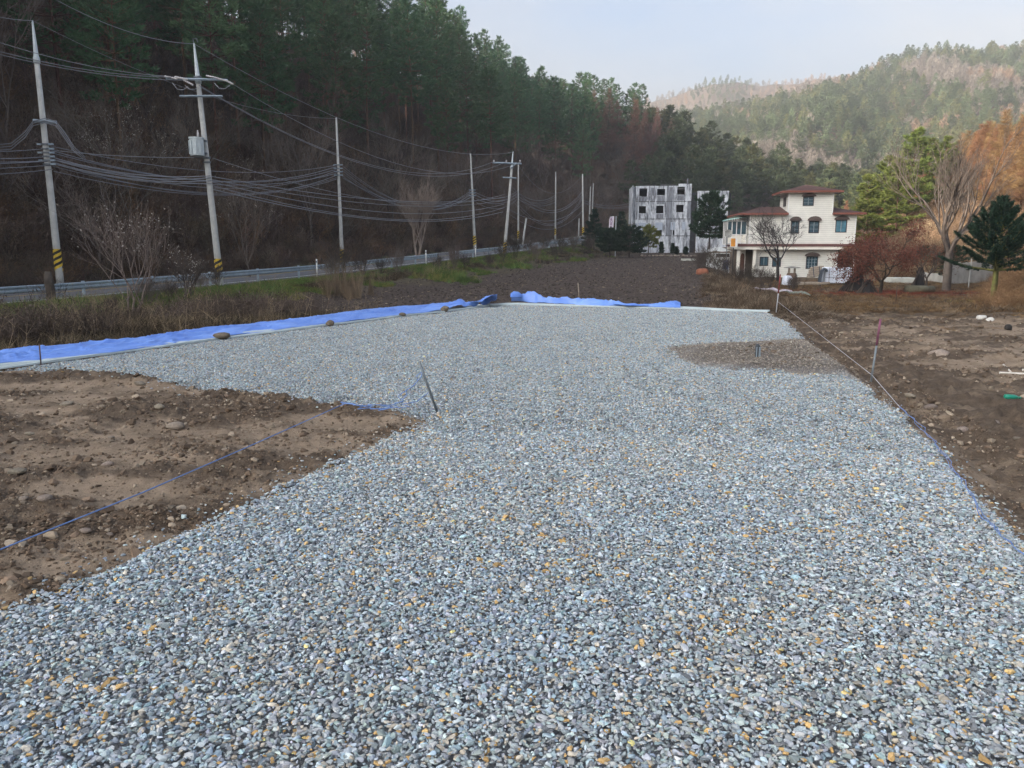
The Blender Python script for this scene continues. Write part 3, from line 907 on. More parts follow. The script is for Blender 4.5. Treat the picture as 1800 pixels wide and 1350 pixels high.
M_BARK = mat('bark', (.075, .062, .052), .95, .3, 3, .6, 25, objrand=.25)
M_BARK_RED = mat('red_bark', (.13, .075, .05), .95, .3, 3, .6, 25, objrand=.25)
M_TWIG = mat('grey_twig', (.15, .125, .105), .95, .25, 2, objrand=.3)
M_TWIG_PALE = mat('pale_twig', (.26, .22, .175), .95, .25, 2, objrand=.2)
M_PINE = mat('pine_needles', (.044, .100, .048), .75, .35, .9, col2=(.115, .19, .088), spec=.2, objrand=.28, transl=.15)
M_PINE_LIT = mat('sun_tinted_pine_needles', (.09, .13, .03), .75, .3, .9, col2=(.21, .23, .055), spec=.2, objrand=.15, transl=.2)  # sunlight's yellow painted into the pine needle colour
M_FIR = mat('fir_needles', (.010, .030, .020), .7, .3, 1.6, col2=(.028, .062, .038), spec=.25, objrand=.1)
M_YEW = mat('yew_needles', (.012, .028, .016), .75, .3, 1.6, col2=(.03, .055, .03), spec=.2, objrand=.15)
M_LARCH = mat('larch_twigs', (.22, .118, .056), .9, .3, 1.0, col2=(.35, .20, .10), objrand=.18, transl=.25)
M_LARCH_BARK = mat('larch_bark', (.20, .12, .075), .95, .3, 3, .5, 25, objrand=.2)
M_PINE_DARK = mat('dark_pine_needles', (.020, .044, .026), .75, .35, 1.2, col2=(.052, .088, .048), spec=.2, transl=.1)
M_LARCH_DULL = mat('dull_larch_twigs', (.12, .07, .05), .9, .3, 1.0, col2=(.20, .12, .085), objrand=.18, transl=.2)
M_MAPLE = mat('maroon_leaves', (.10, .030, .026), .85, .3, 2.0, col2=(.20, .07, .05), objrand=.1, transl=.2)
M_PALELEAF = mat('pale_seed_heads', (.42, .38, .33), .9, .2, 3)
M_HAY = mat_attr('dry_stalk', .95, .2, 4.0, True, spec=.1, transl=.2)

def tree(name, label, cat, x, y, wd, nd, wm, nm, group=None, rz=0.0, sc=1.0, z=None, crown='crown', hs=None):
    t = thing(name, label, cat, (x, y, Hs(x, y) if z is None else z), rz, group)
    t.scale = (sc, sc, sc if hs is None else hs)
    link_mesh('trunk', wd, wm, t) if not wd.materials else _lk('trunk', wd, t)
    if nd is not None:
        link_mesh(crown, nd, nm, t) if not nd.materials else _lk(crown, nd, t)
    return t
def _lk(name, me, parent):
    o = bpy.data.objects.new(name, me); COL.objects.link(o); o.parent = parent; return o
# ================================================================== FOREST ON THE LEFT HILL
rng = np.random.default_rng(21)
pines = []
for k in range(7):
    Ht = [17, 19, 15, 18, 16, 20, 17][k]
    wd, nd = bough_tree(900 + k, Ht, [.34, .45, .28, .5, .38, .42, .30][k], [3.4, 3.1, 3.6, 3.0, 3.5, 3.3, 3.7][k], 15, 17, 8, .50, .105,
                        -12, 42, .16, .12, 'pine', .03, .06, .17)
    pines.append((Ht, mesh_of('pine_trunk', wd, True), mesh_of('pine_crown', nd)))
lar = []
for k in range(4):
    wd, nd = bough_tree(950 + k, [17, 19, 16, 18][k], [.16, .22, .3, .2][k], [3.3, 3.0, 3.5, 2.9][k], 24, 26, 7, .62, .038, 8, 45, .1, .25, 'cone', .015, .06, .15, .3)
    lar.append(([17, 19, 16, 18][k], mesh_of('larch_trunk', wd, True), mesh_of('larch_crown', nd)))
lar_o = [(h_, a_.copy(), b_.copy()) for h_, a_, b_ in lar]
bare = []
for k in range(6):
    (wd), tips = bare_tree(980 + k, [9, 7.5, 10, 6.5, 8.5, 7][k], [.5, .7, .45, .8, .6, .75][k], 5, .10, [.22, .12, .3, .1, .18, .15][k], 3, .6, .013, (3, 5), .13)
    bare.append(([9, 7.5, 10, 6.5, 8.5, 7][k], mesh_of('bare_trunk', wd)))
print('bare tris', [len(b[1].polygons) for b in bare], 'pine', [len(p[2].polygons) for p in pines])

def in_view(x, y, margin=5.0):
    return y > 5 and abs(math.degrees(math.atan2(x, y))) < 34.5 + margin
npine = 0
MARKS = [(-60, 'at the far left edge of view'), (45, 'left of the striped pole'), (130, 'behind the striped pole'), (230, 'right of the striped pole'), (320, 'left of the transformer pole'), (400, 'behind the transformer pole'), (490, 'right of the transformer pole'),
         (560, 'left of the slim pole in the bush'), (640, 'behind the slim pole in the bush'), (730, 'right of the slim pole in the bush'), (800, 'left of the second slim pole'), (860, 'behind the second slim pole'),
         (930, 'behind the leaning pole'), (985, 'right of the leaning pole'), (1050, 'behind the straight pale pole'), (1120, 'above the white banner'), (9999, 'behind the derelict building')]
def where_on_hill(kind, x, y, t):
    px, py = project(x, y, Hs(x, y) + 6)
    m = next(w_ for lim, w_ in MARKS if px < lim)
    if kind == 'pine':
        r_ = ['tall bare stemmed pine in the front row', 'dark pine in the second row', 'dark pine midway up the hill', 'dark pine high on the hill', 'ridge top pine against the sky'][min(4, int((t - 8) / 11))]
    else:
        r_ = ['slender leafless tree at the road edge', 'leafless tree in the brush', 'leafless tree among the lowest pines'][min(2, int(t / 4))]
    return r_ + ' ' + m
first = {}
s = 16.0
while s < 236:
    t = 9.5 + rng.uniform(-1, 1)
    while t < 66:
        q = -8.6 - t + rng.normal(0, .9); ss_ = s + rng.normal(0, 1.4)
        x, y = road_xy(q, ss_)
        x, y = float(x), float(y)
        if in_view(x, y) and rng.uniform() < (.45 if t < 14 else .96):
            k = int(rng.integers(0, 7)); Ht, tw, tc_ = pines[k]
            sc = rng.uniform(.78, 1.16) * (.85 if t > 52 else 1.0)
            lab = where_on_hill('pine', x, y, t); grp = 'pines of the left hillside forest'
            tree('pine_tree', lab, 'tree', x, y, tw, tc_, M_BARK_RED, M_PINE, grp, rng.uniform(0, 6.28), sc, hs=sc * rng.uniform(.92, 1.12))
            npine += 1
        t += rng.uniform(5.2, 7.4)
    s += 5.9 + s * .006
print('pines', npine)
# russet larches in front of the spur
for (px, y, hpx, k, sc) in [(1042, 205, 352, 0, .95), (1066, 200, 350, 1, 1.0), (1082, 212, 350, 2, .9), (1112, 196, 345, 3, 1.08), (1132, 200, 345, 0, 1.0), (1150, 214, 345, 1, .85), (1178, 225, 345, 2, .8)]:
    p = at_y(px, hpx, y)
    tree('larch_tree', 'bare russet larch ' + ['left of the banner, nearest', 'right above the banner', 'above the wide yew', 'left behind the derelict building, tallest', 'behind the left windows of the derelict building', 'behind the middle of the derelict building', 'behind the right end of the derelict wall'][[1042, 1066, 1082, 1112, 1132, 1150, 1178].index(px)], 'tree', p.x, y, lar[k][1], lar[k][2], M_BARK, M_LARCH_DULL, 'russet larches behind the derelict building', k * 1.3, sc)
# bare broadleaf trees along the foot of the hill
nb = 0
for i in range(96):
    s = 20 + 205 * (i / 96) + rng.normal(0, .8); t = abs(rng.normal(0, 1)) * 7 + 1.2
    x, y = map(float, road_xy(-8.8 - t, s))
    if not in_view(x, y, 3): continue
    k = int(rng.integers(0, 6))
    tree('bare_tree', where_on_hill('bare', x, y, t), 'tree', x, y, bare[k][1], None, M_TWIG if rng.uniform() < .7 else M_BARK, None,
         'leafless trees at the foot of the left hillside', rng.uniform(0, 6.28), rng.uniform(.7, 1.25)); nb += 1
print('bare', nb)

# ---- brush: the tangle nobody could count
M_BRUSH = mat_attr('brush', .95, .25, 3.0, True, spec=.1)
def bush_arrays(seed, n, h, w, spread, leaf=0):
    r = np.random.default_rng(seed)
    base = np.stack([r.normal(0, .22, n), r.normal(0, .22, n), np.full(n, -.1)], 1)
    d = unit(np.stack([r.normal(0, spread, n), r.normal(0, spread, n), np.ones(n)], 1))
    L = h * r.uniform(.5, 1.1, n)
    V1, F1 = tris(base, d, L, w * r.uniform(.7, 1.4, n), r)
    # side twigs
    m = n * 5
    j = r.integers(0, n, m); tt = r.uniform(.35, .95, m)
    P = base[j] + d[j] * (L[j] * tt)[:, None]
    dd = unit(d[j] + r.normal(0, .75, (m, 3)))
    V2, F2 = tris(P, dd, h * .32 * r.uniform(.5, 1.2, m), w * .6, r)
    Vs, Fs = [V1, V2], [F1, F2 + len(V1)]
    if leaf:
        j = r.integers(0, n, leaf); tt = r.uniform(.3, 1.0, leaf)
        P = base[j] + d[j] * (L[j] * tt)[:, None] + r.normal(0, .14, (leaf, 3))
        V3, F3 = tris(P, unit(r.normal(size=(leaf, 3))), .085, .07, r)
        Vs.append(V3); Fs.append(F3 + len(V1) + len(V2))
    return np.concatenate(Vs), np.concatenate(Fs)
brush_src = source_collection('brush_shapes', [(np_mesh('brush', *bush_arrays(60 + k, 34, 1.9, .030, [.45, .6, .75, .35][k % 4], 90)), M_BRUSH) for k in range(8)])
n0 = 15000
s = rng.uniform(14, 250, n0) ; t = rng.uniform(0, 1, n0) ** 1.25 * 40
s = 14 + 236 * rng.uniform(0, 1, n0) ** 1.5
x, y = road_xy(-8.5 - t, s)
a_ = np.degrees(np.arctan2(x, y)); k = (np.abs(a_) < 37) & (y > 5) & (rng.uniform(0, 1, n0) < np.where(t < 16, 1, .45)); x, y, t = x[k], y[k], t[k]
n = len(x); z = H(x, y)
sc = rng.uniform(.55, 1.45, n) * np.where(t < 2, .6, 1)
c = np.array([.118, .088, .070]) * rng.lognormal(0, .30, n)[:, None] * (1 + rng.normal(0, .05, (n, 3)))
o = rng.uniform(0, 1, n) < .14; c[o] = np.array([.17, .105, .06]) * rng.lognormal(0, .2, o.sum())[:, None]
scatter('undergrowth', np.stack([x, y, z], 1), np.stack([rng.normal(0, .15, n), rng.normal(0, .15, n), rng.uniform(0, 6.28, n)], 1), np.stack([sc, sc, sc * rng.uniform(.8, 1.3, n)], 1),
        rng.integers(0, 8, n), np.clip(c, .02, .4), brush_src, 'tangled brown leafless brush covering the lower left hillside', 'undergrowth')
print('brush', n)

# ================================================================== WOODS ON THE SPUR AND THE FAR RIDGES
M_FARP = mat_attr('far_needles', .85, .3, .35, True, spec=.1, transl=.2)
def far_crown(seed, kind):
    r = np.random.default_rng(seed)
    if kind == 'pine':
        wd, nd = bough_tree(seed, 12, .26, 3.1, 9, 9, 6, .85, .26, -8, 40, .14, .2, 'broad' if seed % 2 else 'pine', .04, .05, .2)
        return nd
    n = 150
    a = r.uniform(0, 6.28, n); hh_ = r.uniform(.0, 1, n); rad = 2.6 * np.sin(np.pi * (.12 + .82 * hh_)) * np.sqrt(r.uniform(.1, 1, n))
    P = np.stack([rad * np.cos(a), rad * np.sin(a), 2.5 + 6.5 * hh_], 1)
    D = unit(np.stack([np.cos(a) * .5, np.sin(a) * .5, np.full(n, 1.0)], 1) + r.normal(0, .3, (n, 3)))
    V, F = tris(P, D, 1.7 * r.uniform(.6, 1.2, n), .30, r)
    m = 26
    P2 = np.stack([r.normal(0, .3, m), r.normal(0, .3, m), np.zeros(m)], 1); D2 = unit(np.stack([r.normal(0, .25, m), r.normal(0, .25, m), np.ones(m)], 1))
    V2, F2 = tris(P2, D2, 8 * r.uniform(.7, 1.1, m), .24, r)
    return np.concatenate([V, V2]), np.concatenate([F, F2 + len(V)])
farp_src = source_collection('far_pine_shapes', [(np_mesh('far_pine', *far_crown(1200 + k, 'pine')), M_FARP) for k in range(6)])
farb_src = source_collection('far_bare_shapes', [(np_mesh('far_bare', *far_crown(1300 + k, 'bare')), M_FARP) for k in range(6)])
def wood(name, kind, pts, label, tone=1.0, size=1.0):
    x, y = pts
    n = len(x); z = H(x, y)
    if kind == 'pine':
        c = np.array([.088, .112, .056]) * rng.lognormal(0, .25, n)[:, None]
        yl = rng.uniform(0, 1, n) < .22; c[yl] = np.array([.15, .155, .065]) * rng.lognormal(0, .15, yl.sum())[:, None]
        src = farp_src
    else:
        c = np.array([.175, .15, .125]) * rng.lognormal(0, .20, n)[:, None]
        og = fbm(x / 45, y / 45, 55, 3) > .12; og &= rng.uniform(0, 1, n) < .75
        c[og] = np.array([.25, .165, .11]) * rng.lognormal(0, .18, og.sum())[:, None]
        src = farb_src
    sc = rng.uniform(.7, 1.15, n) * size
    return scatter(name, np.stack([x, y, z - .3], 1), np.stack([rng.normal(0, .04, n), rng.normal(0, .04, n), rng.uniform(0, 6.28, n)], 1),
                   np.stack([sc, sc, sc * rng.uniform(.85, 1.2, n)], 1), rng.integers(0, 6, n), np.clip(c * tone, .02, .5), src, label, 'wood')
# spur
x, y = jitter_grid(-40, 190, 160, 330, 5.6, rng, .45)
q, s_ = road_qs(x, y); d, tt = seg_d(x, y, (14, 224), (104, 288))
k = (d < 62) & (q > -60) & (np.degrees(np.arctan2(x, y)) < 26) & ((s_ > 240) | (q > -9)) & (H(x, y) > 6.5)
wood('far_pine_wood', 'pine', (x[k], y[k]), 'green pine wood covering the low spur behind the two buildings', .62)  # low tone puts the left hill's shade into the crown colour
x2, y2 = road_xy(*[rng.uniform(a, b, 300) for a, b in ((-68, -9), (236, 345))])
wood('far_pine_wood', 'pine', (x2, y2), 'green pine wood at the far end of the left hillside', .62, 1.15)
# the same forest going on along the hill to the left of the picture
s2, t2 = np.meshgrid(np.arange(-165, 60, 5.6), np.arange(8, 66, 5.6)); s2 = s2.ravel() + rng.uniform(-2, 2, s2.size); t2 = t2.ravel() + rng.uniform(-2, 2, t2.size)
x, y = road_xy(-8.6 - t2, s2); k = (np.degrees(np.abs(np.arctan2(x, y))) > 39.6) | (y < 5); x, y = x[k], y[k]; n = len(x)
sc = rng.uniform(1.2, 1.6, n)
scatter('pine_wood', np.stack([x, y, H(x, y) - .3], 1), np.stack([rng.normal(0, .04, n), rng.normal(0, .04, n), rng.uniform(0, 6.28, n)], 1), np.stack([sc, sc, sc], 1), rng.integers(0, 6, n),
        np.array([.05, .085, .038]) * rng.lognormal(0, .25, n)[:, None], farp_src, 'dark pine forest going on along the hillside to the left', 'wood')
# far ridges
def ridge_pts(y0, y1, step, amin=-12, amax=38.5):
    x, y = jitter_grid(-320, 1100, y0, y1, step, rng, .45)
    a = np.degrees(np.arctan2(x, y)); k = (a > amin) & (a < amax)
    return x[k], y[k]
x, y = ridge_pts(118, 700, 6.0)
g = fbm(x / 60, y / 80, 57, 4) - .02
gr_ = g + rng.normal(0, .14, len(x)) > .0
d, tt = seg_d(x, y, (14, 224), (104, 288)); far_ok = (d > 55) & ((y > 240) | (x > .27 * y))
hz_ = H(x, y); pxx, pyy = project(x, y, hz_ + 10.5); far_ok &= (y > 245) | (pyy > np.interp(pxx, [1390, 1500, 1600, 1700, 1800, 1950], [335, 322, 300, 280, 262, 240]))
x0_, y0_ = x, y
wood('far_pine_wood', 'pine', (x[gr_ & far_ok], y[gr_ & far_ok]), 'green pine groves on the sunlit hill beyond the house', 1.0, .82)
wood('far_bare_wood', 'bare', (x[~gr_ & far_ok], y[~gr_ & far_ok]), 'brown leafless wood with russet larches on the sunlit hill beyond the house', 1.0, .85)
x, y = ridge_pts(700, 1120, 8.5, -14)
gr_ = fbm(x / 70, y / 90, 58, 4) + rng.normal(0, .14, len(x)) > .18
wood('far_pine_wood', 'pine', (x[gr_], y[gr_]), 'hazy pine groves on the farthest ridge', 1.0, .66)
wood('far_bare_wood', 'bare', (x[~gr_], y[~gr_]), 'hazy leafless wood along the farthest ridge', 1.0, .75)
# ================================================================== ROADSIDE: guardrail, poles, cables
rng = np.random.default_rng(33)
M_GALV = mat('galvanised_steel', (.27, .33, .38), .55, .18, 3, .1, 30, spec=.4, metal=.2)
M_CONC = mat('concrete_pole', (.40, .40, .38), .85, .18, 2.5, .2, 40, objrand=.08)
M_STEELD = mat('dark_fitting', (.16, .18, .20), .6, .2, 6, spec=.4, metal=.3)
M_WHITE = mat('white_paint', (.72, .72, .70), .6, .12, 6)
M_BLACK = mat('black_paint', (.03, .03, .03), .7, .2, 6)
M_YELLOW = mat('warning_yellow', (.62, .42, .04), .65, .2, 6)
M_CABLE = mat('cable_sheath', (.20, .21, .235), .55, .1, 3, spec=.4)
M_WIRE = mat('bare_wire', (.22, .23, .25), .5, .1, 3, spec=.4)
M_XFMR = mat('transformer_grey', (.50, .56, .58), .5, .1, 4, spec=.4)
M_PORC = mat('porcelain', (.42, .40, .40), .35, .15, 5, spec=.5)

gr_t = thing('guardrail', 'long galvanised steel guardrail along the near edge of the road', 'guardrail', (0, 0, 0))
prof = [(0, .0), (.035, .035), (.035, .085), (0, .125), (0, .165), (.035, .20), (.035, .255), (0, .29), (-.012, .29), (.022, .252), (.022, .205), (-.012, .168), (-.012, .122), (.022, .082), (.022, .038), (-.012, .0)]
def rail_run(s0, s1):
    sl = np.arange(s0, s1 + .01, 4.0); V = []; F = []
    m = len(prof)
    for i, s in enumerate(sl):
        for (dq, dz) in prof:
            x, y = road_xy(.55 + dq, s); V.append((float(x), float(y), float(road_z(s)) + .46 + dz))
    for i in range(len(sl) - 1):
        for k in range(m):
            F.append((i * m + k, i * m + (k + 1) % m, (i + 1) * m + (k + 1) % m, (i + 1) * m + k))
    b = MB(); b.add(V, F); b.build('rail', M_GALV, gr_t)
    for s in sl:
        x, y = road_xy(.47, s); z = float(road_z(s))
        p = MB(); p.path([(float(x), float(y), z - .5), (float(x), float(y), z + .80)], .07, 10); po = p.build('post', M_GALV, gr_t, True)
        x2, y2 = road_xy(.535, s)
        k = MB(); k.box((float(x2), float(y2), z + .6), (.10, .10, .2)); k.build('bracket', M_GALV, po)
rail_run(2, 62); rail_run(66, 130)
# a white delineator on some posts
for (px, py, s) in [(428, 470, 43.6), (655, 458, 59.4), (782, 450, 70), (848, 440, 86)]:
    x, y = road_xy(.75, s); z = float(road_z(s))
    d = thing('delineator', 'white roadside delineator post standing beside the guardrail', 'road marker', (float(x), float(y), z), 0, 'white delineators along the guardrail')
    MB().tube((0, 0, -.3), (0, 0, 1.15), .05, .05, 8).build('post', M_WHITE, d, True)
    MB().box((0, -.055, .98), (.06, .02, .12)).build('reflector', M_STEELD, d)

PP = {}
def utility_pole(key, base_px, top_px, yb, yt, label, r0=.17, r1=.10, bands=True, mat_=None, zb=None, dz=.4, tip=True):
    """concrete pole through two picture points at their own depths"""
    b = at_y(base_px[0], base_px[1], yb); t = at_y(top_px[0], top_px[1], yt)
    o = thing('utility_pole', label, 'utility pole', b, 0, 'concrete utility poles along the road')
    v = t - b
    MB().path([-v.normalized() * dz, v * .02, v * .84 if tip else v], [r0 * 1.02, r0, r1 + (r0 - r1) * (.16 if tip else 0)], 14).build('shaft', mat_ or M_CONC, o, True)
    if tip:
        MB().path([v * .842, v * .86, v * .87, v * .995, v], [r1 * 1.45, r1 * 1.45, r1 * 1.05, r1 * .38, r1 * .2], 12).build('tip', M_XFMR, o, True)
    PP[key] = (b, t, o, v)
    if bands:
        # slanted warning stripes
        n_, turns = 12, 4
        z0, z1 = 0.35, 1.55
        for cidx in range(2):
            V, F = [], []
            rr_ = r0 * 1.03 + .004
            for i in range(n_):
                a0, a1 = 2 * math.pi * i / n_, 2 * math.pi * (i + 1) / n_
                for k in range(-1, turns + 1):
                    lo = (k + .5 * cidx) / turns; hi = (k + .5 * cidx + .5) / turns
                    q = []
                    for (a, f) in ((a0, lo + i / n_ * .5), (a1, lo + (i + 1) / n_ * .5), (a1, hi + (i + 1) / n_ * .5), (a0, hi + i / n_ * .5)):
                        f = min(max(f, 0), 1)
                        p = v.normalized() * (z0 + (z1 - z0) * f); q.append((p.x + rr_ * math.cos(a), p.y + rr_ * math.sin(a), p.z))
                    if abs(q[0][2] - q[3][2]) < 1e-5 and abs(q[1][2] - q[2][2]) < 1e-5: continue
                    bi = len(V); V += q; F.append((bi, bi + 1, bi + 2, bi + 3))
            me = np_mesh('warning_band', np.array(V), np.array(F)); link_mesh('yellow_band' if cidx == 0 else 'black_band', me, M_YELLOW if cidx == 0 else M_BLACK, o)
    return o
def along(key, px_py):
    """3D point on a pole whose picture row matches"""
    b, t, o, v = PP[key]
    best = min((abs(project(*(b + v * f))[1] - px_py), f) for f in np.linspace(0, 1, 400))
    return b + v * best[1]
utility_pole('a', (105, 489), (57, 36), 42, 42, 'tall concrete utility pole with yellow stripes farthest left beyond the road', .19, .11)
utility_pole('b', (388, 504), (341, 76), 43.5, 43.5, 'concrete utility pole carrying a grey transformer and two cross arms', .19, .11)
utility_pole('c', (602, 470), (591, 207), 68, 68, 'slim concrete pole rising out of a bush between transformer pole and road bend', .18, .07, tip=False)
utility_pole('d', (835, 437), (827, 270), 97, 97, 'slim concrete pole just left of the leaning cross arm pole', .19, .08, tip=False)
utility_pole('e', (886, 452), (902, 266), 83, 83, 'leaning concrete pole with a cross arm and yellow stripes near the road bend', .18, .10)
utility_pole('f', (911, 425), (911, 288), 112, 112, 'thin pole standing right behind the leaning cross arm pole', .15, .07, tip=False)
utility_pole('g', (976, 418), (977, 302), 128, 128, 'thin pole across the road midway between two clusters of poles', .15, .07, tip=False)
utility_pole('h', (1025, 418), (1024, 306), 118, 118, 'straight pale pole left of the dark yews where cables dip', .17, .09, tip=False)
utility_pole('i', (918, 432), (925, 384), 95, 95, 'short stubby leaning post beside the road behind the leaning pole', .13, .10, False, tip=False)
utility_pole('j', (1036, 385), (1038, 328), 150, 150, 'thin far pole seen over the yews, left of a pair', .14, .08, False, tip=False)
utility_pole('k', (1041, 375), (1043, 322), 160, 160, 'thin far pole seen over the yews, right of a pair', .14, .08, False, tip=False)
utility_pole('l', (1017, 415), (1018, 384), 120, 120, 'short post leaning beside the straight pale pole', .10, .08, False, tip=False)

# fittings on the transformer pole
b_, t_, ob, vb = PP['b']
def loc(o, p): return Vector(p) - o.location
def arm(o, p0, p1, w, nm='cross_arm', m=M_CONC):
    p0, p1 = loc(o, p0), loc(o, p1); d = p1 - p0
    return MB().path([p0, p1], w, 4).build(nm, m or M_GALV, o)
pa = along('b', 138); arm(ob, at_y(292, 138, 43.2), at_y(400, 141, 43.2), .065, m=M_GALV)
pa2 = along('b', 169); arm(ob, at_y(316, 169, 43.2), at_y(391, 169, 43.2), .06, m=M_GALV)
def insulator(o, p0, p1):
    p0, p1 = loc(o, p0), loc(o, p1); pts, rad = [], []
    for i in range(13):
        pts.append(p0.lerp(p1, i / 12)); rad.append(.065 if i % 2 else .035)
    return MB().path(pts, rad, 8).build('insulator', M_PORC, o, True)
for (p, q) in [((289, 134), (312, 139)), ((307, 135), (330, 140)), ((322, 140), (340, 150)), ((362, 133), (380, 137)), ((380, 137), (396, 142)), ((396, 141), (410, 148))]:
    insulator(ob, at_y(*p, 43.0), at_y(*q, 43.0))
for pts in [[(303, 146), (312, 157), (322, 158), (330, 152)], [(325, 150), (334, 157), (343, 157), (347, 153)], [(377, 146), (386, 156), (396, 156), (405, 149)]]:
    MB().path([loc(ob, at_y(a, c, 42.9)) for a, c in pts], .022, 5).build('jumper_wire', M_WIRE, ob, True)
tx = loc(ob, at_y(346, 258, 43.0))
tb = MB(); 
tr_ = MB().path([(tx.x, tx.y, tx.z - .46), (tx.x, tx.y, tx.z + .40)], .36, 16).build('transformer', M_XFMR, ob, False)
MB().path([(tx.x, tx.y, tx.z + .40), (tx.x, tx.y, tx.z + .47), (tx.x, tx.y, tx.z + .50)], [.40, .40, .2], 16).build('lid', M_XFMR, tr_)
for a in (-2.6, -2.0, -1.4, -.8):
    MB().box((tx.x + .38 * math.cos(a), tx.y + .38 * math.sin(a), tx.z - .05), (.05, .10, .7), (0, 0, a)).build('cooling_fin', M_XFMR, tr_)
MB().path([(tx.x + .1, tx.y, tx.z + .48), (tx.x + .1, tx.y, tx.z + .62), (tx.x + .1, tx.y, tx.z + .86)], [.05, .07, .03], 8).build('bushing', M_PORC, tr_, True)
for dz in (-.32, .34):
    pp_ = along('b', 252) - ob.location
    MB().box(((tx.x + pp_.x) / 2 + .08, (tx.y + pp_.y) / 2, tx.z + dz), (abs(tx.x - pp_.x) + .22, .12, .09)).build('bracket', M_STEELD, ob)
for py in (278, 286, 136):
    p_ = along('b', py) - ob.location
    MB().path([p_ - vb.normalized() * .04, p_ + vb.normalized() * .04], .205, 12).build('band', M_STEELD, ob)
MB().path([loc(ob, along('b', 76)), loc(ob, along('b', 76)) + Vector((-.05, 0, .22)), loc(ob, along('b', 76)) + Vector((.15, 0, .25)), loc(ob, along('b', 76)) + Vector((.2, 0, .05))], .02, 5).build('earth_wire_clip', M_STEELD, ob)
# fittings on the left pole
_, _, oa, va = PP['a']
MB().path([loc(oa, at_y(59, 212, 41.8)), loc(oa, at_y(99, 215, 41.8))], .085, 8).build('cable_arm', M_GALV, oa)
for k_, py in enumerate((254, 261, 268, 275, 282, 289)):
    p_ = along('a', py) - oa.location
    MB().path([p_ - va.normalized() * .035, p_ + va.normalized() * .035], .225, 12).build('band', M_STEELD, oa)
    MB().box(p_ + Vector((.30, -.05, 0)), (.26, .10, .09)).build('cable_clamp', M_GALV, oa)
    if k_ % 2 == 0: MB().box(p_ + Vector((-.30, -.05, 0)), (.22, .08, .08)).build('cable_clamp', M_GALV, oa)
_, _, oc, vc = PP['c']
for py in (290, 296, 302, 308):
    p_ = along('c', py) - oc.location
    MB().path([p_ - vc.normalized() * .04, p_ + vc.normalized() * .04], .18, 10).build('band', M_STEELD, oc)
    MB().box(p_ + Vector((0, -.1, 0)), (.75, .09, .09)).build('cable_clamp', M_GALV, oc)
_, _, od, vd = PP['d']
for py in (334, 339, 344):
    p_ = along('d', py) - od.location
    MB().box(p_ + Vector((0, -.1, 0)), (.8, .1, .1)).build('cable_clamp', M_GALV, od)
_, _, oe, ve = PP['e']
arm(oe, at_y(866, 286, 82.8), at_y(917, 288, 82.8), .09, m=M_GALV)
arm(oe, at_y(884, 312, 82.8), at_y(908, 313, 82.8), .07, m=M_GALV)
MB().path([loc(oe, at_y(898, 296, 82.8)), loc(oe, at_y(907, 288, 82.8))], .05, 5).build('arm_brace', M_GALV, oe)
for px in (868, 890, 914):
    MB().path([loc(oe, at_y(px, 286, 82.8)), loc(oe, at_y(px, 283, 82.8)), loc(oe, at_y(px, 281, 82.8))], [.05, .09, .04], 8).build('insulator', M_PORC, oe, True)

def cable(p0, p1, sag, r, label, group, m=M_CABLE, n=14, nm='overhead_cable', cat='cable'):
    p0, p1 = Vector(p0), Vector(p1)
    org = p0.copy()
    pts = [p0.lerp(p1, i / n) - org - Vector((0, 0, sag * 4 * (i / n) * (1 - i / n))) for i in range(n + 1)]
    o = MB().path(pts, r, 4).build(nm, m, None, True)
    o.location = org
    return tag(o, label, cat, group)
def bundle(rows, label, group, r=.020):
    for (a, ya, c, yc, sag) in rows:
        cable(at_y(a[0], a[1] + rng.normal(0, .9), ya), at_y(c[0], c[1] + rng.normal(0, .7), yc), sag * rng.uniform(.72, 1.3), r * rng.uniform(.7, 1.35), label, group)
LBL = 'grey communications cable sagging '
bundle([((-260, y0), 33, (78 + 3 * i, y1), 42, .2) for i, (y0, y1) in enumerate([(250, 262), (262, 275), (270, 282), (282, 284), (288, 290), (300, 297)])],
       LBL + 'from the striped left pole out past the left edge', 'cables left of the striped pole')
bundle([((80 + 2 * i, 254 + 6.5 * i), 42, (592, 290 + 3.6 * i), 68, 1.15 + .06 * i) for i in range(8)],
       LBL + 'from the striped left pole to the slim pole in the bush', 'cables between the first and third poles')
bundle([((88 + 2 * i, 276 + 4 * i), 42, (370 + i, 308 + 5 * i), 43.3, .42) for i in range(4)],
       LBL + 'between the striped left pole and the transformer pole', 'cables between the first two poles')
bundle([((372 + i, 310 + 6 * i), 43.3, (888 - i, 346 + 6.5 * i), 82.8, 1.2) for i in range(5)],
       LBL + 'between the transformer pole and the leaning cross arm pole', 'cables between the transformer pole and the leaning pole')
bundle([((602, 292 + 4.2 * i), 68, (829, 334 + 2.6 * i), 97, 2.1) for i in range(6)],
       LBL + 'between the two slim poles right of the transformer', 'cables between the third and fourth poles')
bundle([((832, 336 + 3.2 * i), 97, (911, 335 + 3.5 * i), 112, 1.0) for i in range(5)],
       LBL + 'behind the leaning cross arm pole', 'cables behind the leaning pole')
bundle([((911, 338 + 4 * i), 112, (977, 342 + 4 * i), 128, .9) for i in range(4)],
       LBL + 'between the two thin poles across the road', 'cables between the thin poles across the road')
bundle([((899 - i, 328 + 4 * i), 82.8, (1024, 335 + 3.4 * i), 118, 3.0) for i in range(5)] + [((893, 366), 82.8, (1025, 358), 118, 2.0), ((892, 372), 82.8, (1025, 368), 118, 1.8)],
       LBL + 'deep between the leaning pole and the straight pale pole', 'cables between the leaning pole and the straight pale pole')
bundle([((1026, 352 + 3.0 * i), 118, (1109, 357 + 4 * i), 120, .5) for i in range(3)],
       LBL + 'from the straight pale pole towards the derelict building', 'cables reaching the derelict building')
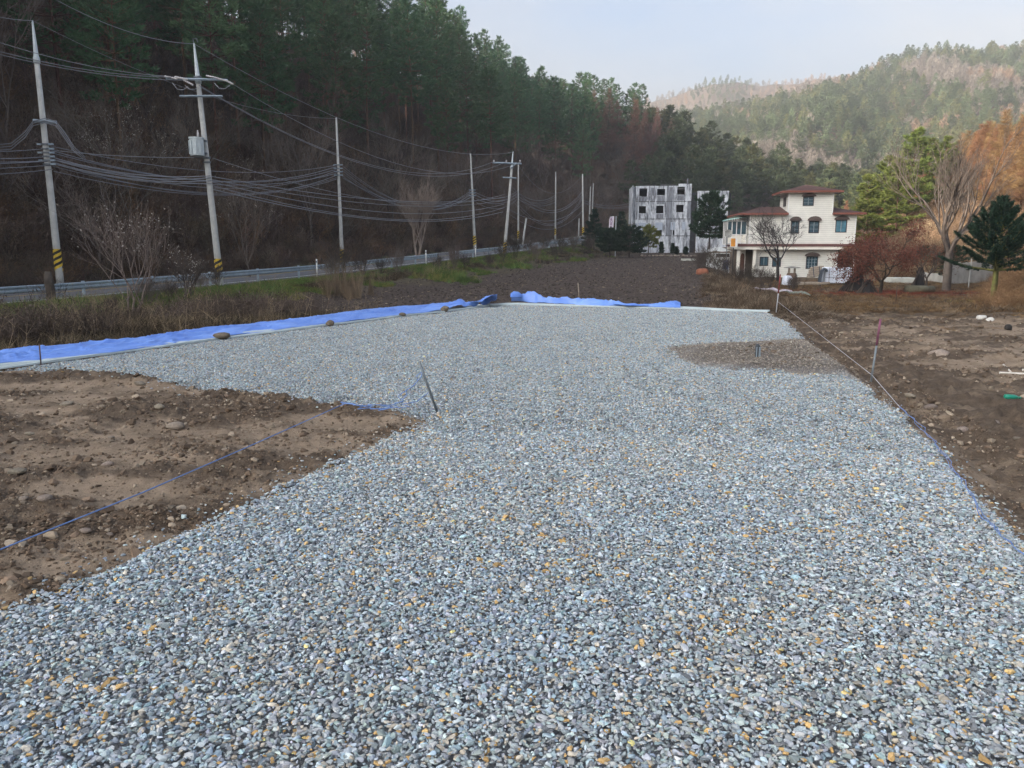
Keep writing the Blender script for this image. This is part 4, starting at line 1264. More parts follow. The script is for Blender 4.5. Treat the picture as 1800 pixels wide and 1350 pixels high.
LW = 'thin power wire '
def wire(a, ya, c, yc, sag, label, group=None, r=.016):
    cable(at_y(*a, ya), at_y(*c, yc), sag, r, label, group, M_WIRE, 18, 'power_wire', 'wire')
wire((60, -22), 34, (341, 77), 43.5, .5, "thin wire dropping from the upper left to the transformer pole tip")
wire((341, 77), 43.5, (902, 268), 83, 2.0, "thin wire from the transformer pole tip to the leaning pole tip")
g1 = 'power wires left of the transformer pole'
wire((-150, 20), 36, (292, 134), 43.2, .5, LW + 'running left from the cross arm of the transformer pole', g1)
wire((-150, 45), 36, (308, 136), 43.1, .5, LW + 'running left from the cross arm of the transformer pole', g1)
wire((-150, 52), 36, (324, 141), 43.0, .5, LW + 'running left from the cross arm of the transformer pole', g1)
g2 = 'power wires from the transformer pole to the leaning pole'
wire((408, 147), 43.0, (914, 285), 82.8, 2.6, LW + 'between the cross arms of transformer pole and leaning pole', g2)
wire((350, 150), 43.0, (868, 284), 82.8, 2.6, LW + 'between the cross arms of transformer pole and leaning pole', g2)
wire((354, 154), 43.0, (890, 284), 82.8, 2.8, LW + 'between the cross arms of transformer pole and leaning pole', g2)
wire((-60, 12), 38, (57, 36), 42, .15, LW + 'from the left edge to the tip of the striped left pole')
wire((57, 36), 42, (591, 208), 68, 1.2, LW + 'from the striped left pole tip to the slim bush pole', None, .012)
wire((91, 264), 42, (371, 276), 43.3, .15, LW + 'nearly level between the striped pole and the transformer')
wire((374, 278), 43.3, (886, 342), 82.8, 1.6, 'thin power wire running on from below the transformer to the leaning pole')
wire((911, 290), 112, (1024, 308), 118, 3.2, LW + 'drooping from the thin pole to the top of the straight pale pole')
for i in range(3):
    o = MB().path([Vector(at_y(*p, 41.7)) - Vector(at_y(78, 212, 41.7)) for p in [(-40, 258 + 5 * i), (20, 252 + 5 * i), (44, 232 + 5 * i), (58, 213 + 4 * i), (78, 208 + 4 * i), (98, 213 + 4 * i), (113, 232 + 5 * i), (130, 258 + 4 * i), (150, 276 + 3 * i)]], .022, 5).build('overhead_cable', M_CABLE, None, True)
    o.location = at_y(78, 212, 41.7); tag(o, 'grey cable looped up over the arm of the striped left pole', 'cable', 'cables looped over the arm of the striped pole')
# ================================================================== HOUSE
rng = np.random.default_rng(44)
def siding(name, col, pitch=.17):
    m, t, n, b = _new(name); L = t.links.new
    b.inputs['Roughness'].default_value = .6
    tc = n.new('ShaderNodeTexCoord'); sx_ = n.new('ShaderNodeSeparateXYZ'); L(tc.outputs['Object'], sx_.inputs['Vector'])
    dv = n.new('ShaderNodeMath'); dv.operation = 'DIVIDE'; dv.inputs[1].default_value = pitch; L(sx_.outputs['Z'], dv.inputs[0])
    fr = n.new('ShaderNodeMath'); fr.operation = 'FRACT'; L(dv.outputs[0], fr.inputs[0])
    cr = n.new('ShaderNodeValToRGB'); e = cr.color_ramp.elements
    e[0].position = 0; e[0].color = tuple(c * .45 for c in col) + (1,); e[1].position = .14; e[1].color = (*col, 1)
    L(fr.outputs[0], cr.inputs['Fac'])
    nz = n.new('ShaderNodeTexNoise'); nz.inputs['Scale'].default_value = 1.4; nz.inputs['Detail'].default_value = 6; L(tc.outputs['Object'], nz.inputs['Vector'])
    mr = n.new('ShaderNodeMapRange'); mr.inputs['To Min'].default_value = .78; mr.inputs['To Max'].default_value = 1.15; L(nz.outputs['Fac'], mr.inputs['Value'])
    mu = n.new('ShaderNodeMixRGB'); mu.blend_type = 'MULTIPLY'; mu.inputs['Fac'].default_value = 1; L(cr.outputs['Color'], mu.inputs['Color1']); L(mr.outputs['Result'], mu.inputs['Color2'])
    L(mu.outputs['Color'], b.inputs['Base Color'])
    bp = n.new('ShaderNodeBump'); bp.inputs['Strength'].default_value = .6; bp.inputs['Distance'].default_value = .02; L(fr.outputs[0], bp.inputs['Height']); L(bp.outputs['Normal'], b.inputs['Normal'])
    return m
M_SIDE = siding('cream_siding', (.74, .73, .67))
M_ROOF = mat('brown_shingle', (.085, .045, .038), .85, .3, 4, .4, 25)
M_FASC = mat('red_brown_fascia', (.18, .065, .048), .6, .2, 3)
M_FASC2 = mat('dark_red_band', (.13, .06, .055), .65, .2, 3)
M_CREAM = mat('cream_paint', (.72, .69, .61), .65, .08, 2)
M_FRAME = mat('dark_brown_frame', (.045, .038, .038), .55, .2, 4)
M_GLASS = mat('window_glass', (.035, .075, .10), .12, .5, 2.0, spec=.6)
M_GLASSB = mat('blue_window_glass', (.05, .16, .22), .12, .4, 2.0, spec=.6)
M_HOOD = mat('brown_hood', (.085, .062, .055), .7, .2, 5)
M_TURQ = mat('turquoise_awning', (.30, .52, .47), .5, .15, 3)
M_GREEN = mat('green_awning', (.03, .22, .16), .5, .15, 3)
M_DARK = mat('dark_interior', (.035, .03, .028), .9, .3, 3)
M_BROWNW = mat('brown_porch_wall', (.12, .095, .075), .85, .2, 2)

def wall_y(b, x0, x1, z0, z1, y0, y1, ops):
    xs = sorted({x0, x1, *[o[0] for o in ops], *[o[1] for o in ops]}); zs = sorted({z0, z1, *[o[2] for o in ops], *[o[3] for o in ops]})
    for i in range(len(xs) - 1):
        run = None
        for j in range(len(zs) - 1):
            cx_, cz_ = (xs[i] + xs[i + 1]) / 2, (zs[j] + zs[j + 1]) / 2
            hole = any(o[0] < cx_ < o[1] and o[2] < cz_ < o[3] for o in ops)
            if hole:
                if run: b.bb(xs[i], xs[i + 1], y0, y1, *run); run = None
            else: run = (zs[j], zs[j + 1]) if run is None else (run[0], zs[j + 1])
        if run: b.bb(xs[i], xs[i + 1], y0, y1, *run)
    return b
def window(parent, x0, x1, z0, z1, y, hood=.0, bars=(1, 2), glass=None, arch=False, name='window'):
    fw = .07
    b = MB(); b.bb(x0, x1, y - .03, y + .06, z0, z0 + fw); b.bb(x0, x1, y - .03, y + .06, z1 - fw, z1); b.bb(x0, x0 + fw, y - .03, y + .06, z0 + fw, z1 - fw); b.bb(x1 - fw, x1, y - .03, y + .06, z0 + fw, z1 - fw)
    f = b.build(name, M_FRAME, parent)
    MB().bb(x0 + fw, x1 - fw, y + .03, y + .05, z0 + fw, z1 - fw).build('pane', glass or M_GLASS, f)
    m = MB()
    for i in range(bars[0]):
        xx = x0 + (x1 - x0) * (i + 1) / (bars[0] + 1); m.bb(xx - .02, xx + .02, y - .01, y + .028, z0 + fw, z1 - fw)
    for i in range(bars[1]):
        zz = z0 + (z1 - z0) * (i + 1) / (bars[1] + 1); m.bb(x0 + fw, x1 - fw, y, y + .027, zz - .012, zz + .012)
    m.build('muntin', mat_cache('muntin', (.25, .30, .33)), f)
    if hood:
        cx_ = (x0 + x1) / 2; hw = (x1 - x0) / 2 + .14; o = []
        for i in range(13):
            a = math.pi * i / 12; o.append((cx_ + hw * math.cos(a), z1 + .01 + hood * math.sin(a)))
        MB().prism(o, 'y', y - .24, y - .032).build('hood', M_HOOD, f)
    return f
_mc = {}
def mat_cache(n, c, **k):
    if n not in _mc: _mc[n] = mat(n, c, **k)
    return _mc[n]
S = .0084
fx = lambda v: (v - 385) * S
fz = lambda v: (1085 - v) * S
hp = at_y(1312.7, 487, 70)
HROT = R(-8)
house = thing('house', 'cream sided three level house with brown hipped roofs and arched window hoods', 'house', hp, HROT)
W1 = [(5.08, 6.09, .73, 1.85), (1.09, 1.85, .97, 1.80), (2.18, 2.94, .90, 1.75)]
b = wall_y(MB(), .63, 7.69, -.6, 2.44, .35, .55, W1); b.bb(.63, .83, .55, 6.5, -.6, 2.44); b.bb(7.49, 7.69, .55, 6.5, -.6, 2.44); b.bb(.83, 7.49, 6.3, 6.5, -.6, 2.44)
b.build('ground_floor_wall', M_SIDE, house)
for i, (x0, x1, z0, z1) in enumerate(W1): window(house, x0, x1, z0, z1, .36, .33 if i == 0 else 0, (3, 3) if i == 0 else (1, 0))
b = MB(); b.bb(-1.0, .628, 1.6, 1.8, -.6, 2.44); b.build('porch_wall', M_BROWNW, house)
b = MB(); b.bb(-.68, -.08, .9, 1.1, -.6, 2.44); b.build('porch_panel', M_CREAM, house)
o_ = [(-.53, 0.0)] + [(-.34 + .19 * math.cos(math.pi - math.pi * i / 10), 1.75 + .35 * math.sin(math.pi * i / 10)) for i in range(11)] + [(-.15, 0.0)]
MB().prism(o_, 'y', .84, .898).build('arched_door', mat_cache('door_brown', (.10, .05, .035)), house)
for xx in (-.97, .42):
    MB().bb(xx, xx + .26, -.2, .06, -.6, 2.44).build('porch_column', M_CREAM, house, bevel=.02)
MB().bb(-1.07, 7.98, -.35, 6.6, 2.44, 2.70).build('floor_band', M_CREAM, house)
MB().bb(-1.13, 8.95, -.41, 6.66, 2.70, 2.93).build('dark_red_band', M_FASC2, house)
W2 = [(3.53, 4.24, 3.82, 4.92), (5.04, 5.92, 3.85, 4.92), (7.27, 8.23, 3.90, 5.0)]
b = wall_y(MB(), 0, 8.95, 2.93, 5.42, 0, .2, W2); b.bb(0, .2, .2, 6.5, 2.93, 5.42); b.bb(8.75, 8.95, .2, 6.5, 2.93, 5.42); b.bb(.2, 8.75, 6.3, 6.5, 2.93, 5.42)
b.build('upper_floor_wall', M_SIDE, house)
window(house, *W2[0], .01, .36, (1, 2)); window(house, *W2[1], .01, .38, (1, 2)); window(house, *W2[2], .01, .33, (1, 0), M_GLASSB)
WT = [(4.41, 5.33, 6.19, 7.0)]
b = wall_y(MB(), 3.19, 6.93, 5.42, 7.31, 0, .2, WT); b.bb(3.19, 3.39, .2, 3.7, 5.42, 7.31); b.bb(6.73, 6.93, .2, 3.7, 5.42, 7.31); b.bb(3.39, 6.73, 3.5, 3.7, 5.42, 7.31)
b.build('tower_wall', M_SIDE, house)
window(house, *WT[0], .01, .27, (1, 2))
b = MB(); b.bb(3.14, 3.188, .9, 2.0, 6.2, 7.0); b.build('side_window', M_FRAME, house)
def corner_boards():
    for xx, z0, z1 in ((8.9, 2.93, 5.42), (-.02, 2.93, 5.42), (6.89, 5.42, 7.31), (3.17, 5.42, 7.31), (7.66, -.6, 2.44)):
        MB().bb(xx, xx + .09, -.025 if z0 > 1 else .325, .05 if z0 > 1 else .4, z0, z1).build('corner_board', M_WHITE, house)
corner_boards()
def hip(x0, x1, y0, y1, z, zr, rx0, rx1, ry, name):
    V = [(x0, y0, z), (x1, y0, z), (x1, y1, z), (x0, y1, z), (rx0, ry, zr), (rx1, ry, zr)]
    F = [(0, 1, 5, 4), (1, 2, 5), (2, 3, 4, 5), (3, 0, 4), (3, 2, 1, 0)]
    r = MB().add(V, F).build(name, M_ROOF, house)
    b = MB(); e = .16
    b.bb(x0, x1, y0 - .03, y0, z - e, z + .015); b.bb(x0, x1, y1, y1 + .03, z - e, z + .015); b.bb(x0 - .03, x0, y0 - .03, y1 + .03, z - e, z + .015); b.bb(x1, x1 + .03, y0 - .03, y1 + .03, z - e, z + .015)
    b.build('fascia', M_FASC, r)
    MB().bb(x0 + .002, x1 - .002, y0 + .002, y1 - .002, z - e + .01, z - .01).build('soffit', M_CREAM, r)
    return r
hip(-1.05, 3.15, -.55, 7.05, 5.58, 6.28, 1.47, 3.15, 3.2, 'left_roof')
hip(6.97, 9.6, -.55, 7.05, 5.58, 6.28, 6.97, 7.25, 3.2, 'right_roof')
hip(2.55, 7.58, -.6, 4.3, 7.46, 8.13, 5.0, 5.05, 1.85, 'tower_roof')
# glazed balcony on the left
bx = [-1.76, -1.36, -.96, -.56, -.1]
b = MB(); 
for xx in bx: b.bb(xx - .035, xx + .035, .98, 1.06, 2.93, 5.05)
for zz in (3.0, 3.75, 4.95): b.bb(-1.76, -.1, 1.0, 1.05, zz - .04, zz + .04)
for yy in (1.9, 2.8, 3.7): b.bb(-1.80, -1.74, yy, yy + .07, 2.93, 5.05)
bal = b.build('balcony_frame', M_WHITE, house)
for i in range(4):
    MB().bb(bx[i] + .04, bx[i + 1] - .04, 1.03, 1.045, 3.8, 4.9).build('balcony_pane', M_GLASS, bal)
MB().bb(-1.72, -.1, 1.06, 1.10, 3.04, 3.7).build('balcony_panel', M_CREAM, bal)
MB().bb(-1.74, -.05, 3.78, 3.84, 2.93, 5.0).build('balcony_back', M_DARK, bal)
MB().bb(-1.80, -.02, .95, 3.8, 2.88, 2.925).build('balcony_floor', M_CREAM, bal)
o_ = [(0, 5.26)] + [(-1.95 * math.sin(i / 8 * math.pi / 2), 5.02 + .24 * math.cos(i / 8 * math.pi / 2)) for i in range(9)]
V, F = [], []
for yy in (.55, 4.0):
    for i in range(9): V.append((-.02 - 1.9 * math.sin(i / 8 * math.pi / 2), yy, 5.00 + .30 * math.cos(i / 8 * math.pi / 2)))
for i in range(8): F.append((i, i + 1, i + 10, i + 9))
F += [tuple(range(9)) , tuple(reversed(range(9, 18)))]
MB().add(V, F).build('balcony_awning', M_TURQ, house)
b = MB()
for i in range(10):
    xx = -.05 - 1.8 * i / 9; b.bb(xx - .015, xx + .015, .53, .548, 4.98, 5.02 + .27 * math.cos(math.asin(min(1, -(xx + .02) / 1.9))))
b.build('awning_scallop', M_WHITE, house)
# green awning over the side door on the right
V = [(7.70, .1, 2.40), (9.0, .1, 2.12), (9.0, 3.0, 2.12), (7.70, 3.0, 2.40), (7.70, .1, 2.30), (9.0, .1, 2.04), (9.0, 3.0, 2.04), (7.70, 3.0, 2.30)]
MB().add(V, [(0, 1, 2, 3), (7, 6, 5, 4), (0, 4, 5, 1), (1, 5, 6, 2), (2, 6, 7, 3), (3, 7, 4, 0)]).build('side_awning', M_GREEN, house)
MB().path([(7.75, .12, 2.36), (8.6, .12, 2.30), (8.98, .12, 2.10), (9.08, .12, 1.7), (9.08, .12, -.5)], .025, 6).build('awning_pole', M_WHITE, house)
MB().bb(7.78, 8.9, 2.6, 2.75, -.5, 2.04).build('side_recess', M_DARK, house)
MB().bb(7.9, 8.3, 2.5, 2.59, -.4, 1.8).build('side_door', mat_cache('grey_door', (.3, .3, .27)), house)
MB().path([(4.0, -.43, 2.50), (4.0, -.50, 2.46), (4.0, -.5, 2.38)], [.08, .1, .05], 8).build('porch_light', M_WHITE, house)
MB().bb(-1.0, 7.6, 1.85, 6.2, -.3, -.2).build('floor_slab', M_DARK, house)
def hl(x, y, z):      # house -> world
    return Vector(hp) + Matrix.Rotation(HROT, 3, 'Z') @ Vector((x, y, z))
# sign box on a pole, dish, shed
p = hl(-1.45, -1.2, 0); gz_ = Hs(p.x, p.y)
sg = thing('box_sign', 'orange faced box with a white side on a thin dark pole left of the house', 'sign', (p.x, p.y, gz_), HROT)
hz_ = hp.z - gz_
MB().tube((0, 0, -.3), (0, 0, 2.6 + hz_), .045, .045, 8).build('pole', M_BLACK, sg)
MB().bb(-.28, .33, -.12, .2, 2.62 + hz_, 3.42 + hz_).build('case', M_WHITE, sg, bevel=.02)
MB().bb(-.26, .12, -.14, -.122, 2.70 + hz_, 3.40 + hz_).build('orange_face', mat_cache('orange_panel', (.55, .24, .04), var=.3, scale=3), sg)
p = hl(-1.95, -.6, 0); gz_ = Hs(p.x, p.y)
ds = thing('satellite_dish', 'round grey satellite dish beside the orange box left of the house', 'satellite dish', (p.x, p.y, gz_), HROT + .3)
V, F = [], []
for i in range(5):
    rr_ = .36 * i / 4
    for k in range(16):
        a = k * math.pi / 8; V.append((rr_ * math.cos(a), -.10 - .16 * (i / 4) ** 2, 3.5 + rr_ * math.sin(a)))
for i in range(4):
    for k in range(16): F.append((i * 16 + k, i * 16 + (k + 1) % 16, i * 16 + 16 + (k + 1) % 16, i * 16 + 16 + k))
MB().add(V, F).build('dish', mat_cache('dish_grey', (.36, .36, .33)), ds, True)
MB().path([(0, 0, -.3), (0, 0, 3.3), (0, -.08, 3.48)], .04, 8).build('mast', M_STEELD, ds)
MB().path([(0, -.2, 3.2), (0, -.65, 3.45)], .02, 6).build('feed_arm', M_STEELD, ds)
p = hl(-2.5, 1.5, 0)
sh = thing('shed', 'small white shed with a dark strip under its lumpy roof left of the house', 'shed', (p.x, p.y, Hs(p.x, p.y)), HROT)
MB().bb(-.75, 1.15, 0, 2.2, -.3, 1.55).build('wall', mat_cache('chalky_white', (.60, .62, .62), var=.2, scale=2), sh, bevel=.05)
MB().bb(-.1, 1.1, -.02, -.002, 1.2, 1.5).build('window_strip', M_DARK, sh)
V, F = [], []
for i in range(8):
    for j in range(6): V.append((-.95 + 2.2 * i / 7, -.15 + 2.5 * j / 5, 1.58 + .45 * math.sin(math.pi * (i + .3) / 8) * math.sin(math.pi * (j + .4) / 6) + .12 * rng.uniform()))
for i in range(7):
    for j in range(5): F.append((i * 6 + j, i * 6 + j + 1, i * 6 + j + 7, i * 6 + j + 6))
MB().add(V, F).build('roof_sheet', mat_cache('roof_sheet_white', (.5, .52, .52), var=.25, scale=3), sh)
MB().bb(.55, 1.0, -.08, -.03, .1, .95).build('blue_cloth', mat_cache('blue_cloth', (.10, .18, .38)), sh)

# ================================================================== DERELICT BUILDING
def stained():
    m, t, n, b = _new('stained_concrete'); L = t.links.new
    b.inputs['Roughness'].default_value = .9
    tc = n.new('ShaderNodeTexCoord')
    def noise(st, sc, det=6, ro=.65):
        mp = n.new('ShaderNodeMapping'); mp.inputs['Scale'].default_value = st; L(tc.outputs['Object'], mp.inputs['Vector'])
        z = n.new('ShaderNodeTexNoise'); z.inputs['Scale'].default_value = sc; z.inputs['Detail'].default_value = det; z.inputs['Roughness'].default_value = ro
        L(mp.outputs['Vector'], z.inputs['Vector']); return z.outputs['Fac']
    def ramp(f, p0, c0, p1, c1):
        c = n.new('ShaderNodeValToRGB'); e = c.color_ramp.elements; e[0].position = p0; e[0].color = (*c0, 1); e[1].position = p1; e[1].color = (*c1, 1)
        L(f, c.inputs['Fac']); return c.outputs['Color']
    base = ramp(noise((1, 1, 1), 1.2), .3, (.50, .54, .59), .7, (.70, .73, .77))
    streak = ramp(noise((1.3, 1.3, .30), 1.1, 8, .7), .47, (1, 1, 1), .62, (.12, .12, .14))
    fine = ramp(noise((5, 5, .6), 1.8, 8, .7), .45, (1, 1, 1), .66, (.28, .28, .31))
    m1 = n.new('ShaderNodeMixRGB'); m1.blend_type = 'MULTIPLY'; m1.inputs['Fac'].default_value = .95; L(base, m1.inputs['Color1']); L(streak, m1.inputs['Color2'])
    m2 = n.new('ShaderNodeMixRGB'); m2.blend_type = 'MULTIPLY'; m2.inputs['Fac'].default_value = .75; L(m1.outputs['Color'], m2.inputs['Color1']); L(fine, m2.inputs['Color2'])
    L(m2.outputs['Color'], b.inputs['Base Color']); return m
M_STAIN = stained()
M_SOOTY = mat('dark_stained_wall', (.085, .09, .105), .92, .5, 1.6, col2=(.30, .32, .36), stretch=(2.5, 2.5, .5))
M_DCONC = mat('dark_concrete', (.07, .07, .075), .95, .4, 2)  # dark concrete tone, also used to darken the rooms and the recess
M_BOARD = mat('grey_board', (.36, .41, .49), .8, .1, 2)
T = .01176
ex = lambda v: (v - 215) * T
ez = lambda v: (1080 - v) * T
dp = at_y(1108.7, 444, 120)
der = thing('derelict_building', 'abandoned pale concrete building with black stains and empty window holes', 'building', dp, R(-4))
OPS = [(ex(305), ex(405), ez(370), ez(268)), (ex(530), ex(630), ez(355), ez(275)), (ex(785), ex(882), ez(350), ez(250)),
       (ex(305), ex(395), ez(582), ez(490)), (ex(525), ex(618), ez(582), ez(485)), (ex(778), ex(873), ez(570), ez(475)),
       (ex(515), ex(605), ez(860), ez(795)), (ex(712), ex(768), ez(855), ez(795))]
b = wall_y(MB(), ex(262), ex(965), -.6, ez(240), 0, .25, OPS); b.bb(ex(262), ex(262) + .25, .25, 8, -.6, ez(240)); b.bb(ex(965) - .25, ex(965), .25, 8, -.6, ez(240)); b.bb(ex(262) + .25, ex(965) - .25, 7.75, 8, -.6, ez(240))
b.build('main_wall', M_STAIN, der)
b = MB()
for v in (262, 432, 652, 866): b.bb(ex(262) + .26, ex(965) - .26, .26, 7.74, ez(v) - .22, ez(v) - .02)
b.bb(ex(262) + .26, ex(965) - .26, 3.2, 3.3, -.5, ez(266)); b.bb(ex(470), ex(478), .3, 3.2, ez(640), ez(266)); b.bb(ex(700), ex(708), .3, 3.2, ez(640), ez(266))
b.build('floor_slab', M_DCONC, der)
MB().bb(ex(215), ex(262) - .003, .6, 6, ez(705), ez(245)).build('corner_bay', M_STAIN, der)
for (a, c, z0, z1) in [(215, 226, 720, 235), (288, 302, 1080, 252)]:
    MB().bb(ex(a), ex(c), -.18, .597 if a == 215 else -.003, ez(z0), ez(z1)).build('pilaster', M_STAIN, der)
for (a, c) in [(432, 440), (508, 520), (636, 648), (732, 744), (905, 915)]:
    MB().bb(ex(a), ex(c), -.12, -.003, ez(1000), ez(245)).build('pilaster', M_STAIN, der)
for v in (432, 652, 866):
    MB().bb(ex(265), ex(965), -.06, -.004, ez(v + 5), ez(v - 3)).build('floor_line', M_DCONC, der)
for (a, c, z0, z1) in [(265, 445, 800, 702), (518, 612, 790, 697), (715, 770, 790, 693), (860, 920, 788, 690)]:
    MB().bb(ex(a), ex(c), -.05, -.005, ez(z0), ez(z1)).build('boarded_window', M_BOARD, der)
for (a, c, z0, z1) in [(300, 318, 240, 234), (330, 450, 240, 231), (470, 505, 240, 222), (570, 650, 240, 216), (672, 760, 240, 221), (800, 965, 240, 214), (905, 918, 214, 150)]:
    MB().bb(ex(a), ex(c), .004, .22, ez(z0), ez(z1)).build('broken_parapet', M_STAIN if a > 700 else M_DCONC, der)
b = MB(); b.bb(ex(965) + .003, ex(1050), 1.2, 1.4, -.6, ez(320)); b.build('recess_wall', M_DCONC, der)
b = MB(); b.bb(ex(1050), ex(1440), .5, .75, -.6, ez(318)); b.bb(ex(1440) - .25, ex(1440), .75, 7, -.6, ez(318)); b.build('wing_wall', M_STAIN, der)
MB().bb(ex(1048), ex(1445), .44, 1.0, ez(318) + .002, ez(302)).build('wing_parapet', M_STAIN, der)
MB().path([(ex(1468), 1.0, -.5), (ex(1470), 1.0, ez(330))], .1, 8).build('downpipe', M_DCONC, der)
for (a, z0, z1) in [(1330, 430, 380), (1180, 640, 560)]:
    MB().bb(ex(a), ex(a + 60), .46, .497, ez(z0), ez(z1)).build('stain_panel', M_DCONC, der)

for (a, c, z0, z1) in [(656, 728, 862, 256), (532, 628, 470, 362), (788, 880, 420, 356), (528, 618, 645, 590), (790, 812, 640, 578), (306, 400, 428, 376), (306, 330, 640, 590), (920, 963, 640, 430), (266, 286, 650, 456), (450, 505, 360, 262)]:
    MB().bb(ex(a), ex(c), -.03, -.006, ez(z0), ez(z1)).build('stained_strip', M_SOOTY, der)
# banner on a post by the yews
p = at_y(1078, 440, 104)
bn = thing('banner_sign', 'tall white banner with purple vertical lettering above the dark yews', 'sign', (p.x, p.y, Hs(p.x, p.y)), R(-4))
zb_ = Hs(p.x, p.y)
def zz(py): return at_y(1078, py, 104).z - zb_
m_px = 104 / F_PX
MB().tube((3.5 * m_px, 0, -.3), (3.5 * m_px, 0, zz(380)), .05, .05, 8).build('post', M_XFMR, bn)
b = MB().add([(-8.5 * m_px, -.03, zz(404)), (-1.0 * m_px, -.03, zz(404)), (0.2 * m_px, -.03, zz(380)), (-6.5 * m_px, -.03, zz(381)), (-8.0 * m_px, -.03, zz(386)),
              (-8.5 * m_px, .03, zz(404)), (-1.0 * m_px, .03, zz(404)), (0.2 * m_px, .03, zz(380)), (-6.5 * m_px, .03, zz(381)), (-8.0 * m_px, .03, zz(386))],
             [(0, 1, 2, 3, 4), (9, 8, 7, 6, 5)] + [(i, (i + 1) % 5, 5 + (i + 1) % 5, 5 + i) for i in range(5)])
ban = b.build('banner', mat_cache('banner_white', (.66, .62, .68), var=.08), bn)
M_PURP = mat_cache('purple_ink', (.16, .03, .14), var=.2)
def glyph(cx_, cz_, strokes, s):
    b = MB()
    for (x0, z0, x1, z1) in strokes:
        d = Vector((x1 - x0, 0, z1 - z0)); L_ = d.length; a = math.atan2(d.z, d.x)
        b.box((cx_ + (x0 + x1) / 2 * s, -.045, cz_ + (z0 + z1) / 2 * s), (L_ * s + .22 * s * .4, .02, .20 * s), (0, -a, 0))
    b.build('lettering', M_PURP, bn)
g_sets = [[(-.5, .3, 0, -.3), (0, -.3, .5, .35), (-.1, .4, .5, .4)], [(-.45, .4, .2, .4), (-.2, .4, -.45, -.2), (-.1, .2, .25, -.2), (.45, .5, .45, -.5)],
          [(-.3, .4, -.5, -.3), (-.3, .4, .1, -.3), (.4, .5, .4, -.5), (.4, .05, .6, .05)], [(-.5, .35, .2, .35), (-.5, -.05, .1, -.05), (-.4, .35, -.4, -.4), (.4, .5, .4, -.5), (.15, 0, .4, 0)],
          [(-.5, .4, .4, .4), (-.5, 0, .4, 0), (-.4, .4, -.4, -.45), (-.5, -.45, .5, -.45)]]
for i, py in enumerate((384.0, 387.2, 390.5, 394.2, 398.6)):
    glyph(-4.6 * m_px, zz(py), g_sets[i], 3.4 * m_px)
# ================================================================== GARDEN AND ROADSIDE PLANTS
rng = np.random.default_rng(55)
# dark fir on the right
def gpt(px, py, iters=25):
    """where the picture ray meets the open ground"""
    d = ray(px, py); lo, hi = 5.0, 140.0
    ks = np.linspace(3, 160, 3000); X = d.x * ks; Y = d.y * ks; Z = CAM_Z + d.z * ks
    hh = H(X, Y); i = np.argmax(Z < hh) if (Z < hh).any() else len(ks) - 1
    return Vector((X[i], Y[i], float(hh[i])))
p = gpt(1743, 536)
sc_ = (536 - 362) * p.y / F_PX
print('fir', p, sc_)
wd, nd = bough_tree(11, sc_, .34, sc_ * .44, 15, 120, 10, .14, .024, 12, 52, .24, .010, 'cone', .0, .0, sc_ * .042, .12, .34)
fir = tree('fir_tree', 'dark green fir with upswept boughs and a mossy trunk at the right', 'tree', p.x, p.y, mesh_of('fir_trunk', wd, True), mesh_of('fir_crown', nd), mat('mossy_bark', (.10, .10, .045), .95, .35, 5, .5, 30, (.20, .20, .06)), M_FIR)
# tall bare ginkgo-like tree
p = gpt(1660, 512); hh_ = (512 - 222) * p.y / F_PX
wd, tips = bare_tree(1, hh_, .55, 6, .31, .27, 5, .62, .008, (3, 5), .10)
tree('bare_tree', 'tall pale leafless tree with upright fine branches left of the dark fir', 'tree', p.x, p.y, mesh_of('bare_trunk', wd), None, mat('pale_bark', (.13, .105, .088), .95, .3, 3, .4, 25), None, z=p.z)
# dark bare fruit tree in front of the house
p = at_y(1368, 492, 61); hh_ = (492 - 352) * 61 / F_PX
wd, tips = bare_tree(8, hh_, .78, 5, .15, .26, 4, .35, .010, (3, 6), .17)
tree('bare_tree', 'dark spreading leafless tree directly in front of the cream house', 'tree', p.x, p.y, mesh_of('bare_trunk', wd), None, mat('dark_bark', (.045, .04, .04), .95, .3, 3), None)
# maroon maple
def leafy(seed, ht, spread, trunk, fork, up, nleaf, size, rad, levels=5):
    wd, tips = bare_tree(seed, ht, spread, levels, trunk, fork, 4, up, .010, (3, 5), .15)
    r = np.random.default_rng(seed); tp = np.array([t[0] for t in tips])
    j = r.integers(0, len(tp), nleaf); P = tp[j] + r.normal(0, rad, (nleaf, 3))
    return wd, tris(P, unit(r.normal(size=(nleaf, 3))), size * r.uniform(.6, 1.3, nleaf), size * .8, r)
p = gpt(1546, 517); hh_ = (517 - 384) * p.y / F_PX
wd, nd = leafy(14, hh_, .85, .11, .20, .22, 9000, .085, .20)
mp_ = tree('maple_tree', 'broad maroon leaved maple between the house and the leafless tall tree', 'tree', p.x, p.y, mesh_of('maple_trunk', wd), mesh_of('maple_crown', nd), M_BARK, M_MAPLE, z=p.z)
p = gpt(1628, 506); hh_ = (506 - 425) * p.y / F_PX
wd, nd = leafy(15, hh_, .9, .08, .2, .2, 2200, .08, .18)
tree('maple_tree', 'small half bare russet maple just left of the tall leafless trunk', 'tree', p.x, p.y, mesh_of('maple_trunk', wd), mesh_of('maple_crown', nd), M_BARK, mat('russet_leaves', (.15, .065, .04), .85, .3, 2, transl=.2), z=p.z)
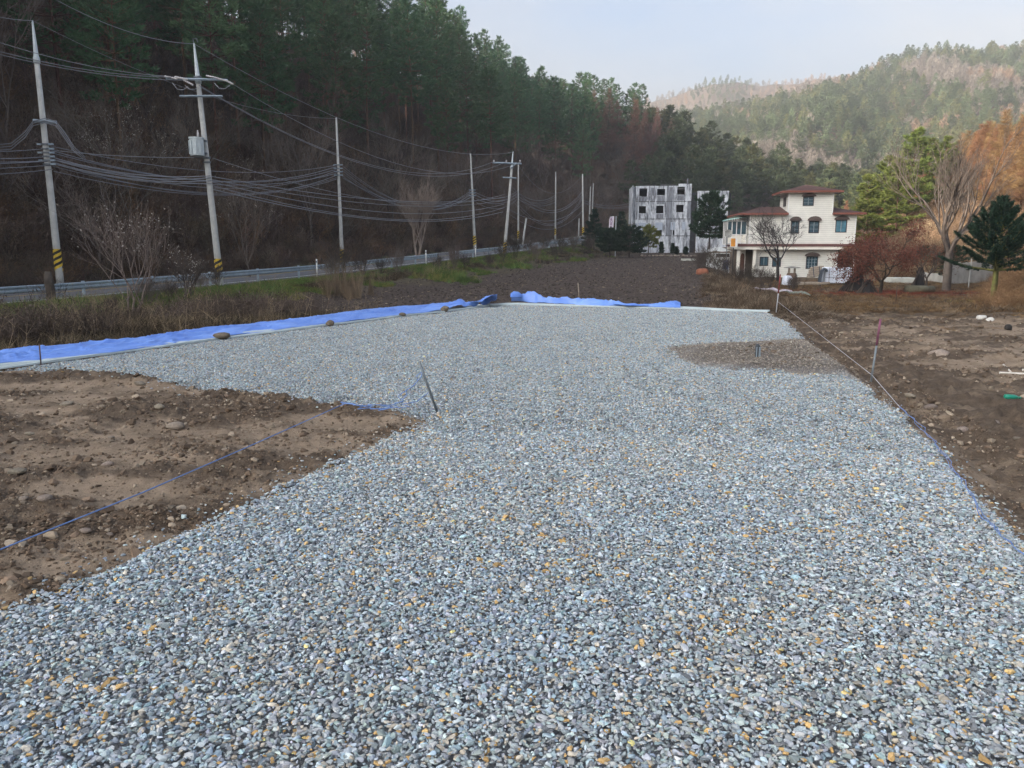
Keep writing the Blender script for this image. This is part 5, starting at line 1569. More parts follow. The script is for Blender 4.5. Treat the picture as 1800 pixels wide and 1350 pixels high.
# dark clipped yew behind, right garden
for (px, py, w_, h_, lab) in [(1672, 498, 44, 62, 'dark evergreen bush right behind the tall leafless trunk'), (1622, 478, 34, 40, 'dark evergreen bush behind the russet maple')]:
    p = gpt(px, py); hm = h_ * p.y / F_PX
    wd, nd = bough_tree(int(px), hm, .25, w_ * p.y / F_PX * .55, 10, 22, 10, .16, .05, 0, 30, .05, .06, 'broad', 0, 0, .07)
    tree('yew_bush', lab, 'bush', p.x, p.y, mesh_of('yew_trunk', wd), mesh_of('yew_crown', nd), M_BARK, M_YEW, z=p.z)
# lit pines and larches on the rising ground behind the garden
y_pines = []
for k in range(3):
    wd, nd = bough_tree(1400 + k, 12, [.16, .22, .12][k], [2.9, 2.6, 3.1][k], 15, 30, 10, .48, .11, -6, 40, .14, .06, 'pine', .03, .05, .17)
    y_pines.append((mesh_of('pine_trunk', wd, True), mesh_of('pine_crown', nd)))
for i, (px, top, y, k) in enumerate([(1532, 312, 92, 0), (1560, 280, 96, 1), (1608, 232, 98, 0), (1640, 246, 104, 2), (1585, 284, 90, 2), (1664, 244, 108, 1)]):
    q = at_y(px, top, y); zb = Hs(q.x, y); ht = q.z - zb
    labs = ['leftmost yellow green pine right of the house roof', 'feathery yellow green pine, second from the house', 'tallest sunlit yellow green pine, pointed top', 'sunlit pine behind the tallest yellow green one', 'low bushy yellow green pine in front of the tallest', 'thin olive pine next to the leafless tall tree']
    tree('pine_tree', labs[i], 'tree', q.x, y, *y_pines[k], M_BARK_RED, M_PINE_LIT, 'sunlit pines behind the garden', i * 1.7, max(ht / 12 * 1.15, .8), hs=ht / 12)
n_l = 0
for i in range(46):
    px = 1474 + 372 * ((i * .618) % 1.0) ** .72; y = 86 + 44 * ((i * .381) % 1.0)
    top = np.interp(px, [1474, 1545, 1600, 1650, 1700, 1740, 1800, 1960], [345, 312, 280, 250, 232, 212, 192, 180]) + rng.uniform(0, 36)
    q = at_y(px, top, y); zb = Hs(q.x, y); ht = q.z - zb
    if ht < 4: continue
    k = int(rng.integers(0, 4))
    tree('larch_tree', ['broad', 'narrow', 'tall', 'small'][k] + ' orange larch ' + ('between the yellow green pines' if px < 1600 else 'behind the pale leafless tree' if px < 1690 else 'behind the gap left of the fir' if px < 1740 else 'above the dark fir' if px < 1790 else 'at the right edge of view') + (', front' if y < 100 else ', rear'), 'tree', q.x, y, lar_o[k][1], lar_o[k][2], M_LARCH_BARK, M_LARCH, 'orange larches at the right', rng.uniform(0, 6), min(ht / 17.5 * 1.25, 1.0), hs=ht / 17.5); n_l += 1
# yews, topiary and pine by the derelict building
for i, (px, top, base, w_, y, lab) in enumerate([(1044, 372, 436, 36, 106, 'dark yew left of the white banner, leftmost of the row'), (1072, 405, 442, 34, 100, 'dark yew under the white banner'),
                                         (1106, 402, 446, 46, 98, 'wide dark yew right of the white banner, front of the derelict building'), (1092, 376, 425, 34, 112, 'dark conifer rising behind the wide yew')]):
    q = at_y(px, base, y); zb = Hs(q.x, y); ht = at_y(px, top, y).z - zb
    wd, nd = bough_tree(1500 + i, ht, .24, w_ * y / F_PX * .58, 12, 26, 10, .30, .085, 0, 35, .06, .06, 'cone' if i in (0, 3) else 'broad', 0, 0, .13)
    tree('yew_tree', lab, 'tree', q.x, y, mesh_of('yew_trunk', wd), mesh_of('yew_crown', nd), M_BARK, M_YEW, 'dark yews by the banner')
q = at_y(1140, 440, 112); zb = Hs(q.x, 112)
wd, nd = bough_tree(1510, at_y(1140, 398, 112).z - zb, .3, 1.4, 9, 18, 8, .3, .09, 5, 35, .06, .1, 'broad', .05, .1, .1)
tree('pine_tree', 'small olive green pine before the left of the derelict building', 'tree', q.x, 112, mesh_of('pine_trunk', wd), mesh_of('pine_crown', nd), M_BARK, M_PINE_LIT)
for i, (px, top, base, w_) in enumerate([(1162, 428, 451, 8), (1182, 431, 452, 6), (1189, 437, 453, 6), (1205, 440, 454, 9)]):
    y = 108; q = at_y(px, base, y); zb = Hs(q.x, y); ht = at_y(px, top, y).z - zb
    wd, nd = bough_tree(1520 + i, max(ht, 1.0), .25, w_ * y / F_PX * .55, 9, 20, 9, .15, .06, 20, 60, .0, .02, 'broad', 0, 0, .05)
    tree('topiary_bush', ['tallest clipped dark bush before the derelict building', 'slim clipped bush, second from left of the derelict wall', 'small clipped bush beside the slim one', 'round clipped bush at the right end of the derelict wall'][i], 'bush', q.x, y, mesh_of('bush_stem', wd), mesh_of('bush_crown', nd), M_BARK, M_YEW, 'clipped bushes before the derelict building')
y = 84; q = at_y(1244, 478, y); zb = Hs(q.x, y); ht = at_y(1246, 343, y).z - zb
wd, nd = bough_tree(1530, ht, .40, 1.9, 14, 26, 10, .36, .075, -5, 45, .12, .08, 'broad', .02, .05, .14)
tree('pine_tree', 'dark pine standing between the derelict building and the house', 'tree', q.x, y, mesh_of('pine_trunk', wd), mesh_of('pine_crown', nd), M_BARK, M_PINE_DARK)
# leafless shrubs
shrubs = []
for k in range(5):
    wd, tips = bare_tree(1600 + k, 2.4, .6, 4, .022, .12, 3, .8, .006, (3, 5), .15, stems=7)
    shrubs.append((mesh_of('shrub_stems', wd), tips))
def shrub(px, base, top, y, label, m, group=None, k=0, wide=1.0, rz=None):
    q = at_y(px, base, y); zb = Hs(q.x, y); ht = max(at_y(px, top, y).z - zb, .5); s_ = ht / 2.4
    o = bpy.data.objects.new('bare_shrub', shrubs[k][0] if not shrubs[k][0].materials or shrubs[k][0].materials[0] == m else shrubs[k][0].copy())
    COL.objects.link(o)
    if not o.data.materials: o.data.materials.append(m)
    elif o.data.materials[0] != m: o.data.materials[0] = m
    o.location = (q.x, y, zb - .05); o.scale = (s_ * wide, s_ * wide, s_); o.rotation_euler = (0, 0, rng.uniform(0, 6) if rz is None else rz)
    return tag(o, label, 'shrub', group)
G_ = 'leafless shrubs on the road bank'
for i, (px, base, top, y) in enumerate([(262, 540, 470, 31), (305, 545, 478, 33), (385, 515, 455, 41), (352, 520, 470, 39), (200, 560, 505, 28), (602, 490, 420, 49), (585, 495, 440, 48), (640, 490, 430, 52), (670, 490, 445, 55),
                                        (800, 470, 420, 62), (770, 475, 440, 60), (820, 468, 438, 64), (700, 485, 430, 56), (885, 462, 420, 74), (905, 460, 400, 78), (930, 455, 410, 84), (960, 450, 405, 90), (985, 450, 408, 92), (1010, 446, 402, 98), (1035, 446, 405, 100), (860, 470, 438, 68), (945, 458, 418, 80), (975, 452, 420, 86)]):
    shrub(px, base, top, y, ('leafless %s shrub on the bank ' % ['brown', 'dark brown', 'grey brown'][i % 3]) + next(w_ for lim, w_ in MARKS if px < lim).replace('behind', 'near'), M_BARK if i % 3 else M_TWIG, G_, i % 5, .9)
G2 = 'leafless shrubs along the house garden'
for i, (px, base, top, y) in enumerate([(1240, 478, 420, 60), (1258, 482, 430, 58), (1276, 486, 440, 56), (1300, 492, 458, 52), (1318, 495, 455, 52), (1340, 497, 460, 52), (1392, 512, 478, 47), (1228, 470, 438, 66), (1352, 498, 468, 51)]):
    shrub(px, base, top, y, 'leafless shrub before the house, ' + ['by the field edge', 'left of the rusty heap', 'under the orange box', 'at the porch corner', 'before the porch door', 'left of the bare tree', 'right of the twig bundle', 'farthest left by the field', 'touching the bare tree trunk'][i], M_BARK, G2, i % 5, .9)
# the shrubs with pale fluffy heads
def pale_shrub(px, base, top, y, label, seed, n=700, stems=6, zfix=None):
    q = at_y(px, base, y); zb = Hs(q.x, y); ht = at_y(px, top, y).z - zb
    wd, tips = bare_tree(seed, ht, .5, 4, .05, .14, 3, .7, .007, (3, 5), .15, stems=stems)
    r = np.random.default_rng(seed); tp = np.array([t[0] for t in tips]); tp = tp[tp[:, 2] > ht * .3]; j = r.integers(0, len(tp), n)
    nd = tris(tp[j] + r.normal(0, .10, (n, 3)), unit(r.normal(size=(n, 3))), .065 * r.uniform(.5, 1.4, n), .055, r)
    tree('seedhead_shrub', label, 'shrub', q.x, y, mesh_of('shrub_stems', wd), mesh_of('shrub_heads', nd), M_TWIG, M_PALELEAF, crown='seed_heads').children[-1]['kind'] = 'stuff'
pale_shrub(228, 560, 330, 29, 'tall leafless shrub dotted with pale seed heads before the guardrail', 1701, 210, 3)
pale_shrub(330, 535, 425, 34, 'low spreading shrub dotted with pale seed heads left of the transformer pole', 1702, 170, 4)
pale_shrub(215, 440, 150, 52, 'tall thin tree dotted with pale seed heads in the dark forest edge', 1703, 520, 1)
pale_shrub(440, 470, 270, 52, 'greyish leafless tree with pale twig tips right of the transformer pole', 1704, 260, 2)
y = 66; 
q = at_y(735, 468, 72); wd, tips = bare_tree(23, 8.2, .36, 5, .13, .22, 5, 1.0, .010, (3, 6), .1, stems=2)
tree('bare_tree', 'pale many stemmed leafless tree across the road from the bend', 'tree', q.x, 72, mesh_of('bare_trunk', wd), None, M_TWIG_PALE, None)
# stump wrapped in vines at the near bank
q = at_y(90, 532, 32); zb = Hs(q.x, 32)
st = thing('vine_stump', 'dark vine covered stump standing in front of the guardrail at left', 'stump', (q.x, 32, zb))
MB().path([(0, 0, -.3), (.03, 0, .5), (-.02, 0, 1.0), (.0, 0, 1.35)], [.20, .17, .18, .12], 9).build('trunk', M_BARK, st, True)
V, F = bush_arrays(77, 40, 1.5, .02, .22); me = np_mesh('vines', V, F); link_mesh('vines', me, M_BARK, st)

# ---- grasses and weeds
def tuft_arrays(seed, n, h, w, spread, seedhead=0):
    r = np.random.default_rng(seed)
    base = np.stack([r.normal(0, .13, n), r.normal(0, .13, n), np.full(n, -.05)], 1)
    d = unit(np.stack([r.normal(0, spread, n), r.normal(0, spread, n), np.ones(n)], 1))
    L = h * r.uniform(.4, 1.1, n); mid = base + d * (L * .6)[:, None]
    d2 = unit(d + np.stack([r.normal(0, .35, n), r.normal(0, .35, n), np.full(n, -.1)], 1))
    s = np.cross(d, r.normal(size=(n, 3))); s = unit(s) * w / 2
    V = np.stack([base - s, base + s, mid + s * .8, mid - s * .8, mid + d2 * (L * .5)[:, None]], 1).reshape(-1, 3)
    i = np.arange(n)[:, None] * 5
    F = np.concatenate([i + np.array([[0, 1, 2]]), i + np.array([[0, 2, 3]]), i + np.array([[3, 2, 4]])])
    return V, F
grass_src = source_collection('grass_shapes', [(np_mesh('tuft', *tuft_arrays(800 + k, 40, .62, .017, [.3, .5, .75, .25][k % 4])), M_HAY) for k in range(8)])
def grass(name, x, y, sc, c, label, zoff=0, hs=None, cat='grass'):
    n = len(x); z = H(x, y) + zoff
    return scatter(name, np.stack([x, y, z], 1), np.stack([rng.normal(0, .18, n), rng.normal(0, .18, n), rng.uniform(0, 6.28, n)], 1), np.stack([sc, sc, sc * (1 if hs is None else hs)], 1),
                   rng.integers(0, 8, n), np.clip(c, .02, .6), grass_src, label, cat)
# bank between the blue sheet and the road
n0 = 30000
s = 5 + 100 * rng.uniform(0, 1, n0) ** 1.2; q = rng.uniform(.3, 21, n0); x, y = road_xy(q, s)
k = (y > 8) & (np.degrees(np.abs(np.arctan2(x, y))) < 36) & (poly_sd(x, y, PLAT) < -1.9) & (q < 1.5 + 4.5 + 15 * (1 - smooth(y, 20, 34)) - 1.5 * smooth(y, 40, 80)) 
k &= ~((q < 1.2) | ((q < 3.2) & (rng.uniform(0, 1, n0) < .5)))
x, y, q, s = x[k], y[k], q[k], s[k]; n = len(x)
n1 = fbm(x / 2.2, y / 2.2, 95, 3); n2 = fbm(x / 3, y / 3, 91, 3)
gfac = smooth(-q + 1.6 * n2, -4.6, -1.8) * smooth(n1, -.15, .2)
c = np.array([.115, .092, .058]) * rng.lognormal(0, .36, n)[:, None]; tn = (n1 > .16) & (rng.uniform(0, 1, n) < .35); c[tn] = np.array([.22, .17, .11]) * rng.lognormal(0, .25, tn.sum())[:, None]
dk = (rng.uniform(0, 1, n) < .25 + .5 * smooth(n2, -.2, .4)) & ~tn; c[dk] *= np.array([.45, .43, .45])
gm = rng.uniform(0, 1, n) < gfac * .85; c[gm] = np.array([.085, .145, .03]) * rng.lognormal(0, .25, gm.sum())[:, None]
hs = np.where(gm, .42, rng.uniform(.4, 1.05, n) * (1 + .7 * np.clip(n1, 0, 1))) * np.interp(q, [0, 1.5, 3, 4.5, 7, 10, 16], [.10, .12, .16, .30, .62, .75, .5])
grass('dry_grass', x, y, rng.uniform(.7, 1.25, n), c, 'dry tan weeds with green grass patches on the bank below the road', hs=hs)
print('bank grass', n)
n0 = 15000
s = 8 + 95 * rng.uniform(0, 1, n0) ** 1.2; q = rng.uniform(.7, 7.5, n0); x, y = road_xy(q, s)
k = (y > 8) & (np.degrees(np.abs(np.arctan2(x, y))) < 36) & (poly_sd(x, y, PLAT) < -1.9) & (fbm(x / 2.6, y / 2.6, 94, 3) + .22 - .085 * q > 0); x, y, q = x[k], y[k], q[k]; n = len(x)
c = np.array([.11, .175, .045]) * rng.lognormal(0, .3, n)[:, None]; yl = rng.uniform(0, 1, n) < .3; c[yl] = np.array([.19, .18, .06])
grass('verge_grass', x, y, rng.uniform(.6, 1.0, n), c, 'bright green grass along the road edge below the guardrail', hs=np.interp(q, [.7, 2, 5], [.18, .28, .5]) * rng.uniform(.7, 1.3, n))
# dark brush in the bank
n0 = 4200
s = 8 + 115 * rng.uniform(0, 1, n0) ** 1.1; q = rng.uniform(2.2, 16, n0); x, y = road_xy(q, s)
k = (y > 8) & (np.degrees(np.abs(np.arctan2(x, y))) < 36) & (poly_sd(x, y, PLAT) < -2.5) & (fbm(x / 3.2, y / 3.2, 96, 3) > -.05 - .5 * smooth(y, 55, 80)) & (q < 6.5 + 10 * (1 - smooth(y, 24, 36))); x, y = x[k], y[k]; n = len(x)
c = np.array([.085, .066, .055]) * rng.lognormal(0, .3, n)[:, None]; sc = rng.uniform(.35, .8, n) * np.interp(road_qs(x, y)[0], [2, 5, 9], [.1, .2, .8])
scatter('bank_brush', np.stack([x, y, H(x, y)], 1), np.stack([rng.normal(0, .2, n), rng.normal(0, .2, n), rng.uniform(0, 6.28, n)], 1), np.stack([sc, sc, sc], 1), rng.integers(0, 8, n), np.clip(c, .02, .4), brush_src, 'dark leafless brush on the bank below the road', 'undergrowth')
# patches of fresh grass one can see from afar
gx_l, gy_l, gs_l = [], [], []
for (px, py, rad, m_) in [(432, 512, 1.7, 170), (455, 522, 1.2, 90), (772, 482, 1.8, 150), (795, 492, 1.4, 90), (60, 543, 2.6, 260), (170, 536, 2.8, 300), (300, 526, 2.2, 200), (30, 560, 1.5, 80), (120, 560, 1.6, 80), (905, 470, 1.6, 90), (25, 575, .8, 60)]:
    p = gpt(px, py); gx_l.append(p.x + rng.normal(0, rad * .55, m_)); gy_l.append(p.y + rng.normal(0, rad * .7, m_)); gs_l.append(np.full(m_, 1.0))
x = np.concatenate(gx_l); y = np.concatenate(gy_l); k = road_qs(x, y)[0] > .7; x, y = x[k], y[k]; n = len(x)
c = np.array([.10, .155, .045]) * rng.lognormal(0, .3, n)[:, None]; yl = rng.uniform(0, 1, n) < .25; c[yl] = np.array([.22, .21, .07])
grass('verge_grass', x, y, rng.uniform(.8, 1.2, n), c, 'patches of fresh green grass on the top of the roadside bank', hs=rng.uniform(.5, .95, n) * np.interp(road_qs(x, y)[0], [.7, 2.5, 5], [.3, .6, 1]))
# slender branching stalks standing in it
stalk_src = source_collection('stalk_shapes', [(np_mesh('stalk', *bush_arrays(870 + k, 5, 1.35, .013, .16)), M_HAY) for k in range(6)])
n0 = 2600
s = 5 + 75 * rng.uniform(0, 1, n0) ** 1.1; q = rng.uniform(3.5, 20, n0); x, y = road_xy(q, s)
k = (y > 8) & (np.degrees(np.abs(np.arctan2(x, y))) < 36) & (poly_sd(x, y, PLAT) < -2.1) & (q < 6 + 15 * (1 - smooth(y, 20, 34))) & (fbm(x / 2, y / 2, 98, 3) > -.1); x, y, q = x[k], y[k], q[k]; n = len(x)
sc = rng.uniform(.55, 1.25, n) * np.interp(q, [3.5, 6, 12], [.6, 1, .8])
scatter('weed_stalks', np.stack([x, y, H(x, y)], 1), np.stack([rng.normal(0, .12, n), rng.normal(0, .12, n), rng.uniform(0, 6.28, n)], 1), np.stack([sc, sc, sc], 1), rng.integers(0, 6, n),
        np.clip(np.array([.27, .205, .135]) * rng.lognormal(0, .28, n)[:, None], .03, .5), stalk_src, 'slender pale dead weed stalks standing on the bank behind the blue sheet', 'weeds')
# tall reeds around the bush with the slim pole
p = at_y(605, 530, 41); n = 34
x = p.x + rng.normal(0, .62, n); y = 41 + rng.normal(0, .9, n)
grass('tall_reeds', x, y, rng.uniform(.45, .7, n), np.array([.22, .165, .11]) * rng.lognormal(0, .2, n)[:, None], 'tall tan reeds standing in front of the bush with the slim pole', hs=rng.uniform(2.2, 8, n), cat='reeds')
# ploughed field: clods and straw
n0 = 16000
y = 21 + 95 * rng.uniform(0, 1, n0) ** 1.7; u = rng.uniform(-.28, .27, n0); x = u * y
q, s = road_qs(x, y); k = (q > 6.5) & (x < 1.5 + .235 * y + rng.normal(0, .4, n0)) & (poly_sd(x, y, PLAT) < -1.3); x, y = x[k], y[k]; n = len(x)
size = rng.uniform(.03, .08, n) * (.8 + y / 150); c = np.array([.072, .060, .052]) * rng.lognormal(0, .3, n)[:, None]
st_ = rng.uniform(0, 1, n) < .14; c[st_] = np.array([.25, .195, .13]) * rng.lognormal(0, .25, st_.sum())[:, None]
scl = np.stack([size, size, size * .8], 1); scl[st_] *= np.array([1.5, .35, .3])
scatter('field_clods', np.stack([x, y, H(x, y) + .02], 1), np.stack([rng.uniform(-.4, .4, n), rng.uniform(-.4, .4, n), rng.uniform(0, 6.28, n)], 1), scl, rng.integers(0, 12, n), np.clip(c, .02, .5), clod_src, 'dark clods and straw bits covering the ploughed field', 'soil clods')
# tan weeds at the field's right edge and in front of the garden
n0 = 30000
y = 16.5 + 53 * rng.uniform(0, 1, n0) ** 1.3; x = y * rng.uniform(.17, .80, n0)
n1 = fbm(x / 1.8, y / 1.8, 97, 3); e = x - (1.5 + .235 * y)
left_strip = (e > -1.0 + .5 * n1) & (e < 1.6 + .03 * y + .8 * n1) & (y > 20)
k = left_strip & (rng.uniform(0, 1, n0) < np.where(n1 > -.25, .7, .15)) | ((e >= 2.0 + .03 * y) & (y > 25.0 + 2.5 * n1) & (y < 62) & (n1 > -.35)) | ((e > 2.2) & (y > 17 + 3 * n1) & (y <= 25 + 2.5 * n1) & (rng.uniform(0, 1, n0) < .16 * smooth(y, 16, 25)))
k &= poly_sd(x, y, PLAT) < -.8
x, y, e, n1 = x[k], y[k], e[k], n1[k]; n = len(x)
c = np.array([.155, .120, .085]) * rng.lognormal(0, .4, n)[:, None]
o = rng.uniform(0, 1, n) < .4; c[o] *= np.array([.55, .48, .45])
far_g = e > 1.8 + .03 * y; og = far_g & (rng.uniform(0, 1, n) < .45); c[og] = np.array([.20, .125, .06]) * rng.lognormal(0, .25, og.sum())[:, None]
ye = far_g & (np.exp(-(((x - 22.3) / 2.4) ** 2 + ((y - 34.5) / 2.5) ** 2)) > rng.uniform(.2, 1, n)); c[ye] = np.array([.28, .25, .06]) * rng.lognormal(0, .2, ye.sum())[:, None]
rd = np.exp(-(((x - 22) / 4.8) ** 2 + ((y - 44.5) / 3.4) ** 2)) > rng.uniform(.04, .8, n); c[rd] = np.array([.21, .06, .038]) * rng.lognormal(0, .25, rd.sum())[:, None]
hs = np.where(far_g, rng.uniform(.08, .34, n), rng.uniform(.2, .6, n) * (.5 + 1.0 * np.exp(-((e - 1.2) / 1.6) ** 2))); hs = np.where(rd, .12, hs); hs = np.where(y < 25, rng.uniform(.04, .12, n), hs)
grass('dry_weeds', x, y, rng.uniform(.7, 1.2, n) * np.where(far_g, .8, 1), c, 'dry tan weeds and fallen leaves between the gravel plot and the house garden', hs=hs)
# brown brush on the right bank
n0 = 5200
y = rng.uniform(28, 75, n0); x = y * rng.uniform(.60, .84, n0)
k = (x - .625 * y > rng.uniform(-.8, .6, n0)) & (np.degrees(np.arctan2(x, y)) < 40); x, y = x[k], y[k]; n = len(x)
c = np.array([.19, .115, .062]) * rng.lognormal(0, .3, n)[:, None]; sc = rng.uniform(.22, .62, n)
scatter('bank_brush', np.stack([x, y, H(x, y)], 1), np.stack([rng.normal(0, .3, n), rng.normal(0, .3, n), rng.uniform(0, 6.28, n)], 1), np.stack([sc, sc, sc * .8], 1), rng.integers(0, 8, n), np.clip(c, .02, .5), brush_src, 'tangled ochre brush on the bank at the far right', 'undergrowth')
y = rng.uniform(64, 118, 5200); x = y * rng.uniform(.42, .86, 5200); k = (np.degrees(np.arctan2(x, y)) < 40) & ((x > .47 * y) | (y > 76)); x, y = x[k], y[k]; n = len(x)
c = np.array([.20, .13, .08]) * rng.lognormal(0, .42, n)[:, None] * (1 + .5 * fbm(x / 5, y / 5, 99, 3))[:, None]; sc = rng.uniform(.45, 1.2, n)
scatter('hedge_brush', np.stack([x, y, H(x, y)], 1), np.stack([rng.normal(0, .1, n), rng.normal(0, .1, n), rng.uniform(0, 6.28, n)], 1), np.stack([sc, sc, sc], 1), rng.integers(0, 8, n), np.clip(c, .02, .5), brush_src, 'pale brown leafless thicket behind the garden', 'undergrowth')
# ================================================================== THINGS ON AND AROUND THE PLOT
rng = np.random.default_rng(66)
# ---- blue sheets
def tarp_mat():
    m, t, n, b = _new('blue_tarpaulin'); L = t.links.new
    b.inputs['Roughness'].default_value = .42; b.inputs['Specular IOR Level'].default_value = .45
    tc = n.new('ShaderNodeTexCoord'); nz = n.new('ShaderNodeTexNoise'); nz.inputs['Scale'].default_value = 1.3; nz.inputs['Detail'].default_value = 6
    L(tc.outputs['Object'], nz.inputs['Vector'])
    cr = n.new('ShaderNodeValToRGB'); e = cr.color_ramp.elements; e[0].position = .3; e[0].color = (.10, .215, .63, 1); e[1].position = .7; e[1].color = (.18, .33, .76, 1)
    L(nz.outputs['Fac'], cr.inputs['Fac']); L(cr.outputs['Color'], b.inputs['Base Color'])
    n2 = n.new('ShaderNodeTexNoise'); n2.inputs['Scale'].default_value = 6; n2.inputs['Detail'].default_value = 5; L(tc.outputs['Object'], n2.inputs['Vector'])
    bp = n.new('ShaderNodeBump'); bp.inputs['Strength'].default_value = .5; bp.inputs['Distance'].default_value = .04; L(n2.outputs['Fac'], bp.inputs['Height']); L(bp.outputs['Normal'], b.inputs['Normal'])
    return m
M_TARP = tarp_mat()
def sheet(name, far_px, near_px, nu, nv, label, seed, amp=.05, zfar=0.0, bunch=None, drop=0.0):
    fxs, fys = zip(*far_px); nxs, nys = zip(*near_px)
    V = []
    for i in range(nu + 1):
        f = i / nu
        pxn = nxs[0] + (nxs[-1] - nxs[0]) * f; pxf = fxs[0] + (fxs[-1] - fxs[0]) * f
        zf = zfar(f) if callable(zfar) else zfar
        pn = on_z(pxn, np.interp(pxn, nxs, nys), .03); pf = on_z(pxf, np.interp(pxf, fxs, fys), zf)
        for j in range(nv + 1):
            g = j / nv
            p = pn.lerp(pf, g); V.append([p.x, p.y, p.z, f, g])
    V = np.array(V)
    x, y = V[:, 0], V[:, 1]; e = np.sin(np.pi * np.clip(V[:, 4] * .9 + .1, 0, 1))
    a = math.atan2(V[-1, 1] - V[0, 1], V[-1, 0] - V[0, 0]); al = x * math.cos(a) + y * math.sin(a); ac = -x * math.sin(a) + y * math.cos(a)
    wq = .55 * fbm(al * .8, ac * 1.5, seed + 5, 3)
    wr = 1 - np.abs(fbm(al * .5, (ac + wq) * 4.2, seed, 3)) * 3.2
    wr2 = 1 - np.abs(fbm(al * 1.6 + 2 * ac, (ac + wq) * 6 - al * .7, seed + 9, 3)) * 3.2
    e = e * (1 - .5 * smooth(V[:, 4], .8, 1))
    V[:, 2] += amp * e * np.clip(wr, 0, 1) ** 1.4 + amp * .5 * np.clip(wr2, 0, 1) ** 2 * e + amp * .25 * e * fbm(al * .45, ac * 1.4, seed + 3, 2)
    cre = 1 - np.abs(fbm(al * .9 + ac * .6, (ac + wq) * 7.5, seed + 13, 3)) * 2.6
    V[:, 2] += .030 * e * np.clip(cre, 0, 1) ** 2
    if bunch is not None: V[:, 2] += bunch(V[:, 3], V[:, 4], al, ac)
    V[:, 2] -= drop * V[:, 4] ** 3
    m = nv + 1; i = np.arange((nu + 1) * m).reshape(nu + 1, m)
    F = np.stack([i[:-1, :-1], i[1:, :-1], i[1:, 1:], i[:-1, 1:]], -1).reshape(-1, 4)
    top = V[:, :3]; bot = top - np.array([0, 0, .006]); N = len(top)
    F2 = np.concatenate([F, F[:, ::-1] + N])
    rim = []
    for lst in (i[:, 0], i[:, -1][::-1], i[0, ::-1], i[-1, :]):
        for k in range(len(lst) - 1): rim.append((lst[k], lst[k] + N, lst[k + 1] + N, lst[k + 1]))
    me = np_mesh(name, np.concatenate([top, bot]), np.concatenate([F2, np.array(rim)]), True)
    o = link_mesh(name, me, M_TARP); return tag(o, label, 'tarpaulin')
sheet('tarpaulin', [(-420, 660), (-200, 632), (0, 612), (100, 603), (250, 590), (330, 578), (500, 560), (600, 547), (700, 536), (830, 530), (874, 521)],
      [(-420, 702), (-200, 668), (0, 640), (100, 631), (200, 619), (390, 592), (580, 569), (705, 554), (782, 546), (850, 536), (872, 531)], 620, 46,
      'long crumpled blue tarpaulin running along the left rim of the gravel', 5, .055, lambda f: .06 + (.22 if f > .93 else 0) * (f - .93) / .07,
      lambda f, g, al, ac: .10 * smooth(f, .90, .97) * (1 - np.abs(fbm(al * 1.5, ac * 2.5, 77, 3)) * 2), .03)
sheet('tarpaulin', [(897, 519), (930, 518), (980, 523), (1060, 528), (1100, 533), (1140, 534), (1196, 534)],
      [(899, 530), (940, 532), (1000, 535), (1060, 538), (1110, 538), (1150, 540), (1196, 541)], 260, 26,
      'shorter bunched blue tarpaulin along the far rim of the gravel', 15, .045, lambda f: .16 * (1 - f) + .08,
      lambda f, g, al, ac: (.22 * np.exp(-((f - .08) / .09) ** 2) + .08 * np.exp(-((f - .45) / .25) ** 2) + .10 * np.exp(-((f - .95) / .05) ** 2)) * np.sin(np.pi * g) * (.4 + .6 * (1 - np.abs(fbm(al * 3, ac * 4, 79, 3)) * 2)), .05)
# stones holding the sheet down
M_BROWNROCK = mat('brown_boulder', (.10, .08, .06), .92, .35, 4, .5, 25, (.22, .18, .13))
for i, (px, py, wp, fl, lab) in enumerate([(391, 592, 34, .75, 'long flat grey brown stone weighing down the blue sheet, nearest of four'), (580, 570, 15, 1.7, 'round brown stone on the blue sheet, second from the left'),
                                           (707, 554, 14, 1.1, 'small dark stone on the blue sheet, third from the left'), (782, 545, 18, 1.5, 'brown and white stone on the blue sheet, farthest of four')]):
    rock(px, py, wp, lab, i + 1, M_BROWNROCK, .05, 'stones weighing down the blue sheet', fl, rz=.2)
# ---- pale edging: ribbed strip laid between the stones and the sheet
M_EDGE = mat('pale_fleece', (.50, .57, .58), .8, .12, 5, .2, 40)
ed = thing('edging_strip', 'pale ribbed edging strip between the gravel and the blue sheets', 'edging', (0, 0, 0))
def edge_run(pxs, w0, w1, nr):
    pts = [on_z(a, c, 0) for a, c in pxs]
    P = []
    for a, c in zip(pts[:-1], pts[1:]):
        for k in range(6): P.append(a.lerp(c, k / 6))
    P.append(pts[-1])
    for r_ in range(nr):
        V, F = [], []
        for i, p in enumerate(P):
            t = (P[min(i + 1, len(P) - 1)] - P[max(i - 1, 0)]).normalized(); nn = Vector((-t.y, t.x, 0)); w = w0 + (w1 - w0) * i / (len(P) - 1)
            c0 = p + nn * (w * (r_ / nr)) ; c1 = p + nn * (w * ((r_ + .78) / nr))
            j = .008 * math.sin(i * .9 + r_)
            V += [(c0.x, c0.y, .005), (c0.x, c0.y, .034 + j), (c1.x, c1.y, .034 + j), (c1.x, c1.y, .005)]
        for i in range(len(P) - 1):
            for k in range(4): F.append((i * 4 + k, i * 4 + (k + 1) % 4, i * 4 + 4 + (k + 1) % 4, i * 4 + 4 + k))
        MB().add(V, F).build('rib', M_EDGE, ed)
edge_run([(-420, 722), (-200, 682), (0, 650), (200, 623), (390, 597), (580, 573), (705, 557), (782, 549), (860, 538.5)], .38, .42, 5)
edge_run([(862, 537.5), (905, 536.5), (1195, 543.5), (1348, 549.5)], .40, .42, 4)

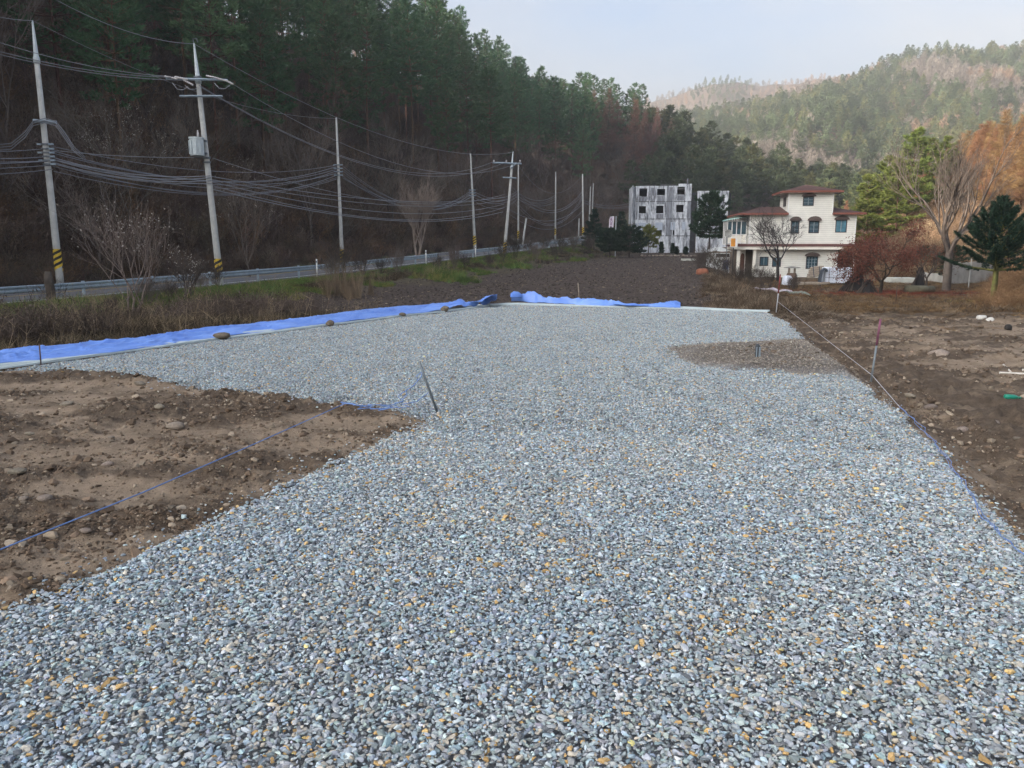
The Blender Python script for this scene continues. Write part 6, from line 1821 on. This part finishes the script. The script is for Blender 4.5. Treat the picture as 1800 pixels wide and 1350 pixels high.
# ---- stakes, strings, pipe
M_REBAR = mat('grey_rebar', (.20, .23, .25), .6, .25, 12, .3, 60, metal=.3)
M_RUST = mat('rusty_rod', (.10, .065, .05), .85, .3, 12)
M_PURPLE = mat('purple_paint', (.20, .075, .12), .7, .25, 12)
M_WOOD = mat('weathered_wood', (.30, .25, .20), .9, .25, 8, .3, 40)
def stake(b_px, t_px, zb, label, r, m, top_frac=None, top_m=None, dy=0.0, name='stake', cat='stake'):
    b = on_z(*b_px, zb); t = at_y(*t_px, b.y + dy); v = t - b
    o = thing(name, label, cat, b)
    if top_frac:
        MB().path([-v * .1, v * (1 - top_frac)], r, 8).build('shaft', m, o, True)
        MB().path([v * (1 - top_frac), v], r * 1.08, 8).build('painted_top', top_m, o, True)
    else:
        MB().path([-v * .1, v], r, 8).build('shaft', m, o, True)
    return b, t, o
sb, st_, _ = stake((768, 723), (737, 636), .0, 'leaning grey steel rod standing in the gravel with blue strings tied to it', .012, M_REBAR, dy=-.2)
s2b, s2t, _ = stake((1531, 670), (1548, 561), -.10, 'purple topped steel stake leaning right at the gravel corner', .013, M_REBAR, .42, M_PURPLE)
s3b, s3t, _ = stake((1365, 543), (1372, 482), -.25, 'red topped stake at the far right corner of the gravel', .016, mat('grey_white_rod', (.4, .4, .42), .6, .2, 10), .55, mat('red_paint', (.22, .05, .05), .7, .2, 10))
stake((72, 641), (69, 604), .0, 'thin dark rod standing at the left end of the gravel rim', .009, M_RUST)
stake((1018, 526), (1016, 497), -.1, 'thin pale stick standing beyond the far blue sheet', .018, M_WOOD)
stake((1575, 533), (1577, 503), -.9, 'thin dark stick in the weeds before the maple', .02, M_RUST)
M_STRB = mat('blue_string', (.16, .26, .52), .7, .15, 20)
M_STRW = mat('white_string', (.55, .56, .60), .7, .15, 20)
def string(pts, r, m, label):
    pts = [Vector(p) for p in pts]; o0 = pts[0].copy(); P = []
    for a, c in zip(pts[:-1], pts[1:]):
        n = max(2, int((c - a).length / .25))
        for k in range(n): P.append(a.lerp(c, k / n) - o0)
    P.append(pts[-1] - o0)
    o = MB().path(P, r, 5).build('string', m, None, True); o.location = o0
    return tag(o, label, 'string')
tie1 = sb.lerp(st_, .82); tie2 = sb.lerp(st_, .42)
mid = on_z(598, 713, .06)
string([on_z(-260, 1062, .10), on_z(0, 966, .10), on_z(250, 866, .10), on_z(430, 788, .09), mid], .0045, M_STRB, 'taut blue string crossing the left bare soil patch')
def loose(a, c, n, dz, sd_):
    r = np.random.default_rng(sd_); out = []
    for k in range(n + 1):
        p = a.lerp(c, k / n); q = p.copy()
        if 0 < k < n: q.x += r.normal(0, .035); q.y += r.normal(0, .035); q.z = max(.016, p.z * (1 - .85 * math.sin(math.pi * k / n))) + abs(r.normal(0, .006)) + dz
        out.append(q)
    return out
string(loose(mid, tie1, 26, .004, 1), .0042, M_STRB, 'loose blue string on the gravel leading to the top of the leaning rod')
string(loose(mid, tie1, 22, .008, 2), .0042, M_STRB, 'second loose blue string lying tangled beside the first on the gravel')
string(loose(on_z(640, 712, .03), tie2, 18, .004, 3), .0042, M_STRB, 'blue string tied low on the leaning rod')
ra = on_z(1366, 548, -.0); ra.z = -.12
rt = s2b.lerp(s2t, .10); s3tie = s3b.lerp(s3t, .22)
string([s3tie, rt], .0032, M_STRW, 'taut white string between the two right hand stakes')
string([rt, on_z(1582, 716, .02)], .0032, M_STRW, 'short white string from the purple topped stake down to the stones')
gr_pts = [on_z(a, c, .02) for a, c in [(1582, 716), (1612, 745), (1640, 775), (1668, 812), (1690, 845), (1712, 880), (1735, 915), (1765, 945), (1800, 975), (1850, 1020), (1930, 1085)]]
def wig(sd_):
    r = np.random.default_rng(sd_); o_ = []
    for a, c in zip(gr_pts[:-1], gr_pts[1:]):
        for k in range(4):
            p = a.lerp(c, k / 4); o_.append(Vector((p.x + r.normal(0, .012), p.y + r.normal(0, .012), .022 + abs(r.normal(0, .005)))))
    return o_ + [gr_pts[-1]]
string(wig(4), .0027, M_STRB, 'blue string lying along the right rim of the gravel')
string(wig(5), .0024, M_STRB, 'thinner blue strand twisted beside the string on the right rim')
# pipe stub in the spilled soil
p = on_z(1331, 630, .03); hgt = 26 * p.y / F_PX
pipe = thing('pipe_stub', 'dark grey ribbed conduit stub sticking up out of the spilled soil', 'pipe', p)
M_PIPE = mat('dark_grey_plastic', (.05, .06, .07), .45, .2, 6, spec=.4)
rp = 4.6 * p.y / F_PX
pts, rad = [], []
for i in range(17):
    f = i / 16; pts.append((0, 0, -.05 + (hgt * .9 + .05) * f)); rad.append(rp * (1 if i % 2 else .86))
MB().path(pts, rad, 12).build('corrugated_tube', M_PIPE, pipe, True)
MB().path([(0, 0, hgt * .88), (0, 0, hgt * .95), (rp * .1, 0, hgt)], [rp * .82, rp * .78, rp * .35], 12).build('cap', M_PIPE, pipe, True)
for a in (-2.2, -1.2, -.4):
    MB().box((rp * math.cos(a), rp * math.sin(a), hgt * .4), (.010, .010, hgt * .8)).build('strip', M_GALV, pipe)
def sp3(px, py, lift=0.0):
    p = on_z(px, py, -.2)
    for _ in range(5):
        zz_ = float(soil_z(np.array([p.x]), np.array([p.y]))[0][0]); p = on_z(px, py, zz_ + lift)
    return p
# white laths and a green bottle on the right
for (a, c, lab) in [((1757, 655), (1830, 659), 'long white lath lying on dark soil at the right edge'), ((1764, 641), (1776, 653), 'short white lath leaning across behind the long one'), ((1798, 650), (1812, 657), 'white lath end at the very right edge of the soil')]:
    p0, p1 = sp3(*a, .03), sp3(*c, .03); o = MB().path([Vector((0, 0, 0)), p1 - p0], .016, 4).build('lath', mat_cache('white_lath', (.60, .56, .50)), None); o.location = p0
    tag(o, lab, 'lath', 'white laths on the right soil')
p0, p1 = sp3(1766, 697, .025), sp3(1794, 699, .025); v = p1 - p0
bt = thing('bottle', 'green plastic bottle lying on the soil at the right', 'bottle', p0)
M_GPL = mat('green_plastic', (.01, .20, .13), .3, .2, 8, spec=.5)
MB().path([v * 0, v * .03, v * .62, v * .75, v * .86], [.018, .030, .030, .022, .012], 12).build('body', M_GPL, bt, True)
MB().path([v * .86, v * 1.0], [.015, .015], 10).build('cap', M_GPL, bt, True)

# ================================================================== GARDEN THINGS
M_PLAST = mat('white_sheeting', (.58, .62, .70), .55, .12, 2.5, .3, 6)
def drape(name, c, sx_, sy_, sz_, rz, m, label, cat, seed, group=None, parent=None, lump=.06, n=18):
    """a cloth thrown over a heap: closed lumpy form"""
    r = np.random.default_rng(seed); V, F = [], []
    for i in range(n + 1):
        th = math.pi / 2 * i / n
        for k in range(2 * n):
            a = math.pi * k / n; ca, sa = math.cos(a), math.sin(a)
            ex_ = .5
            rx = math.copysign(abs(ca) ** ex_, ca); ry = math.copysign(abs(sa) ** ex_, sa)
            ct, st = math.cos(th) ** ex_, math.sin(th) ** ex_
            V.append([rx * ct * sx_, ry * ct * sy_, st * sz_])
    V = np.array(V); d = fbm(V[:, 0] * 3 + seed, V[:, 1] * 3 + V[:, 2] * 4, seed, 4) * lump; V *= (1 + d)[:, None]
    for i in range(n):
        for k in range(2 * n): F.append((i * 2 * n + k, i * 2 * n + (k + 1) % (2 * n), (i + 1) * 2 * n + (k + 1) % (2 * n), (i + 1) * 2 * n + k))
    me = np_mesh(name, V, np.array(F), True); o = link_mesh(name, me, m, parent)
    if parent is None:
        o.location = c; o.rotation_euler = (0, 0, rz); tag(o, label, cat, group)
    else: o.location = c
    return o
# covered stack with ropes
yb = 55
q0 = at_y(1447, 497, yb); q1 = at_y(1492, 497, yb); zg = Hs((q0.x + q1.x) / 2, yb); topz = at_y(1470, 470, yb).z
cs = thing('covered_stack', 'boxy stack wrapped in white sheeting tied with dark cords before the house', 'stack', ((q0.x + q1.x) / 2, yb, zg), R(-4))
w_ = (q1.x - q0.x); hgt = topz - zg
b = MB(); b.bb(-w_ / 2, w_ / 2, -.4, .5, .15, hgt); sheetb = b.build('sheeting', M_PLAST, cs, bevel=.05)
M_CORD = mat_cache('dark_cord', (.05, .06, .08))
for f in (-.35, -.05, .22, .44): MB().bb(w_ * f - .012, w_ * f + .012, -.42, -.402, .16, hgt).build('cord', M_CORD, cs)
for f in (.45,): MB().bb(-w_ / 2, w_ / 2, -.42, -.402, hgt * f - .012, hgt * f + .012).build('cord', M_CORD, cs)
for xx in (-w_ * .35, w_ * .35): MB().bb(xx - .1, xx + .1, -.3, .4, -.1, .15).build('bearer', M_WOOD, cs)
# curved grey mat leaning on it
q = at_y(1444, 497, 54.4); 
cm = thing('rolled_mat', 'dark grey arched mat hanging over the left end of the white stack', 'mat', (q.x, 54.4, Hs(q.x, 54.4)), R(-10))
zt = at_y(1449, 471, 54.4).z - cm.location.z
pts_o = [(-.15, -.05), (-.12, zt * .45), (-.02, zt * .85), (.16, zt * 1.0), (.32, zt * .95), (.40, zt * .8)]
pts_i = [(.30, zt * .78), (.24, zt * .88), (.14, zt * .9), (.06, zt * .76), (.0, zt * .42), (.0, -.05)]
MB().prism(pts_o + pts_i, 'y', 0, .6).build('mat', mat_cache('dark_mat', (.055, .065, .08)), cm)
# woven crate / boards
q = at_y(1433, 488, 56); cr_ = thing('board_stack', 'tilted bundle of weathered boards beside the white wrapped stack', 'board stack', (q.x, 56, Hs(q.x, 56) + .45), R(-4))
for i in range(5):
    o = MB().box((.04 * i - .1, 0, .12 + .155 * i), (.84 + .06 * (i % 2), .5, .135), (0, R(-9), 0)).build('board', M_WOOD, cr_, bevel=.008)
for xx in (-.22, .2): MB().box((xx, -.26, .43), (.05, .02, .78), (0, R(-9), 0)).build('strap', M_CORD, cr_)
for i in range(3):
    q = at_y(1430 - 4 * i, 494 + 3 * i, 54.8 - .5 * i); o = MB().box((0, 0, .12), (2.2 - .2 * i, .28, .16)).build('plank', M_WOOD, None, bevel=.01); o.location = (q.x, q.y, Hs(q.x, q.y) + .05); o.rotation_euler = (0, 0, R(-3 + 4 * i))
    tag(o, ['grey plank lying at the foot of the house wall, rear of three', 'grey plank lying between two others before the house', 'grey plank lying nearest, before the board bundle'][i], 'plank', 'planks lying before the house')
# stove like lantern of stone
q = at_y(1391, 492, 57); ln_ = thing('garden_stove', 'round brown stove like stone lantern with a flat cap before the house', 'stove', (q.x, 57, Hs(q.x, 57)))
z1 = at_y(1391, 468, 57).z - ln_.location.z
MB().path([(0, 0, -.1), (0, 0, .1), (0, 0, z1 * .5), (0, 0, z1 * .62)], [.28, .34, .38, .30], 12).build('body', mat_cache('clay', (.13, .09, .07)), ln_, True)
for k in range(4):
    a = k * math.pi / 2 + .6; MB().tube((.27 * math.cos(a), .27 * math.sin(a), z1 * .62), (.27 * math.cos(a), .27 * math.sin(a), z1 * .9), .05, .05, 6).build('pillar', M_WOOD, ln_)
MB().path([(0, 0, z1 * .9), (0, 0, z1 * .93), (0, 0, z1 * 1.0)], [.62, .6, .10], 10).build('cap', mat_cache('stone_cap', (.20, .19, .17)), ln_)
q = at_y(1383, 500, 55); drape('cloth_heap', (q.x, 55, Hs(q.x, 55)), .30, .3, at_y(1383, 484, 55).z - Hs(q.x, 55), .3, M_PLAST, 'small white sheeted heap left of the stone lantern', 'heap', 31)
q = at_y(1394, 512, 49); V, F = bush_arrays(78, 46, at_y(1394, 482, 49).z - Hs(q.x, 49) + .1, .03, .22)
o = link_mesh('stick_bundle', np_mesh('stick_bundle', V, F), M_BARK); o.location = (q.x, 49, Hs(q.x, 49)); tag(o, 'dark upright bundle of twigs before the stone lantern', 'stick bundle')
# tipi shaped bundles of bean poles
def tipi(px, base, top, y, wid, n, label, seed, skew=0.0):
    q = at_y(px, base, y); zg = Hs(q.x, y); h_ = at_y(px, top, y).z - zg; r = np.random.default_rng(seed)
    o = thing('pole_bundle', label, 'pole bundle', (q.x, y, zg), 0, 'bean pole bundles stacked like tents in the garden')
    for i in range(n):
        a = r.uniform(0, 6.28); rr_ = wid * r.uniform(.6, 1.05); ph = Vector((rr_ * math.cos(a), rr_ * .6 * math.sin(a), -.05)); pt_ = Vector((skew + r.normal(0, .10), r.normal(0, .08), h_ * r.uniform(.88, 1.05)))
        MB().path([ph, pt_], [.035, .022], 5).build('pole', M_BARK if i % 3 else mat_cache('dark_pole', (.04, .035, .035)), o)
    MB().path([(skew * .55, 0, h_ * .1), (skew * .9, 0, h_ * .86)], [wid * .62, .10], 9).build('inner_stack', mat_cache('pole_core', (.022, .02, .02)), o)
    return o
tipi(1500, 509, 471, 46, 1.0, 60, 'wide dark bundle of bean poles leaning beside the white wrapped stack', 1, .25)
tipi(1612, 509, 470, 46.5, .62, 34, 'narrow dark bundle of bean poles left of the tall bare trunk', 2, .1)
tipi(1522, 516, 492, 44, .75, 30, 'low dark heap of bean poles under the maple', 3, .1)
# log
q0 = sp_ = at_y(1594, 510, 45); q1 = at_y(1640, 508, 45.5); zg = Hs((q0.x + q1.x) / 2, 45.2)
o = MB().path([(0, 0, .22), (q1.x - q0.x, .5, .2)], [.24, .20], 12).build('log', mat_cache('mossy_log', (.16, .15, .10), var=.3, scale=4, bump=.4), None, True); o.location = (q0.x, 45, zg); tag(o, 'pale mossy log lying at the foot of the bare pole bundle', 'log')
# garden walls
M_GWALL = mat('blotched_plaster', (.30, .29, .26), .92, .35, 1.4, .3, 12, (.46, .44, .40))
for (pa_, pb_, top, y0, y1, lab) in [((1658, 500), (1742, 492), 462, 56, 60, 'blotched plaster garden wall between the bare tree and the fir'), ((1612, 492), (1660, 500), 478, 64, 58, 'low pale wall seen between the pole bundle and the bare trunk')]:
    a = at_y(*pa_, y0); c = at_y(*pb_, y1); zt = at_y(pa_[0], top, y0).z; zb_ = min(Hs(a.x, y0), Hs(c.x, y1)) - .3
    t = thing('garden_wall', lab, 'wall', (a.x, a.y, zb_), math.atan2(c.y - a.y, c.x - a.x)); Lw = math.hypot(c.x - a.x, c.y - a.y); n = max(2, int(Lw / 1.0))
    for i in range(n): MB().bb(Lw * i / n + .012, Lw * (i + 1) / n - .012, -.09, .09, 0, zt - zb_ + .04 * math.sin(i * 2.1)).build('wall_panel', M_GWALL, t, bevel=.01)
q0 = at_y(1566, 505, 58); o = MB().bb(-.9, 1.0, -.6, .6, -.3, .42).build('concrete_block', mat_cache('pale_concrete', (.42, .43, .39), var=.15, scale=2), None, bevel=.03); o.location = (q0.x + .6, 58, Hs(q0.x, 58)); tag(o, 'low pale concrete block with a mossy top beyond the maple', 'block')
for (px, b_, t_, y, lab, ln) in [(1702, 505, 455, 50, 'thin grey pole leaning by the plaster wall', .3)]:
    q = at_y(px, b_, y); t2 = at_y(px + 6, t_, y); o = MB().path([Vector((0, 0, -.2)), t2 - q], .035, 6).build('post', M_CONC, None); o.location = q; tag(o, lab, 'post')
# fallen branches on the right bank
for (a, c, y, lab) in [((1752, 552), (1812, 512), 33, 'long dead branch lying across the right bank, lower one'), ((1770, 548), (1815, 516), 34, 'long dead branch lying across the right bank, upper one'), ((1757, 543), (1812, 540), 32, 'dead branch lying flat at the foot of the right bank')]:
    q0 = at_y(*a, y); q1 = at_y(*c, y + 1); zz0 = max(Hs(q0.x, q0.y) + .08, q0.z); o = MB().path([Vector((0, 0, 0)), (q1 - q0) * .5 + Vector((0, 0, .08)), q1 - q0], [.07, .05, .02], 6).build('fallen_branch', M_TWIG_PALE, None, True); o.location = (q0.x, q0.y, zz0); tag(o, lab, 'branch')
# pale plastic sheet and net in the weeds
def ground_sheet(name, px0, px1, y0, wd_, m, label, seed):
    a = gpt(*px0); c = gpt(*px1); V = []; nu, nv = 40, 10
    for i in range(nu + 1):
        for j in range(nv + 1):
            p = a.lerp(c, i / nu); yy = p.y + (j / nv - .5) * wd_; V.append((p.x, yy, Hs(p.x, yy) + .10))
    V = np.array(V); V[:, 2] += .16 * fbm(V[:, 0] * 1.6, V[:, 1] * 1.6, seed, 4) + .10 * np.sin(np.pi * (np.arange(len(V)) % (nv + 1)) / nv)
    i = np.arange((nu + 1) * (nv + 1)).reshape(nu + 1, nv + 1); F = np.stack([i[:-1, :-1], i[1:, :-1], i[1:, 1:], i[:-1, 1:]], -1).reshape(-1, 4)
    N = len(V); me = np_mesh(name, np.concatenate([V, V - np.array([0, 0, .01])]), np.concatenate([F, F[:, ::-1] + N]), True); return tag(link_mesh(name, me, m), label, 'plastic sheet')
ground_sheet('plastic_sheet', (1320, 510), (1385, 516), 0, 1.6, mat('dirty_film', (.40, .36, .40), .5, .3, 4, .4, 8), 'crumpled pale plastic film lying in the weeds before the house', 5)
ground_sheet('net_sheet', (1386, 518), (1418, 521), 0, 1.2, mat('grey_green_net', (.20, .22, .19), .8, .4, 6, .4, 12), 'grey green netting lying right of the pale plastic film', 6)
q = at_y(1234, 482, 58); drape('tarp_heap', (q.x, 58, Hs(q.x, 58)), .42, .4, .45, 0, mat('orange_brown_cover', (.26, .10, .06), .8, .25, 3), 'rust orange covered heap at the field edge left of the house', 'heap', 41)
q = at_y(1209, 462, 88); o = MB().bb(-.7, .9, -.4, .4, -.1, .16).build('concrete_slab', mat_cache('pale_concrete', (.42, .43, .39)), None, bevel=.02); o.location = (q.x, 88, Hs(q.x, 88) + .05); tag(o, 'pale slab lying at the far right corner of the field', 'slab')
# low stone border before the derelict building
for i in range(15):
    px = 1128 + 6.6 * i; q = at_y(px, 450, 106); o = bpy.data.objects.new('border_stone', rock_meshes[i % 6]); COL.objects.link(o)
    o.location = (q.x, 106 + rng.uniform(-.4, .4), Hs(q.x, 106) + .1); s_ = rng.uniform(.2, .36); o.scale = (s_, s_, s_); o.rotation_euler = (0, 0, rng.uniform(0, 6)); tag(o, 'pale stone in the row edging the field before the derelict building', 'stone', 'border stones before the derelict building')

# ================================================================== AIR
me = bpy.data.meshes.new('haze'); bmh = bmesh.new(); bmesh.ops.create_cube(bmh, size=1.0)
for v in bmh.verts: v.co = Vector((-1465 if v.co.x < 0 else 1465, -1465 if v.co.y < 0 else 1465, -4 if v.co.z < 0 else 290))
bmesh.ops.recalc_face_normals(bmh, faces=bmh.faces); bmh.to_mesh(me); bmh.free()
mh = bpy.data.materials.new('thin_haze'); mh.use_nodes = True
nn = mh.node_tree.nodes; nn.remove(nn['Principled BSDF'])
pv = nn.new('ShaderNodeVolumePrincipled'); pv.inputs['Color'].default_value = (.97, .98, 1.0, 1); pv.inputs['Density'].default_value = HAZE; pv.inputs['Anisotropy'].default_value = 0.55
mh.node_tree.links.new(pv.outputs['Volume'], nn['Material Output'].inputs['Volume'])
hz = link_mesh('haze', me, mh); tag(hz, kind='stuff', label='thin pale autumn haze lying over the whole valley', cat='haze')
